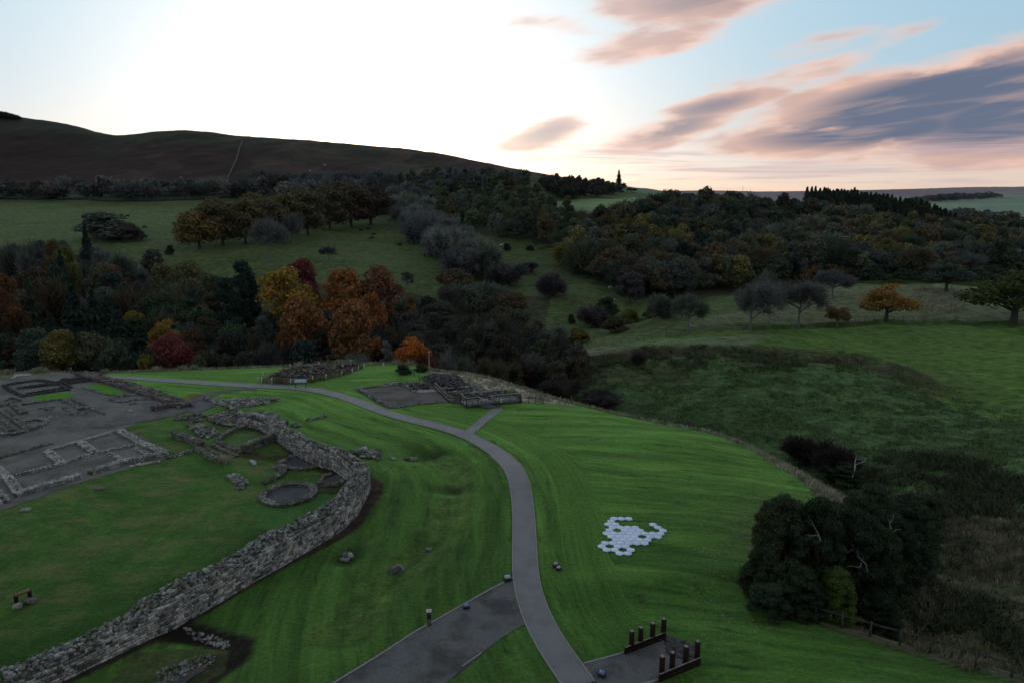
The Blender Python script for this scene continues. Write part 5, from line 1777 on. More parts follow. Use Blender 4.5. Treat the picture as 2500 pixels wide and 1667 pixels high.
o = empty('white_cap_post', tuple(p_)); tag(o, 'white cylinder cap on the last boardwalk post by the bridge path', 'bin')
mb = MB(); mb.tube([(0.12, 0, .75), (0.12, 0, 1.15)], [.13, .13], 10); mb.F.append((10, 11, 12, 13)); obj('cylinder', mb.mesh('cylinder', M['white_paint'], True), o)
mb = MB(); mb.box((0.12, 0, 1.16), .2, .2, .03); obj('lid', mb.mesh('lid', M['white_paint']), o)


# ------------------------------------------------------------------ poles
def pole(label, px, ptop, pbot, mat, arm=0.0, y=None):
    base_ = pt(px, pbot) if y is None else np.array([*at_y(px, pbot, y)[:2], 0])
    if y is not None:
        base_[2] = hz(base_[0], base_[1])
    dtop = ray(px, ptop); t = base_[1] / dtop[1]; ztop = CAM_H + dtop[2] * t
    h = max(2.5, ztop - base_[2])
    root = empty('utility_pole', tuple(base_)); tag(root, label, 'utility pole', None)
    mb = MB(); mb.tube([(0, 0, -.3), (0, 0, h)], [.12, .08], 8); mb.F.append((8, 9, 10, 11)); obj('shaft', mb.mesh('shaft', mat, True), root)
    if arm:
        mb = MB(); mb.box((0, 0, h - .15), arm, .12, .14); c_ = obj('crossarm', mb.mesh('crossarm', mat), root)
        for k in (-.45, 0, .45):
            mb = MB(); mb.tube([(k * arm, 0, h - .08), (k * arm, 0, h + .2)], [.07, .05], 6); obj('insulator', mb.mesh('insulator', M['ceramic']), c_)
    else:
        mb = MB(); mb.box((0, 0, h - .25), .34, .12, .1); obj('bracket', mb.mesh('bracket', M['ceramic']), root)


pole('slim pole standing on the rim right of the bright orange tree', 1048, 855, 901, M['pole_pale'], 0, 112)
pole('dark pole on the near pasture slope below the yellow thicket', 1627, 787, 824, M['pole'])
pole('pale pole with short crossarm beside the bare trees', 1751, 756, 801, M['pole_pale'], 1.9)
pole('brown pole among the bushes by the stream bend', 1443.6, 811, 838, M['pole_pale'], 0)
pole('double-armed pole in front of the grey-green tree on the spur', 2323, 653, 708, M['pole_pale'], 2.4)


# ------------------------------------------------------------------ animals
def animal(name, mat, L=2.2, H=1.35, head_down=True, face=None):
    """body grown from a skeleton with the skin modifier"""
    me = bpy.data.meshes.new(name)
    l = L / 2; bz = H * .68; legr = L * .035
    hx, hz_ = (l * 1.25, H * .28) if head_down else (l * 1.15, H * 1.0)
    vs = [(0, 0, bz), (-l * .55, 0, bz * 1.02), (-l * .8, 0, bz * .98), (l * .5, 0, bz), (l * .8, 0, bz * (1.0 if head_down else 1.15)), (hx, 0, hz_), (hx + L * .13, 0, hz_ - L * .07),
          (-l * .7, .17 * L * .7, bz * .6), (-l * .74, .12 * L, .25 * H), (-l * .7, .12 * L, 0), (-l * .7, -.17 * L * .7, bz * .6), (-l * .74, -.12 * L, .25 * H), (-l * .7, -.12 * L, 0),
          (l * .55, .11 * L, bz * .55), (l * .58, .1 * L, .25 * H), (l * .56, .1 * L, 0), (l * .55, -.11 * L, bz * .55), (l * .58, -.1 * L, .25 * H), (l * .56, -.1 * L, 0),
          (-l * .93, 0, bz * .75), (-l * .95, 0, bz * .35), (hx - L * .02, .09 * L, hz_ + L * .04), (hx - L * .02, -.09 * L, hz_ + L * .04)]
    es = [(0, 1), (1, 2), (0, 3), (3, 4), (4, 5), (5, 6), (1, 7), (7, 8), (8, 9), (1, 10), (10, 11), (11, 12), (3, 13), (13, 14), (14, 15), (3, 16), (16, 17), (17, 18), (2, 19), (19, 20), (5, 21), (5, 22)]
    rad = [.165, .15, .10, .14, .085, .065, .045] + [.05, .028, .028] * 4 + [.015, .02, .02, .02]
    me.from_pydata(vs, es, [])
    o = bpy.data.objects.new(name, me); COL.objects.link(o)
    o.modifiers.new('skin', 'SKIN')
    sv = me.skin_vertices[0].data
    for i, r in enumerate(rad):
        sv[i].radius = (r * L, r * L * (1.0))
    sv[0].use_root = True
    sb = o.modifiers.new('sub', 'SUBSURF'); sb.levels = 1; sb.render_levels = 1
    dg = bpy.context.evaluated_depsgraph_get()
    m2 = bpy.data.meshes.new_from_object(o.evaluated_get(dg))
    bpy.data.objects.remove(o)
    m2.materials.clear(); m2.materials.append(mat)
    m2.name = name
    return m2


cow_a = animal('cow', M['cow'], 2.3, 1.4, True); cow_b = animal('cow', M['cow'], 2.3, 1.4, False)
sh_a = animal('sheep', M['sheep'], 1.35, .85, True); sh_b = animal('sheep', M['sheep'], 1.35, .85, False)
cows = [(311, 531.5, 'black cow grazing highest on the left pasture'), (353, 559, 'black cow standing low in the left pasture right of the round thicket'), (881, 566, 'leftmost black cow of the group below the beech belt'),
        (899, 563, 'upper black cow of the group below the beech belt'), (912, 576, 'right-hand black cow of the group below the beech belt'), (908, 585, 'lowest black cow of the group below the beech belt'),
        (975.5, 602, 'black cow grazing near the dark drain line'), (1037.5, 627, 'black cow facing downhill beside the bare tree belt')]
for i, (x, y, lab) in enumerate(cows):
    p = pt(x, y)
    o = obj('cow', cow_a if i % 3 else cow_b, None, tuple(p)); o.rotation_euler = (0, 0, rnd.choice((0, math.pi)) + rnd.uniform(-.6, .6)); o.scale = (1.25,) * 3
    if i == 7: o.rotation_euler = (0, 0, -1.4)
    tag(o, lab, 'cow', 'black cows on the valley pasture')
zc = lambda L: zoomc(1200, 400, .3189, L)
sheep_hi = zc([(745, 238), (728, 243), (893, 234), (868, 232), (947, 229), (1091, 270), (1230, 296), (1297, 285), (971, 335), (939, 364), (1195, 343), (1214, 351), (1145, 359), (1160, 376), (1029, 390), (1017, 430), (938, 428), (1318, 330), (1134, 439), (1105, 447), (918, 457)])
names_hi = ['just under the dark edge of the skyline trees', 'farthest left under the skyline trees', 'right under the tall skyline conifer', 'just left of the one under the tall conifer', 'at the crest right of the tall conifer',
            'on the crest below the small bare skyline tree', 'left of the ridge hedge', 'at the ridge hedge itself', 'upper left in the middle of the pasture', 'lower left in the middle of the pasture',
            'top of the trio above the diagonal track', 'right of the trio above the diagonal track', 'left of the trio above the diagonal track', 'touching the diagonal track', 'in the centre just below the pair',
            'at the lower end of the pasture by the track', 'at the wood edge low on the left', 'beyond the diagonal track to the right', 'among the pale rocks below the track', 'left of the pale rocks below the track', 'lowest on the pasture at the treetops']
for p_, nm_h in zip(sheep_hi, names_hi):
    p = pt(*p_); o = obj('sheep', rnd.choice((sh_a, sh_b)), None, tuple(p)); o.rotation_euler = (0, 0, rnd.uniform(0, 6.28)); o.scale = (1.1,) * 3
    tag(o, 'white sheep on the hill pasture, ' + nm_h, 'sheep', 'sheep on the hill pasture')
for p_, w_h in zip(zoomc(1800, 400, .3189, [(212, 297), (244, 305), (229, 303), (335, 332)]), ('leftmost of the three close together', 'rightmost of the three close together', 'middle of the three close together', 'alone nearest the spruce plantation')):
    p = pt(*p_); o = obj('sheep', sh_a, None, tuple(p)); o.rotation_euler = (0, 0, rnd.uniform(0, 6.28)); o.scale = (1.3,) * 3
    tag(o, 'tiny white sheep on the bright strip field, ' + w_h, 'sheep', 'sheep on the strip field')
for (x, y, lab) in ((1490, 705, 'white sheep on the dark slope beneath the bare ash trees'), (1493, 738, 'white sheep low on the dark slope above the green thicket'), (1521, 680, 'white sheep beside the pale trunks of the bare ash trees'),
                    (1224, 601, 'white sheep left of the first round dark bush'), (1354, 604, 'white sheep right of the second round dark bush'), (1124, 592, 'white sheep just right of the bare tree belt top'),
                    (1173, 622, 'white sheep below the bare tree belt on the slope'), (1141, 647, 'white sheep lowest beside the bare tree belt'), (1712, 535, 'white sheep high in the scrub of the ridge wood'),
                    (1741, 504, 'white sheep by the thorn bushes on the ridge'), (2285, 704, 'white animal lying under the grey-green tree on the spur'), (757, 419, 'white sheep on the dark moor above the beech belt'), (793, 405, 'smaller white sheep higher on the dark moor')):
    p = pt(x, y); o = obj('sheep', rnd.choice((sh_a, sh_b)), None, tuple(p)); o.rotation_euler = (0, 0, rnd.uniform(-.5, .5)); o.scale = (1.35,) * 3
    tag(o, lab, 'sheep', 'scattered single sheep')


# ------------------------------------------------------------------ field walls, wire fences
def field_wall(name, label, L, h, mat, w=.7, cat='stone wall', step=1.2):
    P = [p[:2] for p in pts(L)]
    first = np.array([*P[0], hz(*P[0])])
    root = empty(name, tuple(first)); tag(root, label, cat)
    S_ = Stones(); W_ = resample(np.array(P), step * .6)
    for i, p in enumerate(W_):
        for k in range(2):
            a = step * rnd.uniform(.6, 1.1)
            S_.add(p[0] + rnd.uniform(-.2, .2), p[1] + rnd.uniform(-.2, .2), hz(*p) + h * (.25 + .5 * k), rnd.uniform(0, 3), a, a * .8, h * .6 * rnd.uniform(.7, 1.2), 1, .2)
    S_.finish(root, mat, 0)


field_wall('moor_wall', 'pale dry stone wall climbing the dark moor to the crest', [(556, 436), (568, 410), (577, 392), (584, 366), (592, 345)], 0.9, mat_simple('pale_moor_stone', (.14, .14, .14), .9, 2, .4), step=1.5)
field_wall('pasture_wall', 'dark dry stone wall along the top of the left pasture', [(-80, 487), (100, 488), (250, 492), (380, 492), (470, 489), (540, 484), (640, 478)], 1.4, M['stone_dark'], step=1.8)
field_wall('ridge_wall', 'dry stone wall below the skyline clump of trees', [(1440, 470), (1480, 469), (1521, 470)], 1.4, M['stone_dark'], step=1.6)


def wire_fence(label, L, step, h=1.2):
    P = resample(np.array([p[:2] for p in pts(L)]), step)
    first = np.array([*P[0], hz(*P[0])])
    root = empty('wire_fence', tuple(first)); tag(root, label, 'fence')
    pm_ = MB(); pm_.box((0, 0, h / 2), .12, .12, h + .3); pmm = pm_.mesh('post', M['wood'])
    wm = MB()
    prev = None
    for p in P:
        c = np.array([p[0], p[1], hz(*p)]) - first
        obj('post', pmm, root, tuple(c))
        if prev is not None:
            for z in (h * .9, h * .5):
                wm.beam(prev + (0, 0, z), c + (0, 0, z), .025, .025)
        prev = c
    obj('wire', wm.mesh('wire', M['wood']), root)


wire_fence('post and wire fence crossing the pasture slope below the bare trees', [(1395, 852), (1500, 846), (1600, 824), (1700, 812), (1850, 806), (1990, 798), (2120, 789)], 3.0)
wire_fence('short wire fence behind the orange oak on the spur', [(2020, 797), (2100, 786), (2200, 783), (2330, 784)], 3.0)
wire_fence('wire fence along the rough grass rim of the big lawn', [(1395, 985), (1480, 1000), (1580, 1017), (1690, 1040), (1760, 1060)], 3.0, 1.0)
# ------------------------------------------------------------------ trees
def mat_leaf(mass):
    m_, gg, b, out = new_mat('foliage_mass' if mass else 'foliage')
    oi = gg.n('ShaderNodeObjectInfo')
    ti = gg.n('ShaderNodeAttribute', attribute_name='tint')
    lf = gg.n('ShaderNodeAttribute', attribute_name='leafvar')
    base_ = ti.outputs['Color'] if mass else oi.outputs['Color']
    geo = gg.n('ShaderNodeNewGeometry')
    n = gg.noise(geo.outputs['Position'], 0.35, 3, 0.6)
    v = gg.m('MULTIPLY', gg.rng(n, 0.3, 0.7, 0.72, 1.32), gg.m('ADD', gg.m('MULTIPLY', lf.outputs['Fac'], 1.35), 0.65))
    c = gg.mix(1.0, base_, gg.comb(v, v, v), 'MULTIPLY')
    # dry and green leaves on one crown
    k = gg.rng(gg.noise(geo.outputs['Position'], 0.16, 3, 0.6), 0.44, 0.62)
    c = gg.mix(gg.m('MULTIPLY', k, 0.5), c, gg.mix(1.0, c, (0.72, 1.12, 0.95), 'MULTIPLY'))
    gg.link(c, b.inputs['Base Color'])
    b.inputs['Roughness'].default_value = 0.75
    b.inputs['Specular IOR Level'].default_value = 0.2
    tr = gg.n('ShaderNodeBsdfTranslucent'); gg.link(c, tr.inputs[0])
    mx = gg.n('ShaderNodeMixShader'); mx.inputs[0].default_value = 0.38
    gg.link(b.outputs[0], mx.inputs[1]); gg.link(tr.outputs[0], mx.inputs[2]); gg.link(mx.outputs[0], out.inputs[0])
    return m_


def mat_bark(name, c):
    return mat_simple(name, c, 0.85, 3.0, 0.35, 0.0, 0.2)


M['leaf'] = mat_leaf(False)
M['leaf_mass'] = mat_leaf(True)
M['bark'] = mat_bark('bark', (0.07, 0.065, 0.055))
M['bark_pale'] = mat_bark('pale_bark', (0.17, 0.17, 0.15))
M['bark_white'] = mat_bark('bleached_branch', (0.36, 0.35, 0.32))


def quads_at(C, Nn, size, r, stretch=1.0, wid=None):
    """one leaf-clump quad per centre, facing roughly along Nn"""
    n = len(C)
    Nn = Nn / np.maximum(np.linalg.norm(Nn, axis=1)[:, None], 1e-6)
    t = r.normal(size=(n, 3)); t -= (t * Nn).sum(1)[:, None] * Nn; t /= np.linalg.norm(t, axis=1)[:, None]
    b_ = np.cross(Nn, t)
    s = (size * r.uniform(.6, 1.4, n))[:, None]
    wv = s * stretch if wid is None else wid
    V = np.stack([C - t * s * .5 - b_ * wv * .35, C + t * s * .5 - b_ * wv * .5, C + t * s * .35 + b_ * wv * .5, C - t * s * .5 + b_ * wv * .4], axis=1)
    return V.reshape(-1, 3), np.arange(n * 4).reshape(-1, 4)


def lobes_crown(seed, n_lobe, n_leaf, size, z0=0.18, shape='round', jitter=.75, flat=1.0, aspect=1.0):
    n_lobe = int(n_lobe * aspect ** .8); n_leaf = int(n_leaf * aspect ** .5)
    r = np.random.default_rng(seed)
    L = []
    for i in range(n_lobe):
        th = r.uniform(0, 2 * np.pi); ph = r.uniform(-0.9, 1.0)
        if shape == 'round':
            rr = .30 * math.sqrt(max(0.05, 1 - abs(ph) ** 2.2)); z = .53 + ph * .34
        elif shape == 'tall':
            f = r.uniform(0, 1); rr = .28 * (1 - f ** 1.7) + .03; z = z0 + .1 + f * (1 - z0 - .16)
        elif shape == 'bush':
            f = r.uniform(0, 1) ** 1.3; rr = .34 * (1 - f * .75); z = .12 + f * .66
        elif shape == 'near':
            f = r.uniform(0, 1); rr = .42 * math.sqrt(max(.04, 1 - f ** 2)) * math.sqrt(r.uniform(.25, 1)); z = .10 + f * .80
        else:
            rr = .34 * math.sqrt(r.uniform(0, 1)); z = .30 + .56 * r.uniform(0, 1) * (1 - (rr / .36) ** 2) + .05
        lr = r.uniform(.10, .19) * {'tall': .85, 'near': .58}.get(shape, 1.0)
        L.append((rr * math.cos(th) * r.uniform(.8, 1.15), rr * math.sin(th) * r.uniform(.8, 1.15), z, lr))
    L = np.array(L)
    w = L[:, 3] ** 2; w /= w.sum()
    k = r.choice(len(L), n_leaf, p=w)
    d = r.normal(size=(n_leaf, 3)); d[:, 2] = d[:, 2] * .8 + .28
    d /= np.linalg.norm(d, axis=1)[:, None]
    rad = L[k, 3] * (1.08 - r.random(n_leaf) ** 1.6 * .55 + (r.random(n_leaf) > .9) * r.uniform(0, .35, n_leaf))
    C = L[k, :3] * np.array([1, 1, aspect]) + d * rad[:, None] * np.array([1.05, 1.05, .85 * flat])
    keep = C[:, 2] > 0.02
    C, d = C[keep], d[keep]
    Nn = d + r.normal(size=d.shape) * .45 * jitter
    V, F = quads_at(C, Nn, size, r)
    V[:, 2] /= aspect
    lv_ = np.repeat(r.random(len(C)), 4)
    return V, F, lv_, L


def branch_tubes(seed, L, rad=.02, H=.5, k=5):
    """trunk with a limb to every lobe"""
    r = np.random.default_rng(seed)
    mb = MB()
    lean = r.uniform(-.02, .02, 2)
    tp = [(0, 0, -.04), (lean[0] * .5, lean[1] * .5, H * .35), (lean[0], lean[1], H * .7), (lean[0] * 1.5, lean[1], H)]
    mb.tube(tp, [rad * 1.35, rad, rad * .8, rad * .5], 6)
    for l in L[:: max(1, len(L) // 12)]:
        z = r.uniform(H * .35, H * .8)
        p0 = np.array([lean[0], lean[1], z]); p2 = l[:3]
        m_ = (p0 + p2) / 2 + np.array([0, 0, .03]) + r.uniform(-.02, .02, 3)
        mb.tube([tuple(p0), tuple(m_), tuple(p2)], [rad * .5, rad * .32, rad * .12], 4)
    return np.array(mb.V), np.array(mb.F)


def bare_tree(seed, spread=1.0, depth=5, up=.55, n_twig=2600, twig_w=.0024, trunk=.022, split=3, low=.22):
    r = np.random.default_rng(seed)
    mb = MB(); tips = []

    def grow(p, d, l, rad, lev):
        q = p + d * l
        m_ = (p + q) / 2 + r.uniform(-.06, .06, 3) * l
        mb.tube([tuple(p), tuple(m_), tuple(q)], [rad, rad * .85, rad * .68], 5 if lev < 2 else 3)
        tips.append((m_, d, lev, l)); tips.append((q, d, lev, l))
        if lev >= depth:
            return
        for _ in range(split + (1 if lev == 1 else 0)):
            nd = d * up + r.normal(size=3) * .52 * np.array([spread, spread, .62]); nd[2] += .10
            nd /= np.linalg.norm(nd)
            start = p + (q - p) * r.uniform(.55, 1.0)
            grow(start, nd, l * r.uniform(.62, .84), rad * .55, lev + 1)
    grow(np.array([0, 0, -.03]), np.array([r.uniform(-.05, .05), r.uniform(-.05, .05), 1.0]), low + .06, trunk, 0)
    V = np.array(mb.V)
    T_ = [t for t in tips if t[2] >= depth - 2]
    idx = r.integers(0, len(T_), n_twig)
    P = np.array([T_[i][0] for i in idx]); D = np.array([T_[i][1] for i in idx])
    nd = D * .6 + r.normal(size=P.shape) * .6; nd[:, 2] += .15; nd /= np.linalg.norm(nd, axis=1)[:, None]
    P = P + r.normal(size=P.shape) * .012
    ln = r.uniform(.04, .11, n_twig)[:, None]
    side = np.cross(nd, r.normal(size=P.shape)); side /= np.linalg.norm(side, axis=1)[:, None]
    Q = np.stack([P - side * twig_w, P + side * twig_w, P + nd * ln + side * twig_w * .4, P + nd * ln - side * twig_w * .4], axis=1).reshape(-1, 3)
    TF = np.arange(n_twig * 4).reshape(-1, 4)
    # normalise: height 1, width about 1
    zmax = max(V[:, 2].max(), Q[:, 2].max()); w_ = np.percentile(np.hypot(Q[:, 0], Q[:, 1]), 84) * 2
    for A in (V, Q):
        A[:, 2] /= zmax; A[:, :2] /= w_
    return V, np.array(mb.F), Q, TF, np.repeat(r.random(n_twig), 4)


def conifer(seed, n=3600, tiers=17, size=.06, droop=.30, slim=1.0):
    r = np.random.default_rng(seed)
    C = []; Nn = []
    for i in range(n):
        f = 1 - math.sqrt(r.random()) * .97
        f = r.random() ** 1.35
        tier = (math.floor(f * tiers) + .5) / tiers
        z = .08 + tier * .9
        R = .5 * (1 - tier) ** .82 * slim * (1 + .25 * math.sin(tier * 71 + seed))
        th = r.uniform(0, 2 * np.pi); k = round(th / (2 * np.pi) * 9) / 9 * 2 * np.pi + tier * 5
        th = k + r.normal() * .17
        q = r.random() ** .6
        C.append((math.cos(th) * R * q, math.sin(th) * R * q, z - q * R * droop + r.uniform(-.012, .012)))
        Nn.append((math.cos(th) * .5, math.sin(th) * .5, 1.0))
    C = np.array(C); Nn = np.array(Nn) + r.normal(size=(n, 3)) * .35
    V, F = quads_at(C, Nn, size, r, .75)
    mb = MB(); mb.tube([(0, 0, -.03), (0, 0, .5), (0, 0, .99)], [.02, .012, .002], 6)
    return V, F, np.repeat(r.random(len(C)), 4), np.array(mb.V), np.array(mb.F)


def leafmesh(name, V, F, lv_):
    me = mesh_np(name, V, F, [M['leaf']])
    a_ = me.attributes.new('leafvar', 'FLOAT', 'POINT'); a_.data.foreach_set('value', lv_.astype(np.float32))
    return me


PROTO = {}


def reg(kind, arr):
    PROTO.setdefault(kind, []).append(arr)


for i in range(4):
    V, F, lv_, L = lobes_crown(100 + i, 30, 4600, .036, .12, 'round')
    tv, tf = branch_tubes(100 + i, L, .022, .55)
    reg('leaf', dict(cv=V, cf=F, lv=lv_, tv=tv, tf=tf))
for i in range(3):
    V, F, lv_, L = lobes_crown(120 + i, 26, 3800, .034, .1, 'tall')
    tv, tf = branch_tubes(120 + i, L, .016, .7)
    reg('tall', dict(cv=V, cf=F, lv=lv_, tv=tv, tf=tf))
for i in range(3):
    V, F, lv_, L = lobes_crown(140 + i, 24, 3400, .045, 0, 'bush')
    tv, tf = branch_tubes(140 + i, L, .014, .4)
    reg('bush', dict(cv=V, cf=F, lv=lv_, tv=tv, tf=tf))
for i in range(2):
    V, F, lv_, L = lobes_crown(160 + i, 34, 5200, .030, .18, 'flat', flat=.7)
    tv, tf = branch_tubes(160 + i, L, .032, .45)
    reg('oak', dict(cv=V, cf=F, lv=lv_, tv=tv, tf=tf))
for i in range(3):
    V, F, Q, TF, lv_ = bare_tree(180 + i, 1.0, 5, .55, 5200, .0030)
    reg('bare', dict(cv=Q, cf=TF, lv=lv_, tv=V, tf=F))
for i in range(2):
    V, F, Q, TF, lv_ = bare_tree(190 + i, 1.3, 4, .5, 5200, .0042, .012, 4, .06)
    reg('twiggy', dict(cv=Q, cf=TF, lv=lv_, tv=V, tf=F))
for i in range(3):
    V, F, lv_, tv, tf = conifer(200 + i)
    reg('conifer', dict(cv=V, cf=F, lv=lv_, tv=tv, tf=tf))
for i in range(3):      # fine-leaved trees close to the camera
    V, F, lv_, L = lobes_crown(220 + i, 75, 22000, .020, .08, 'near', aspect=1.5)
    L2 = L.copy()
    tv, tf = branch_tubes(220 + i, L, .03, .55)
    reg('near', dict(cv=V, cf=F, lv=lv_, tv=tv, tf=tf))
for i in range(3):
    V, F, lv_, L = lobes_crown(300 + i, 30, 4600, .034, .12, 'round', aspect=1.9)
    tv, tf = branch_tubes(300 + i, L, .024, .55)
    reg('leaf_high', dict(cv=V, cf=F, lv=lv_, tv=tv, tf=tf))
for i in range(2):
    V, F, lv_, L = lobes_crown(320 + i, 26, 4000, .036, .1, 'tall', aspect=2.2)
    tv, tf = branch_tubes(320 + i, L, .018, .7)
    reg('tall_high', dict(cv=V, cf=F, lv=lv_, tv=tv, tf=tf))
for kind, arrs in PROTO.items():
    for i, a in enumerate(arrs):
        a['crown'] = leafmesh('crown', a['cv'], a['cf'], a['lv'])
        a['trunks'] = {}


def trunk_mesh(a, mat):
    if mat.name not in a['trunks']:
        a['trunks'][mat.name] = mesh_np('trunk', a['tv'], a['tf'], [mat], True)
    return a['trunks'][mat.name]


GREEN_D = (0.024, 0.042, 0.018); GREEN = (0.040, 0.062, 0.020); OLIVE = (0.085, 0.085, 0.030); OLIVE_P = (0.10, 0.105, 0.048); YEL = (0.21, 0.125, 0.022)
ORANGE = (0.26, 0.092, 0.020); RUST = (0.165, 0.062, 0.025); BROWN = (0.10, 0.062, 0.032); RED = (0.115, 0.028, 0.026); GREY = (0.100, 0.096, 0.086); GREYB = (0.080, 0.079, 0.080)
GREYG = (0.078, 0.086, 0.062); PURP = (0.070, 0.056, 0.056); CONI = (0.016, 0.030, 0.020); CONB = (0.020, 0.036, 0.030); GOLD = (0.22, 0.115, 0.030); HOLLY = (0.022, 0.036, 0.024)
TREES = []      # (screen size, spec)


def tree(kind, px, base, w, h, col, label, group=None, cat='tree', var=None, bark=None, y=None, must=False):
    """base: world foot; w, h in metres"""
    dist = math.dist(base, (0, 0, CAM_H))
    TREES.append(dict(kind=kind, base=tuple(base), w=w, h=h, col=col, label=label, group=group, cat=cat, var=rnd.randrange(99) if var is None else var, bark=bark, size=max(w, h) * FOC / dist + (1e5 if must else 0)))


def tree_top(kind, px, ptop, wpx, Y, col, label, group=None, **k):
    """crown top at a photo spot, standing Y metres ahead"""
    x, _, zt = at_y(px, ptop, Y)
    zb = hz(x, Y)
    depth = Y * math.cos(PITCH) - (zt - CAM_H) * math.sin(PITCH)
    tree(kind, px, (x, Y, zb - .2), wpx / FOC * depth, max(3.0, zt - zb + .2), col, label, group, **k)


def tree_base(kind, px, pb, wpx, hpx, col, label, group=None, **k):
    p = pt(px, pb)
    depth = p[1] * math.cos(PITCH) - (p[2] - CAM_H) * math.sin(PITCH)
    d1 = ray(px, pb - hpx); t = p[1] / d1[1]
    tree(kind, px, (p[0], p[1], p[2] - .1), wpx / FOC * depth, max(1.2, CAM_H + d1[2] * t - p[2]), col, label, group, must=True, **k)


# --- the named trees on the spur and slopes
tree_base('bare', 1680, 811, 78, 105, GREYG, 'bare grey tree on the slope left of the crossarm pole')
tree_base('bare', 1832, 806, 130, 142, GREY, 'wide bare grey tree with pale trunk right of the crossarm pole', bark='bark_pale')
tree_base('bare', 1948, 798, 108, 134, GREY, 'bare grey tree with thick ivy-pale trunk beside the stubby golden tree', bark='bark_pale')
tree_base('bare', 1880, 762, 84, 112, GREYG, 'bare tree standing behind and between the two wide bare trees')
tree_base('oak', 2043, 797, 70, 62, (0.13, 0.085, 0.035), 'stubby pollarded golden-leaved tree with thick trunk', bark='bark_pale')
tree_base('oak', 2164, 785, 140, 104, GOLD, 'spreading golden-orange oak alone on the fence line')
tree_base('oak', 2473, 790, 240, 148, (0.048, 0.058, 0.014), 'big dark green oak cut by the right edge of the picture')
tree_base('oak', 2310, 712, 118, 94, (0.052, 0.070, 0.050), 'domed grey-green tree on the far side of the spur')
tree_base('bare', 2032, 728, 84, 78, GREYB, 'pale grey bare tree on the spur crest left of the golden oak', bark='bark_pale')
tree_top('oak', 2138, 640, 78, 278, GREEN_D, 'rounded dark green tree just behind the spur crest')
tree_top('oak', 1990, 642, 70, 285, (0.12, 0.06, 0.022), 'rusty-topped tree behind the pale bare tree')
tree_top('oak', 2040, 640, 90, 292, (0.085, 0.055, 0.022), 'olive-brown round tree right of the rusty-topped tree')
tree_top('oak', 2210, 652, 84, 286, GREEN_D, 'low dark green tree in front of the grey-green dome')
tree_top('oak', 2420, 640, 110, 280, (0.042, 0.050, 0.024), 'brown-green tree behind the big oak at the right edge')
tree_base('leaf', 1538, 742, 80, 80, PURP, 'round purplish-grey tree above the yellow thicket')
tree_base('twiggy', 1620, 775, 62, 62, GREYG, 'grey thin-twigged thicket at the top of the near pasture', cat='bush')
tree_base('bush', 1540, 790, 60, 42, (0.115, 0.105, 0.022), 'yellow-green thicket brightest at the pasture edge', cat='bush')
tree_base('bush', 1592, 775, 56, 34, (0.075, 0.075, 0.025), 'olive thicket right of the yellow one', cat='bush')
tree_base('bush', 1500, 812, 74, 48, (0.055, 0.052, 0.018), 'brownish thicket on the pasture edge left of the yellow one', cat='bush')
tree_base('bush', 1480, 770, 66, 52, GREEN_D, 'dark green thicket above the pasture edge', cat='bush')
tree_base('bush', 1410, 838, 66, 44, (0.12, 0.082, 0.024), 'golden-brown bush by the stream left of the brown pole', cat='bush')
tree_base('bush', 1365, 852, 60, 46, OLIVE, 'olive bush beside the fallen pale branches', cat='bush')
tree_base('bush', 1332, 868, 60, 36, OLIVE, 'low olive scrub left of the fallen pale branches', cat='bush')
tree_base('bush', 1395, 790, 24, 26, GREEN_D, 'small dark green shrub alone on the far slope', cat='bush')
tree_base('twiggy', 1444, 800, 62, 62, PURP, 'dark purple bare thicket on the far slope', cat='bush')
tree_base('twiggy', 1350, 722, 62, 62, PURP, 'dark bare bush halfway up the far slope', cat='bush')
tree_base('twiggy', 1290, 668, 36, 32, PURP, 'small dark bush high on the far slope', cat='bush')
tree_base('bush', 1238, 612, 26, 20, (0.045, 0.030, 0.026), 'left of two round dark bushes on the far slope', cat='bush')
tree_base('bush', 1294, 612, 24, 16, (0.045, 0.030, 0.026), 'right of two round dark bushes on the far slope', cat='bush')
tree_base('twiggy', 1236, 700, 74, 66, PURP, 'broad dark bare scrub on the slope below the round bushes', cat='bush')
tree_base('bare', 1575, 708, 60, 84, GREY, 'bare ash with pale upright trunk on the wood edge', bark='bark_pale')
tree_base('bare', 1515, 702, 60, 78, GREYG, 'bare ash leaning left of the pale-trunked one', bark='bark_pale')
tree_base('tall', 1632, 712, 40, 46, (0.11, 0.07, 0.034), 'small tawny tree right of the bare ashes')
tree_base('twiggy', 1270, 940, 80, 66, (0.085, 0.030, 0.032), 'dark crimson bush in the gully beyond the lawn rim', cat='bush')
tree_base('twiggy', 1372, 976, 78, 58, (0.05, 0.04, 0.035), 'dark brown bush in the gully right of the crimson one', cat='bush')
tree_base('twiggy', 1465, 992, 84, 44, (0.05, 0.04, 0.035), 'low dark bush where the gully meets the lawn rim', cat='bush')
tree_base('twiggy', 1560, 885, 36, 32, (0.05, 0.04, 0.035), 'small twiggy bush on the brown scarp', cat='bush')
tree_base('twiggy', 1950, 1130, 76, 76, (0.030, 0.022, 0.018), 'dark rusty bush behind the rim of the big lawn', cat='bush')
tree_base('twiggy', 2035, 1165, 90, 92, (0.030, 0.020, 0.017), 'larger dark bush right of the rusty one beyond the lawn rim', cat='bush')
tree_base('bush', 1030, 905, 44, 22, (0.030, 0.045, 0.022), 'dark green shrub on the rim above the rail fence', cat='bush')
tree_base('bush', 985, 912, 50, 26, (0.030, 0.045, 0.022), 'low dark green shrub at the head of the rail fence', cat='bush')
tree_base('bush', 262, 585, 170, 74, GREYG, 'big round pale green thicket alone in the left pasture', cat='bush')
tree_base('bush', 310, 588, 90, 52, (0.060, 0.052, 0.040), 'brownish side of the big round thicket in the left pasture', cat='bush')
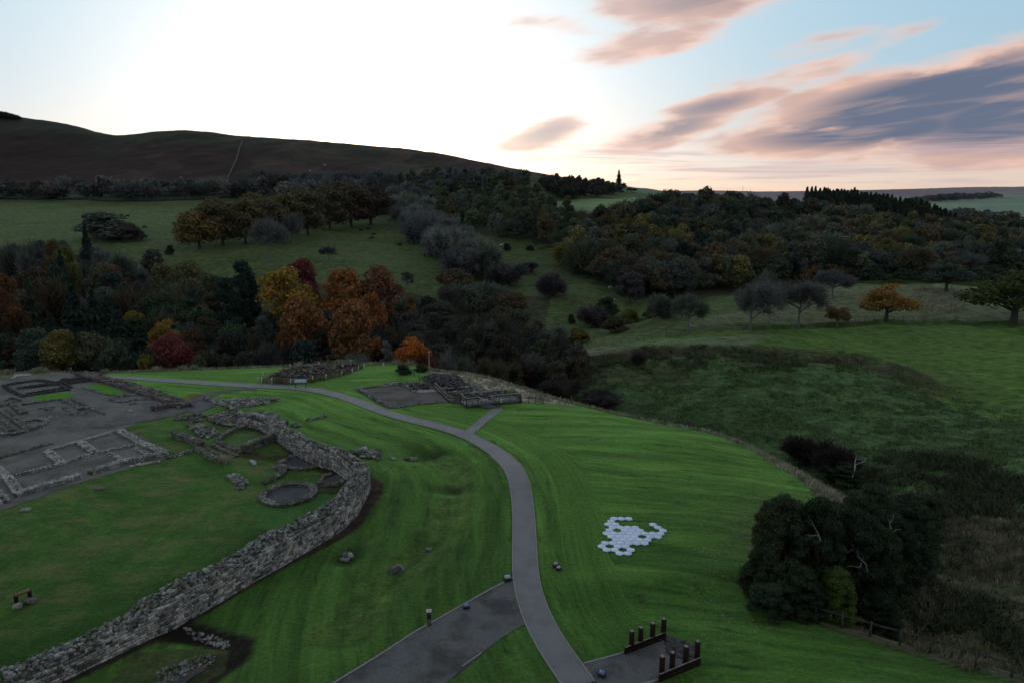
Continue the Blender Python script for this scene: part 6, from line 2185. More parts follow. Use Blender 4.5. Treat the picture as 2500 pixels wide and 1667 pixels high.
tree_base('bush', 415, 622, 28, 26, GREEN_D, 'small dark holly bush in the middle of the pasture', cat='bush')
tree_base('bare', 659, 640, 80, 122, GREY, 'tall pale bare tree in front of the beech belt', bark='bark_pale')
tree_base('bare', 716, 596, 70, 84, GREY, 'second pale bare tree against the beech belt', bark='bark_pale')
tree_base('bare', 802, 637, 38, 42, GREYB, 'small bare tree above the orange beeches')
tree_base('bare', 993, 700, 40, 40, GREYG, 'thin small bare tree on the pasture right of the rusty beech')
# beech belt
belt = [(487, 606, 96, 92, (0.125, 0.085, 0.026), 'golden beech at the left end of the beech belt'), (545, 598, 92, 110, (0.085, 0.068, 0.028), 'second olive beech of the belt'),
        (600, 594, 84, 112, (0.088, 0.068, 0.030), 'third beech of the belt, olive brown'), (648, 588, 90, 108, (0.080, 0.066, 0.034), 'greyish beech of the belt behind the pale bare tree'),
        (700, 580, 88, 112, (0.085, 0.072, 0.026), 'yellow-topped beech in the middle of the belt'), (752, 572, 92, 112, (0.082, 0.070, 0.038), 'dull brown beech right of the middle of the belt'),
        (806, 560, 92, 104, (0.070, 0.058, 0.030), 'dark brown beech toward the right of the belt'), (858, 552, 94, 102, (0.066, 0.042, 0.024), 'tawny dark beech near the right end of the belt'), (905, 545, 90, 92, (0.048, 0.034, 0.022), 'darkest beech at the right end of the belt'),
        (520, 578, 70, 96, (0.085, 0.068, 0.03), 'beech in the second row at the left of the belt'), (628, 560, 80, 90, (0.10, 0.082, 0.028), 'yellowish beech in the second row of the belt'), (730, 545, 80, 96, (0.082, 0.07, 0.035), 'beech peeping over the middle of the belt'), (830, 528, 86, 88, (0.075, 0.05, 0.028), 'brown beech topmost over the belt')]
for x, y, w_, h_, c_, lab in belt:
    tree_base('leaf', x, y + 3, w_ * 1.38, h_ + 3, tuple(np.array(c_) * 1.1), lab, 'beech belt across the pasture')

# --- valley trees behind the plateau rim
V_ = [
    ('leaf', 692, 632, 140, 172, YEL, 'huge yellow-orange beech, tallest left of the orange group'), ('leaf', 730, 614, 84, 190, RED, 'dark red beech crown peeping behind the yellow-orange one'),
    ('leaf', 836, 637, 132, 176, (0.20, 0.072, 0.02), 'broad burnt-orange beech in the middle of the orange group'), ('leaf', 918, 628, 118, 180, (0.125, 0.055, 0.027), 'rusty brown beech at the right of the orange group'),
    ('leaf', 724, 724, 122, 150, (0.165, 0.070, 0.024), 'brown-orange round beech low in front of the yellow one'), ('leaf', 862, 734, 128, 146, (0.165, 0.070, 0.026), 'brown-orange beech low in the centre with a pointed base'),
    ('leaf', 1003, 813, 84, 128, (0.30, 0.088, 0.016), 'bright orange round tree at the rim beside the slim pole'), ('tall', 942, 828, 44, 136, GREY, 'small grey-brown tree left of the bright orange one'),
    ('leaf', 906, 700, 70, 164, (0.18, 0.066, 0.02), 'orange lower branches right of the burnt-orange beech'), ('tall', 1002, 716, 44, 190, (0.14, 0.08, 0.026), 'slim golden tree right of the rusty beech'),
    ('tall', 590, 626, 96, 182, CONI, 'tall black-green pine left of the yellow-orange beech'), ('tall', 546, 668, 90, 172, CONI, 'second dark pine left of the tallest pine'), ('leaf', 640, 760, 50, 150, (0.06, 0.065, 0.055), 'pale grey willow between the pines and round beech'),
    ('bush', 738, 812, 100, 128, CONB, 'blue-dark yew below the brown-orange round beech'), ('leaf', 140, 793, 88, 128, (0.125, 0.098, 0.03), 'yellowing birch with a pale trunk near the left edge'),
    ('leaf', 76, 790, 96, 130, (0.045, 0.068, 0.045), 'grey-green willow left of the yellowing birch'), ('leaf', 215, 806, 96, 130, (0.060, 0.066, 0.034), 'olive tree right of the yellowing birch'), ('leaf', 275, 838, 84, 126, (0.045, 0.058, 0.036), 'dark olive sloping tree by the left rim'),
    ('leaf', 410, 812, 104, 128, (0.13, 0.030, 0.028), 'dark red maple standing at the rim'), ('bush', 352, 856, 70, 122, (0.115, 0.09, 0.018), 'small yellow tree left of the dark red maple'), ('bush', 482, 852, 50, 122, (0.085, 0.082, 0.045), 'pale olive tree right of the dark red maple'),
    ('leaf', 398, 768, 72, 142, (0.20, 0.115, 0.024), 'golden-orange tree above the dark red maple'), ('leaf', 464, 790, 68, 142, (0.085, 0.042, 0.024), 'brown tree right above the red maple'),
    ('leaf', 325, 748, 60, 165, (0.14, 0.10, 0.02), 'yellow tree crown among the black conifers'), ('leaf', 4, 650, 70, 170, (0.095, 0.042, 0.018), 'orange tree cut by the left edge'), ('leaf', 122, 572, 50, 235, (0.085, 0.05, 0.024), 'small orange crown high in the left wood'),
    ('leaf', 150, 588, 60, 228, (0.085, 0.088, 0.022), 'yellow-green crown high in the left wood'), ('leaf', 274, 635, 74, 210, (0.085, 0.038, 0.024), 'reddish brown tree in the middle of the left wood'), ('leaf', 260, 690, 60, 190, (0.10, 0.045, 0.022), 'orange-brown tree under the reddish one'),
    ('leaf', 448, 624, 90, 215, (0.100, 0.095, 0.036), 'pale olive round tree at the top of the left wood'), ('leaf', 395, 632, 76, 215, (0.085, 0.080, 0.034), 'olive tree left of the pale olive round one'), ('leaf', 500, 650, 80, 205, (0.060, 0.070, 0.032), 'green-olive tree left of the second pine'),
    ('leaf', 380, 698, 110, 180, (0.034, 0.044, 0.024), 'large dark tree under the olive crowns'), ('conifer', 172, 694, 110, 165, CONI, 'broad black-green conifer at the left'), ('conifer', 222, 704, 90, 160, CONI, 'black-green conifer second from the left'), ('conifer', 282, 738, 96, 152, CONI, 'black-green conifer sloping above the rim'),
    ('conifer', 120, 760, 90, 150, CONI, 'black-green conifer behind the grey-green willow'), ('conifer', 340, 780, 90, 148, CONI, 'black-green conifer left of the golden-orange tree'), ('conifer', 205, 545, 50, 262, CONI, 'dark pine standing above the left wood'),
    ('leaf', 560, 800, 90, 140, (0.032, 0.034, 0.024), 'dark tree filling the rim left of the round beech'), ('leaf', 600, 850, 70, 130, (0.045, 0.040, 0.024), 'brown undergrowth tree on the rim left of the yew'), ('twiggy', 655, 830, 60, 132, (0.05, 0.05, 0.045), 'thin grey tree among the trunks below the beeches'),
    ('bare', 880, 846, 60, 128, GREYG, 'spiky grey-green bare tree below the centre beech'), ('leaf', 790, 800, 60, 148, (0.034, 0.032, 0.022), 'dark tree between the two low beeches'), ('leaf', 520, 850, 80, 130, (0.036, 0.036, 0.022), 'dark bushy tree at the rim right of the red maple'),
    ('twiggy', 1040, 850, 50, 128, (0.10, 0.034, 0.024), 'red-orange shrub right under the bright orange tree'), ('bare', 1086, 838, 50, 132, GREY, 'thin bare trees right of the slim pole'), ('bare', 1140, 850, 46, 134, GREYG, 'bare spindly tree between pole and olive bushes'),
    ('bush', 1120, 880, 90, 138, (0.05, 0.036, 0.028), 'dark brown scrub right of the slim pole'), ('bush', 1190, 872, 90, 140, (0.046, 0.048, 0.022), 'olive brown bushes over the bathhouse'), ('bush', 1250, 880, 80, 142, (0.055, 0.050, 0.025), 'tawny bushes right over the boardwalk'), ('bush', 1160, 900, 70, 132, (0.045, 0.045, 0.022), 'low bramble mass behind the hypocaust'),
    ('leaf', 1110, 652, 86, 255, (0.085, 0.056, 0.030), 'tawny oak on the valley side below the tree belt'), ('leaf', 1252, 708, 80, 225, (0.085, 0.056, 0.030), 'tawny round tree left of the dark scrub'), ('leaf', 1245, 752, 84, 205, (0.080, 0.052, 0.028), 'second tawny tree beneath the round one'),
    ('twiggy', 1170, 680, 90, 245, GREYG, 'pale grey-green brushy tree under the belt'), ('leaf', 1062, 740, 90, 215, (0.036, 0.036, 0.024), 'dark tree right of the slim golden one'), ('leaf', 1120, 790, 110, 190, (0.034, 0.030, 0.024), 'dark shaded tree in the valley centre'),
    ('leaf', 1190, 800, 100, 186, (0.034, 0.031, 0.026), 'dark shaded tree left of the stream bushes'), ('twiggy', 1280, 800, 90, 180, (0.050, 0.048, 0.044), 'grey twiggy scrub beside the stream'), ('leaf', 1040, 800, 80, 175, (0.032, 0.030, 0.022), 'dark tree behind the bright orange one'),
    ('leaf', 960, 760, 70, 180, (0.040, 0.036, 0.022), 'dark tree between rusty beech and grey-brown tree'), ('twiggy', 1330, 790, 70, 190, GREYG, 'pale scrub right of the stream trees'), ('bush', 1290, 850, 80, 160, (0.055, 0.050, 0.030), 'bramble bank left of the fallen branches'),
]
for kd, x, y, w_, Y_, c_, lab in V_:
    tree_top(kd, x, y, w_ * (1.22 if kd != 'bush' else 1.1), Y_, tuple(np.array(c_) * 1.15), lab, 'trees in the near valley', must=True, cat='bush' if kd in ('bush',) else 'tree')
# filling trees of the near valley
fillers = []
for i in range(120):
    px_ = rnd.uniform(-60, 1230); top_lim = np.interp(px_, [0, 150, 560, 640, 960, 1000, 1230], [600, 600, 700, 700, 690, 740, 770])
    f = rnd.random()
    yp = top_lim + f * (870 - top_lim)
    Y_ = np.interp(yp, [560, 700, 800, 880], [240, 185, 152, 134]) + rnd.uniform(-5, 5)
    if px_ > 560 and px_ < 960 and yp < 740:
        continue
    fillers.append((px_, yp, Y_))
for px_, yp, Y_ in fillers:
    left = px_ < 620
    c_ = rnd.choice((GREEN_D, (0.030, 0.040, 0.022), (0.036, 0.044, 0.034), (0.045, 0.048, 0.038), (0.05, 0.036, 0.022), CONI, (0.055, 0.055, 0.028))) if left else rnd.choice(((0.034, 0.032, 0.022), (0.04, 0.036, 0.028), (0.045, 0.042, 0.036), (0.05, 0.04, 0.024)))
    kd = rnd.choice(('leaf', 'leaf', 'tall', 'conifer', 'twiggy')) if left else rnd.choice(('leaf', 'twiggy', 'bare', 'tall'))
    tree_top(kd, px_, yp, rnd.uniform(66, 112), Y_, tuple(np.array(c_) * rnd.uniform(1.0, 1.7)), 'dark tree of the shaded valley wood %s the orange beeches' % ('left of' if left else 'below and right of'), 'shaded valley wood')
for i in range(70):
    px_ = rnd.uniform(985, 1420); top_lim = np.interp(px_, [985, 1100, 1200, 1300, 1420], [700, 690, 720, 765, 825])
    yp = top_lim + rnd.random() * (872 - top_lim)
    Y_ = np.interp(yp, [690, 760, 820, 880], [240, 195, 165, 142]) + rnd.uniform(-5, 5)
    c_ = rnd.choice(((0.040, 0.038, 0.026), (0.046, 0.042, 0.032), (0.052, 0.050, 0.040), (0.060, 0.048, 0.028), (0.040, 0.046, 0.026)))
    tree_top(rnd.choice(('leaf', 'twiggy', 'bare', 'tall', 'bush')), px_, yp, rnd.uniform(48, 84), Y_, tuple(np.array(c_) * rnd.uniform(.9, 1.5)), 'dull autumn tree of the valley bottom by the stream', 'valley bottom wood')
# left scrub on the wood's upper edge
for i in range(26):
    px_ = rnd.uniform(-30, 380); yp = rnd.uniform(560, 625) + px_ * .1
    tree_top(rnd.choice(('twiggy', 'twiggy', 'leaf', 'bare')), px_, yp, rnd.uniform(44, 70), rnd.uniform(240, 275), rnd.choice((GREYG, GREYB, GREY, (0.055, 0.055, 0.04))), 'pale twiggy tree on the upper edge of the left wood', 'pale scrub along the left wood')


def scatter(poly, n, sep, fn):
    """n feet inside a photo polygon, at least sep pixels apart"""
    xs = [p[0] for p in poly]; ys = [p[1] for p in poly]
    got = []; tries = 0
    while len(got) < n and tries < n * 40:
        tries += 1
        x, y = rnd.uniform(min(xs), max(xs)), rnd.uniform(min(ys), max(ys))
        if not in_poly(np.array([x]), np.array([y]), poly)[0]:
            continue
        if any(abs(x - a) < sep and abs(y - b) < sep * .55 for a, b in got):
            continue
        got.append((x, y)); fn(x, y)


def wood(poly, n, sep, kinds, cols, hm, wm, label, group, cat='tree'):
    def f(x, y):
        p = pt(x, y)
        k = rnd.choice(kinds); h_ = rnd.uniform(*hm); w_ = rnd.uniform(*wm) * (0.72 if k == 'conifer' else 1)
        c = np.array(rnd.choice(cols)) * rnd.uniform(.95, 1.75)
        tree(k, x, (p[0], p[1], p[2] - .2), w_, h_, tuple(c), label, group, cat=cat)
    scatter(poly, n, sep, f)


woodcols = [(0.040, 0.050, 0.028), (0.060, 0.066, 0.036), (0.075, 0.065, 0.036), (0.085, 0.060, 0.032), (0.070, 0.072, 0.052), (0.052, 0.056, 0.048), (0.10, 0.085, 0.028), (0.030, 0.038, 0.024), (0.055, 0.045, 0.030)]
# bare diagonal belt
wood([(955, 545), (940, 500), (990, 490), (1060, 560), (1150, 640), (1190, 690), (1150, 700), (1080, 640), (1010, 580)], 44, 17, ('bare', 'twiggy', 'bare'), [GREY, GREYB, GREYG], (13, 19), (12, 17), 'bare grey tree of the diagonal belt running down the pasture', 'bare diagonal tree belt')
# mid plantation (birch and larch)
wood([(1060, 540), (1050, 490), (1110, 462), (1250, 462), (1320, 490), (1330, 520), (1400, 560), (1440, 610), (1400, 640), (1330, 600), (1215, 582)], 120, 15, ('tall', 'tall', 'leaf', 'bare', 'conifer'), [(0.052, 0.066, 0.030), (0.060, 0.080, 0.034), (0.070, 0.074, 0.036), (0.050, 0.052, 0.040), (0.085, 0.066, 0.030), (0.036, 0.046, 0.026), GREYG], (12, 18), (8, 13), 'slender mixed tree of the plantation below the moor', 'plantation below the moor')
wood([(940, 470), (1060, 440), (1200, 440), (1290, 452), (1280, 480), (1150, 470), (1060, 490), (980, 510)], 60, 14, ('bare', 'leaf', 'twiggy', 'tall'), [GREYB, (0.045, 0.05, 0.035), (0.04, 0.04, 0.035), (0.05, 0.06, 0.035)], (11, 16), (10, 14), 'grey-green tree along the top of the plantation', 'trees along the top of the plantation')
# top treeline of left pasture
wood([(-60, 484), (0, 476), (450, 474), (620, 468), (900, 470), (950, 480), (900, 500), (640, 486), (450, 491), (0, 489)], 78, 16, ('bare', 'twiggy', 'leaf', 'leaf'), [GREYB, (0.060, 0.060, 0.058), (0.045, 0.052, 0.040), (0.05, 0.042, 0.035), GREY], (12, 19), (12, 18), 'dull grey tree in the line between pasture and moor', 'tree line between pasture and moor')
wood([(640, 470), (900, 462), (950, 476), (900, 484), (640, 480)], 26, 14, ('bare', 'bare'), [(0.062, 0.060, 0.062)], (17, 22), (13, 17), 'pale bare tree standing high over the beech belt', 'pale bare trees over the beech belt')
# large ridge wood
R_P = [(1400, 640), (1440, 590), (1500, 560), (1560, 520), (1640, 512), (1800, 520), (1960, 535), (2100, 540), (2250, 570), (2400, 600), (2530, 622), (2560, 676), (2300, 684), (2050, 684), (1960, 694), (1830, 706), (1700, 725), (1600, 735), (1500, 715), (1430, 680)]
wood(R_P, 330, 19, ('leaf', 'leaf', 'oak', 'bare', 'tall', 'twiggy'), woodcols, (11, 17), (11, 17), 'autumn tree of the big wood covering the ridge slope', 'ridge slope wood')
wood([(1560, 560), (1700, 530), (1850, 560), (1800, 680), (1650, 700), (1600, 640)], 40, 22, ('conifer', 'tall'), [(0.020, 0.032, 0.022), (0.026, 0.038, 0.024)], (13, 18), (9, 12), 'dark evergreen inside the ridge slope wood', 'evergreens in the ridge wood')
# conifers on the ridge
wood([(1965, 512), (2120, 516), (2260, 552), (2330, 580), (2250, 575), (2100, 545), (1970, 535)], 190, 7, ('conifer',), [(0.018, 0.028, 0.020), (0.024, 0.032, 0.020), (0.034, 0.034, 0.018)], (14, 17), (11, 15), 'dark spruce of the plantation crowning the ridge', 'spruce plantation on the ridge')
# scrub and thorns on the ridge top
wood([(1560, 505), (1700, 497), (1960, 512), (1900, 530), (1700, 520), (1580, 530)], 26, 16, ('bush', 'leaf', 'twiggy'), [(0.075, 0.055, 0.036), (0.06, 0.05, 0.04), (0.05, 0.055, 0.035)], (5, 9), (8, 12), 'round russet thorn bush along the top of the ridge wood', 'thorns along the ridge top', 'bush')
wood([(1430, 535), (1500, 520), (1510, 545), (1450, 560)], 10, 12, ('twiggy',), [(0.04, 0.036, 0.034)], (4, 6), (9, 13), 'dark bramble patch at the lower edge of the sheep pasture', 'bramble patch at the sheep pasture', 'bush')
for x, y, w_, h_, lab in ((1698, 493, 12, 14, 'leftmost lone thorn on the skyline field'), (1720, 495, 18, 18, 'largest lone thorn of the skyline hedge'), (1742, 496, 10, 11, 'small thorn right of the largest one'), (1763, 497, 12, 10, 'small thorn at the end of the skyline hedge'), (1813, 490, 16, 12, 'round lone tree on the strip field')):
    tree_base('twiggy', x, y, w_, h_, (0.03, 0.028, 0.024), lab, None)
# skyline trees
tree_base('conifer', 1510, 467, 26, 54, CONI, 'tall lone conifer sticking up on the skyline')
for x, y, w_, h_, kd, c_, lab in ((1495, 467, 22, 26, 'bush', CONI, 'dark round bush left of the tall skyline conifer'), (1523, 467, 14, 22, 'bare', (0.09, 0.06, 0.03), 'thin bare tree right against the tall skyline conifer'), (1543, 472, 22, 15, 'bare', (0.05, 0.04, 0.03), 'small bare tree alone on the skyline right of the conifer'),
                               (1462, 462, 34, 30, 'leaf', CONI, 'dark wide tree on the skyline left of the bush'), (1441, 458, 24, 24, 'twiggy', (0.09, 0.055, 0.03), 'bare reddish tree at the left of the skyline clump'), (1477, 464, 20, 26, 'bare', (0.07, 0.045, 0.03), 'leaning bare tree in the skyline clump'),
                               (1424, 454, 22, 18, 'twiggy', (0.08, 0.05, 0.03), 'low bare shrub on the descending skyline'), (1400, 450, 20, 18, 'twiggy', (0.07, 0.045, 0.028), 'bare shrub higher on the descending skyline'), (1378, 444, 18, 14, 'bush', (0.03, 0.035, 0.02), 'dark shrub halfway down the hill skyline'),
                               (1350, 438, 12, 14, 'conifer', CONI, 'tiny dark conifer on the hill skyline'), (1364, 440, 12, 13, 'conifer', CONI, 'second tiny dark conifer on the hill skyline'), (1327, 430, 10, 6, 'bush', CONI, 'small dark bush high on the hill skyline')):
    tree_base(kd, x, y, w_, h_, c_, lab)
for i in range(9):
    x = -10 + i * 6
    tree_base('twiggy', x, 286 + i * .8, 22, 12 + (8 - i) * .9, (0.022, 0.034, 0.026), ('leftmost', 'second', 'third', 'fourth', 'middle', 'sixth', 'seventh', 'eighth', 'rightmost lowest')[i] + ' dark wind-bent tree of the clump crowning the top left hill', 'clump on the top left hill')
wood([(1330, 452), (1420, 458), (1500, 470), (1500, 482), (1400, 490), (1310, 470)], 36, 12, ('leaf', 'twiggy', 'tall'), [(0.026, 0.026, 0.018), (0.032, 0.030, 0.020)], (8, 12), (9, 12), 'dark tree on the slope under the skyline clump', 'dark trees under the skyline clump')
# far hedges and copses
wood([(2210, 500), (2300, 484), (2440, 480), (2440, 486), (2300, 494)], 46, 6, ('leaf',), [(0.035, 0.045, 0.042)], (14, 20), (30, 44), 'dark tree of the far hillside plantation', 'far hillside plantation')
wood([(2290, 530), (2360, 518), (2376, 522), (2330, 545)], 30, 6, ('leaf', 'bush'), [(0.045, 0.055, 0.050)], (9, 13), (14, 22), 'rounded tree of a copse on the far green hillside', 'copses on the far green hillside')
wood([(2405, 530), (2490, 530), (2490, 536), (2405, 536)], 12, 9, ('leaf', 'bush'), [(0.045, 0.055, 0.050)], (9, 13), (14, 20), 'tree of the thin line on the far green hillside', 'far tree line')
wood([(2360, 556), (2390, 548), (2395, 560), (2370, 566)], 9, 6, ('leaf',), [(0.05, 0.055, 0.050)], (9, 13), (12, 18), 'tree of the low copse beside the ridge end', 'far low copse')
wood([(2230, 500), (2260, 500), (2262, 508), (2232, 508)], 6, 6, ('leaf',), [(0.045, 0.055, 0.050)], (14, 18), (20, 26), 'tree of the small copse behind the ridge end', 'far small copse')
wood([(2300, 575), (2540, 568), (2540, 600), (2400, 596)], 40, 14, ('leaf', 'oak'), [(0.040, 0.045, 0.030), (0.06, 0.055, 0.03)], (11, 15), (12, 16), 'dull tree in the valley bottom behind the ridge end', 'valley trees behind the ridge end')

# --- dark trees on the rim at the lower right
NT = [(1895, 1440, 150, 235, (0.030, 0.038, 0.024), 'dark broad tree at the front left of the rim clump'), (1868, 1385, 90, 170, (0.055, 0.042, 0.022), 'rusty-leaved tree at the left edge of the rim clump'),
      (1985, 1465, 150, 250, (0.020, 0.030, 0.019), 'dark tree in the middle of the rim clump'), (2035, 1520, 110, 130, (0.050, 0.068, 0.016), 'yellow-green bushy tree low behind the rail fence'),
      (2085, 1490, 160, 260, (0.019, 0.028, 0.018), 'dark tree right of the middle in the rim clump'), (2160, 1440, 150, 230, (0.020, 0.030, 0.019), 'dark tree at the right side of the rim clump'),
      (2210, 1400, 150, 190, (0.022, 0.034, 0.020), 'dark tree behind the right side of the rim clump'), (2080, 1370, 130, 170, (0.022, 0.032, 0.020), 'dark tree behind the middle of the rim clump'),
      (2120, 1330, 130, 150, (0.026, 0.040, 0.024), 'dark green top at the back of the rim clump'), (1880, 1500, 110, 90, HOLLY, 'low dark holly bush by the first fence post'), (2130, 1545, 130, 120, (0.020, 0.028, 0.018), 'low dark bush behind the rail fence at right'),
      (2060, 1180, 90, 60, (0.026, 0.036, 0.022), 'round green tree beyond the rim above the clump'), (2240, 1290, 110, 90, (0.024, 0.032, 0.020), 'dark scrub tree right above the clump'),
      (1935, 1400, 130, 190, (0.030, 0.040, 0.020), 'dark tree between the rusty tree and the middle of the clump'), (2030, 1430, 150, 225, (0.024, 0.034, 0.017), 'tall dark tree just right of the bleached antler branch'),
      (1950, 1500, 120, 130, (0.020, 0.030, 0.017), 'low dark shrub mass under the front of the clump'), (2130, 1470, 150, 190, (0.024, 0.032, 0.018), 'dark tree filling the front right of the clump')]
for x, y, w_, h_, c_, lab in NT:
    tree_base('near', x, y, w_ * 1.14, h_ * rnd.uniform(.92, 1.1), tuple(np.array(c_) * (1.3, 1.35, 1.05)), lab, 'dark trees on the rim at the right', bark='bark')

# bramble thickets on the rough bank at the right: uncountable scrub
# --- place them: the largest ones in the picture stand as things, the rest as one mass
TREES.sort(key=lambda t: -t['size'])
MAX_IND = 340


def proto_of(t):
    k_ = t['kind']
    if t['h'] / t['w'] > 1.42 and k_ + '_high' in PROTO:
        k_ += '_high'
    L = PROTO[k_]
    return L[t['var'] % len(L)]


def to_px(q):
    y_, z_ = q[1], q[2] - CAM_H
    dep = y_ * math.cos(PITCH) - z_ * math.sin(PITCH)
    return CX + q[0] / dep * FOC, CY - (y_ * math.sin(PITCH) + z_ * math.cos(PITCH)) / dep * FOC


import re
counts = {}
for t in TREES[:MAX_IND]:
    counts[t['label']] = counts.get(t['label'], 0) + 1
marks = []
for t in TREES[:MAX_IND]:
    t['px'] = to_px((t['base'][0], t['base'][1], t['base'][2] + t['h'] * .7))
    if counts[t['label']] == 1:
        short = re.split(r' (?:left|right|at|in|behind|beside|above|below|under|standing|with|cut|filling|among|on|crown|peeping|alone|low|high|halfway|against|by|where|next|just|beyond|of|by|over|toward|topmost|near|small) ', t['label'] + ' ')[0].strip(', ')
        if len(short.split()) > 1 and 'two' not in short:
            marks.append((t['px'], short))
kindw = {'leaf': 'broad-crowned tree', 'tall': 'slender tree', 'conifer': 'dark conifer', 'twiggy': 'twiggy grey scrub tree', 'bare': 'bare grey tree', 'oak': 'round-headed tree', 'bush': 'bush'}


def colw(c):
    r_, g_, b_ = c
    if g_ > r_ * 1.12: return 'dark green' if g_ < .045 else 'green'
    if r_ > g_ * 1.35: return 'brown'
    if r_ > .07 and b_ < r_ * .5: return 'olive'
    return 'dull'


used_l = {}
for t in TREES[:MAX_IND]:
    if counts[t['label']] == 1 or t['group'] == 'clump on the top left hill':
        continue
    x, y = t['px']
    (mx_, my_), short = min(marks, key=lambda m: math.hypot(m[0][0] - x, (m[0][1] - y) * 1.3))
    dx, dy = x - mx_, y - my_
    rel = ('left of' if dx < 0 else 'right of') if abs(dx) > abs(dy) * 1.2 else ('just above' if dy < 0 else 'just below')
    near_ = 'close ' if rel in ('left of', 'right of') and abs(dx) < 30 else ''
    k_ = kindw[t['kind']]
    new = f"{'' if t['kind'] in ('conifer', 'twiggy', 'bare') else colw(t['col']) + ' '}{k_} {near_}{rel} the {short}"
    if new in used_l:
        m2 = sorted(marks, key=lambda m: math.hypot(m[0][0] - x, (m[0][1] - y) * 1.3))
        for m_ in m2[1:6]:
            if f"{new} toward the {m_[1]}" not in used_l and m_[1] != short:
                new = f"{new} toward the {m_[1]}"
                break
    used_l[new] = 1
    t['label'] = ' '.join(new.split()[:16])


for t in TREES[:MAX_IND]:
    a = proto_of(t)
    nm = {'conifer': 'conifer_tree', 'bush': 'bush', 'twiggy': 'bush'}.get(t['kind'], 'tree')
    if t['cat'] == 'tree' and nm == 'bush': nm = 'small_tree'
    if t['cat'] == 'bush': nm = 'bush'
    root = empty(nm, t['base'], rnd.uniform(0, 6.28))
    root.scale = (t['w'], t['w'], t['h'])
    tag(root, t['label'], t['cat'], t['group'])
    bark_ = M[t['bark'] or ('bark_pale' if t['kind'] == 'bare' else 'bark')]
    obj('trunk', trunk_mesh(a, bark_), root)
    c = obj('crown', a['crown'], root)
    c.color = (*t['col'], 1.0)
rest = TREES[MAX_IND:]
print('trees', len(TREES), 'individual', min(MAX_IND, len(TREES)), 'mass', len(rest))
VV = []; FF = []; CC = []; LV = []; off = 0
for t in rest:
    a = proto_of(t)
    px_size = t['size']
    n = len(a['cf'])
    keep_n = int(min(n, max(140, px_size ** 2 * .42)))
    sel = rng.choice(n, keep_n, replace=False)
    Q = a['cv'].reshape(-1, 4, 3)[sel]
    cen = Q.mean(axis=1, keepdims=True)
    grow = min(2.6, math.sqrt(n / keep_n))
    Q = cen + (Q - cen) * (grow if t['kind'] not in ('bare', 'twiggy') else 1.0)
    if t['kind'] in ('bare', 'twiggy'):
        # thicken sideways only
        ax = (Q[:, 0:1] + Q[:, 1:2]) / 2
        mid0 = (Q[:, 0] + Q[:, 1]) / 2; mid1 = (Q[:, 2] + Q[:, 3]) / 2
        w0 = (Q[:, 1] - Q[:, 0]) / 2 * grow; w1 = (Q[:, 2] - Q[:, 3]) / 2 * grow
        Q = np.stack([mid0 - w0, mid0 + w0, mid1 + w1, mid1 - w1], axis=1)
    th_ = rnd.uniform(0, 6.28); c_, s_ = math.cos(th_), math.sin(th_)
    X = Q.reshape(-1, 3) * np.array([t['w'], t['w'], t['h']])
    X = np.stack([X[:, 0] * c_ - X[:, 1] * s_, X[:, 0] * s_ + X[:, 1] * c_, X[:, 2]], axis=1) + np.array(t['base'])
    VV.append(X); FF.append(np.arange(len(X)).reshape(-1, 4) + off); off += len(X)
    CC.append(np.tile(np.array([*t['col'], 1.0]), (len(X), 1))); LV.append(np.repeat(rng.random(keep_n), 4))
if rest:
    me = mesh_np('distant_woodland', np.concatenate(VV), np.concatenate(FF), [M['leaf_mass']], False, np.concatenate(CC))
    a_ = me.attributes.new('leafvar', 'FLOAT', 'POINT'); a_.data.foreach_set('value', np.concatenate(LV).astype(np.float32))
    dwd = obj('distant_woodland', me); dwd['kind'] = 'stuff'
    print('woodland quads', off // 4)


# --- bleached dead branches
def dead_branch(label, px, py, L_, seed, up=.6, yaw=0.0, z=0.0, mat='bark_white', w=.09):
    r = np.random.default_rng(seed); mb = MB()

    def g_(p, d, l, rad, lev):
        q = p + d * l; m_ = (p + q) / 2 + r.uniform(-.12, .12, 3) * l
        mb.tube([tuple(p), tuple(m_), tuple(q)], [rad, rad * .8, rad * .55], 5)
        if lev < 3:
            for _ in range(2):
                nd = d * .75 + r.normal(size=3) * .5; nd /= np.linalg.norm(nd)
                g_(p + (q - p) * r.uniform(.5, 1), nd, l * .62, rad * .55, lev + 1)
    g_(np.zeros(3), np.array([math.cos(yaw) * (1 - up), math.sin(yaw) * (1 - up), up]), L_, w, 0)
    p = pt(px, py) if not isinstance(z, tuple) else np.array(at_y(px, py, z[0]))
    if isinstance(z, tuple):
        z = 0.0
    o = obj('dead_branch', mb.mesh('dead_branch', M[mat], True), None, (p[0], p[1], p[2] + z))
    tag(o, label, 'branch', None)


dead_branch('pale fallen forked branch among the bushes at the stream', 1295, 872, 6.5, 1, .35, .6, .5, w=.2)
dead_branch('second pale fallen limb pointing left by the stream', 1300, 866, 4, 2, .5, 2.5, .5, w=.14)
dead_branch('bleached dead limb sticking out at the top of the rim clump', 2073, 1240, 1.6, 5, .8, .5, 3.2, w=.06)
dead_branch('bleached antler-like branch in the dark middle of the rim clump', 2003, 1320, 1.1, 7, .6, 2.0, (pt(1985, 1465)[1] - 2.0,), w=.06, mat='bark_pale')
dead_branch('short curved bleached branch at the right of the rim clump', 2172, 1305, 1.1, 8, .4, 1.0, (pt(2160, 1440)[1] - 2.0,), w=.06)
dead_branch('grey forked limb low in the rim clump above the yellow-green tree', 2118, 1395, 2.0, 9, .6, 3.0, (pt(2085, 1490)[1] - 2.0,), w=.06, mat='bark_pale')

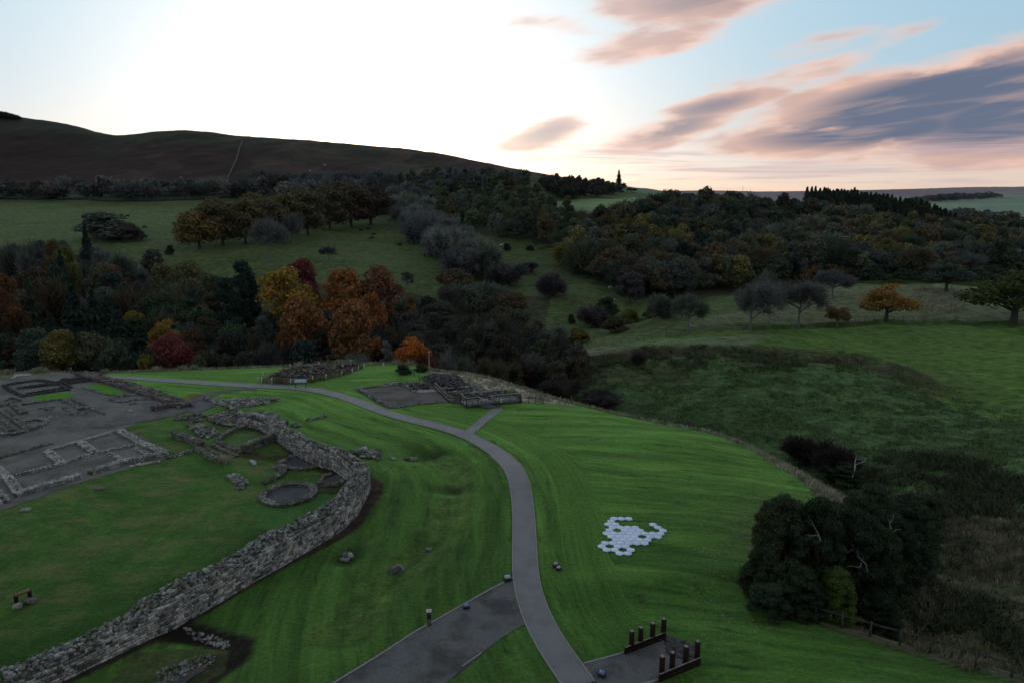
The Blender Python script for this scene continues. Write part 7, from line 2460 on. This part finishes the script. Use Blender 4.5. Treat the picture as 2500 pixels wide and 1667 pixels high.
# ------------------------------------------------------------------ rough grass, scrub, leaves: uncountable
def mat_blade(name, cols):
    m_, gg, b, out = new_mat(name)
    lf = gg.n('ShaderNodeAttribute', attribute_name='leafvar')
    geo = gg.n('ShaderNodeNewGeometry')
    n = gg.noise(geo.outputs['Position'], 0.5, 4, 0.6)
    c = gg.mix(gg.rng(n, 0.38, 0.62), (*cols[0], 1), (*cols[1], 1))
    v = gg.m('ADD', gg.m('MULTIPLY', lf.outputs['Fac'], 0.9), 0.55)
    c = gg.mix(1.0, c, gg.comb(v, v, v), 'MULTIPLY')
    gg.link(c, b.inputs['Base Color']); b.inputs['Roughness'].default_value = .8
    b.inputs['Specular IOR Level'].default_value = .15
    return m_


def blades(name, XY, hgt, wid, mat, lean=.4, per=5):
    n = len(XY)
    XY = np.repeat(XY, per, axis=0); n2 = len(XY)
    XY = XY + rng.normal(size=(n2, 2)) * hgt * .35
    Z = lookup(GZT, XY[:, 0], XY[:, 1])
    P = np.column_stack([XY, Z - .03])
    h = hgt * rng.uniform(.5, 1.3, n2)[:, None]
    d = np.column_stack([rng.normal(size=n2) * lean + .1, rng.normal(size=n2) * lean, np.ones(n2)])
    th_ = rng.uniform(0, 6.28, n2); s = np.column_stack([np.cos(th_), np.sin(th_), np.zeros(n2)]) * wid * rng.uniform(.6, 1.4, n2)[:, None]
    Q = np.stack([P - s, P + s, P + d * h + s * .25, P + d * h - s * .25], axis=1).reshape(-1, 3)
    me = mesh_np(name, Q, np.arange(n2 * 4).reshape(-1, 4), [mat])
    a_ = me.attributes.new('leafvar', 'FLOAT', 'POINT'); a_.data.foreach_set('value', np.repeat(rng.random(n2), 4).astype(np.float32))
    o = obj(name, me); o['kind'] = 'stuff'
    return o


def rand_in(poly_w, n, soft=0.0, clump=0.0, cs=3.0):
    a = np.array(poly_w); out = []
    lo, hi = a[:, :2].min(0), a[:, :2].max(0)
    lo = lo - soft; hi = hi + soft
    while sum(len(o) for o in out) < n:
        q = rng.uniform(lo, hi, (n * 2, 2))
        d = sdist(q[:, 0], q[:, 1], poly_w)
        k = d < (0 if soft == 0 else soft * rng.uniform(-1, 1, len(q)) + (fbm(q[:, 0], q[:, 1], 7, 3) - .5) * soft * 3)
        if clump > 0:
            k &= smooth01((fbm(q[:, 0], q[:, 1], cs, 3) - .5) / .12 + .5) * clump + (1 - clump) > rng.random(len(q))
        out.append(q[k])
    return np.concatenate(out)[:n]


M['straw'] = mat_blade('straw_grass', ((0.40, 0.37, 0.27), (0.20, 0.20, 0.11)))
M['rough'] = mat_blade('rough_green_grass', ((0.060, 0.115, 0.034), (0.095, 0.135, 0.050)))
M['bramble'] = mat_blade('bramble_scrub', ((0.036, 0.056, 0.022), (0.055, 0.060, 0.030)))
M['dry'] = mat_blade('dry_weeds', ((0.30, 0.26, 0.18), (0.11, 0.12, 0.055)))
# strip along the rim of the big lawn
rim = resample(np.array(lip_w), 0.5)
kR = (rim[:, 0] > -16) & (rim[:, 1] > 50)
out_dir = np.gradient(rim, axis=0); out_dir /= np.hypot(out_dir[:, 0], out_dir[:, 1])[:, None]
out_n = np.stack([-out_dir[:, 1], out_dir[:, 0]], axis=1)
tst = rim[len(rim) // 3] + out_n[len(rim) // 3] * 2
if in_poly(tst[0:1], tst[1:2], lip_poly)[0]:
    out_n = -out_n
sel = rng.choice(np.nonzero(kR)[0], 11000)
XY = rim[sel] + out_n[sel] * (rng.uniform(.3, 7.5, 11000) ** 1.0)[:, None] + rng.normal(size=(11000, 2)) * .3
blades('straw_grass', XY, .45, .05, M['straw'])
blades('rim_straw', rand_in(pw(straw_px), 4200, .8, .6, 2.0), .42, .05, M['straw'])
kL = np.nonzero(rim[:, 0] <= -16)[0]
sel = rng.choice(kL, 2600)
blades('rim_grass', rim[sel] + out_n[sel] * rng.uniform(-.3, 2.0, 2600)[:, None], .42, .035, M['straw'])
tus_s = rng.choice(kL, 26)
blades('rim_tussocks', np.repeat(rim[tus_s] + out_n[tus_s] * .5, 40, axis=0), .75, .035, M['straw'], .5)
# mound of rough grass by the rubble
blades('mound_grass', rand_in(pw(zoomc(580, 860, .3061, [(170, 225), (300, 215), (560, 215), (760, 180), (960, 130), (1010, 120), (860, 180), (600, 240), (420, 255), (250, 248)])), 1500), .5, .04, M['dry'])
blades('mound_scrub', rand_in(pw(zoomc(580, 860, .3061, [(560, 130), (780, 100), (900, 85), (990, 105), (960, 125), (760, 135)])), 900), .9, .05, M['dry'])
# bank at the lower right
bank = pw([(2230, 1300), (2400, 1250), (2560, 1300), (2560, 1667), (2300, 1600), (2180, 1560), (2200, 1420)])
bank = [p for p in bank]
blades('bank_grass', rand_in(bank, 7500, 2.5, .95, 4.0), .50, .035, M['dry'])
blades('bank_bramble', rand_in(bank, 1000, 3, .95, 5.0), .8, .07, M['bramble'], .8)
blades('gully_scrub', rand_in(pw([(2150, 1180), (2330, 1120), (2560, 1180), (2560, 1300), (2250, 1290)]), 2600, 6, .9, 5.0), .9, .09, M['bramble'], .8)
slope_w = pw([(1300, 915), (1550, 868), (1900, 868), (2090, 890), (2240, 935), (2560, 1050), (2560, 1180), (2150, 1180), (1900, 1090), (1700, 1045), (1500, 990)])
blades('slope_tussocks', rand_in(slope_w, 11000, 5, .92, 3.0), .42, .06, M['rough'], .9, 3)
blades('scarp_bracken', rand_in(pw([(1290, 915), (1400, 884), (1550, 862), (1700, 856), (1900, 862), (2090, 880), (2100, 900), (1900, 905), (1700, 900), (1550, 905), (1400, 925)]), 2000, 2.5, .9, 3.0), .6, .07, mat_blade('bracken', ((0.060, 0.060, 0.030), (0.05, 0.07, 0.026))), .8, 4)
blades('straw_bank', rand_in(pw([(2230, 700), (2330, 712), (2360, 760), (2250, 780), (2220, 740)]), 700), .8, .06, M['straw'], .5)
blades('shade_plants', rand_in(pw([(1810, 1420), (1860, 1380), (1880, 1440), (1990, 1510), (1940, 1512), (1850, 1480)]), 1800), .45, .05, M['bramble'], .7)
# dry tuft by the crossing walls
c_ = pt(545, 1129)
tf = rng.normal(size=(34, 2)) * .26 + c_[:2]
o = blades('dry_tuft', tf, .8, .03, M['straw'], .7, 5); tag(o, 'pale dry grass tuft at the end of the crossing rubble walls', 'grass tuft', None, 'thing')
# fallen leaves near the clump
lw = rand_in(pw([(1700, 1290), (1800, 1270), (1850, 1230), (1870, 1400), (1880, 1460), (2000, 1540), (1750, 1600), (1650, 1480), (1560, 1480), (1700, 1420)]), 260)
ctr = pt(1835, 1350)[:2]
lw = np.concatenate([lw, ctr + rng.normal(size=(240, 2)) * np.array([2.2, 3.0])])
lz = lookup(GZT, lw[:, 0], lw[:, 1]) + .05
Vl, Fl = quads_at(np.column_stack([lw, lz]), rng.normal(size=(len(lw), 3)) * .3 + (0, 0, 1), .10, rng)
o = obj('fallen_leaves', mesh_np('fallen_leaves', Vl, Fl, [mat_simple('fallen_leaf', (0.22, 0.19, 0.11), .7, 3, .4)])); o['kind'] = 'stuff'
# far mast
p = at_y(1813, 470, 5100)
ms = MB(); ms.tube([(0, 0, -10), (0, 0, 38)], [1.6, .8], 5)
o = obj('radio_mast', ms.mesh('radio_mast', M['black_metal']), None, (p[0], p[1], hz(p[0], p[1]))); tag(o, 'tiny thin radio mast on the far moor skyline', 'mast')

# ------------------------------------------------------------------ air
hb = MB(); hb.box((0, 4600, 70), 21000, 11400, 190)
hm_ = bpy.data.materials.new('air'); hm_.use_nodes = True; t = hm_.node_tree; t.nodes.clear(); gg = G(t)
o_ = gg.n('ShaderNodeOutputMaterial'); pv = gg.n('ShaderNodeVolumePrincipled')
pv.inputs['Color'].default_value = (0.80, 0.84, 0.92, 1); pv.inputs['Density'].default_value = 0.000010; pv.inputs['Anisotropy'].default_value = 0.3
gg.link(pv.outputs[0], o_.inputs['Volume'])
hz_o = obj('haze', hb.mesh('haze', hm_)); hz_o['kind'] = 'stuff'
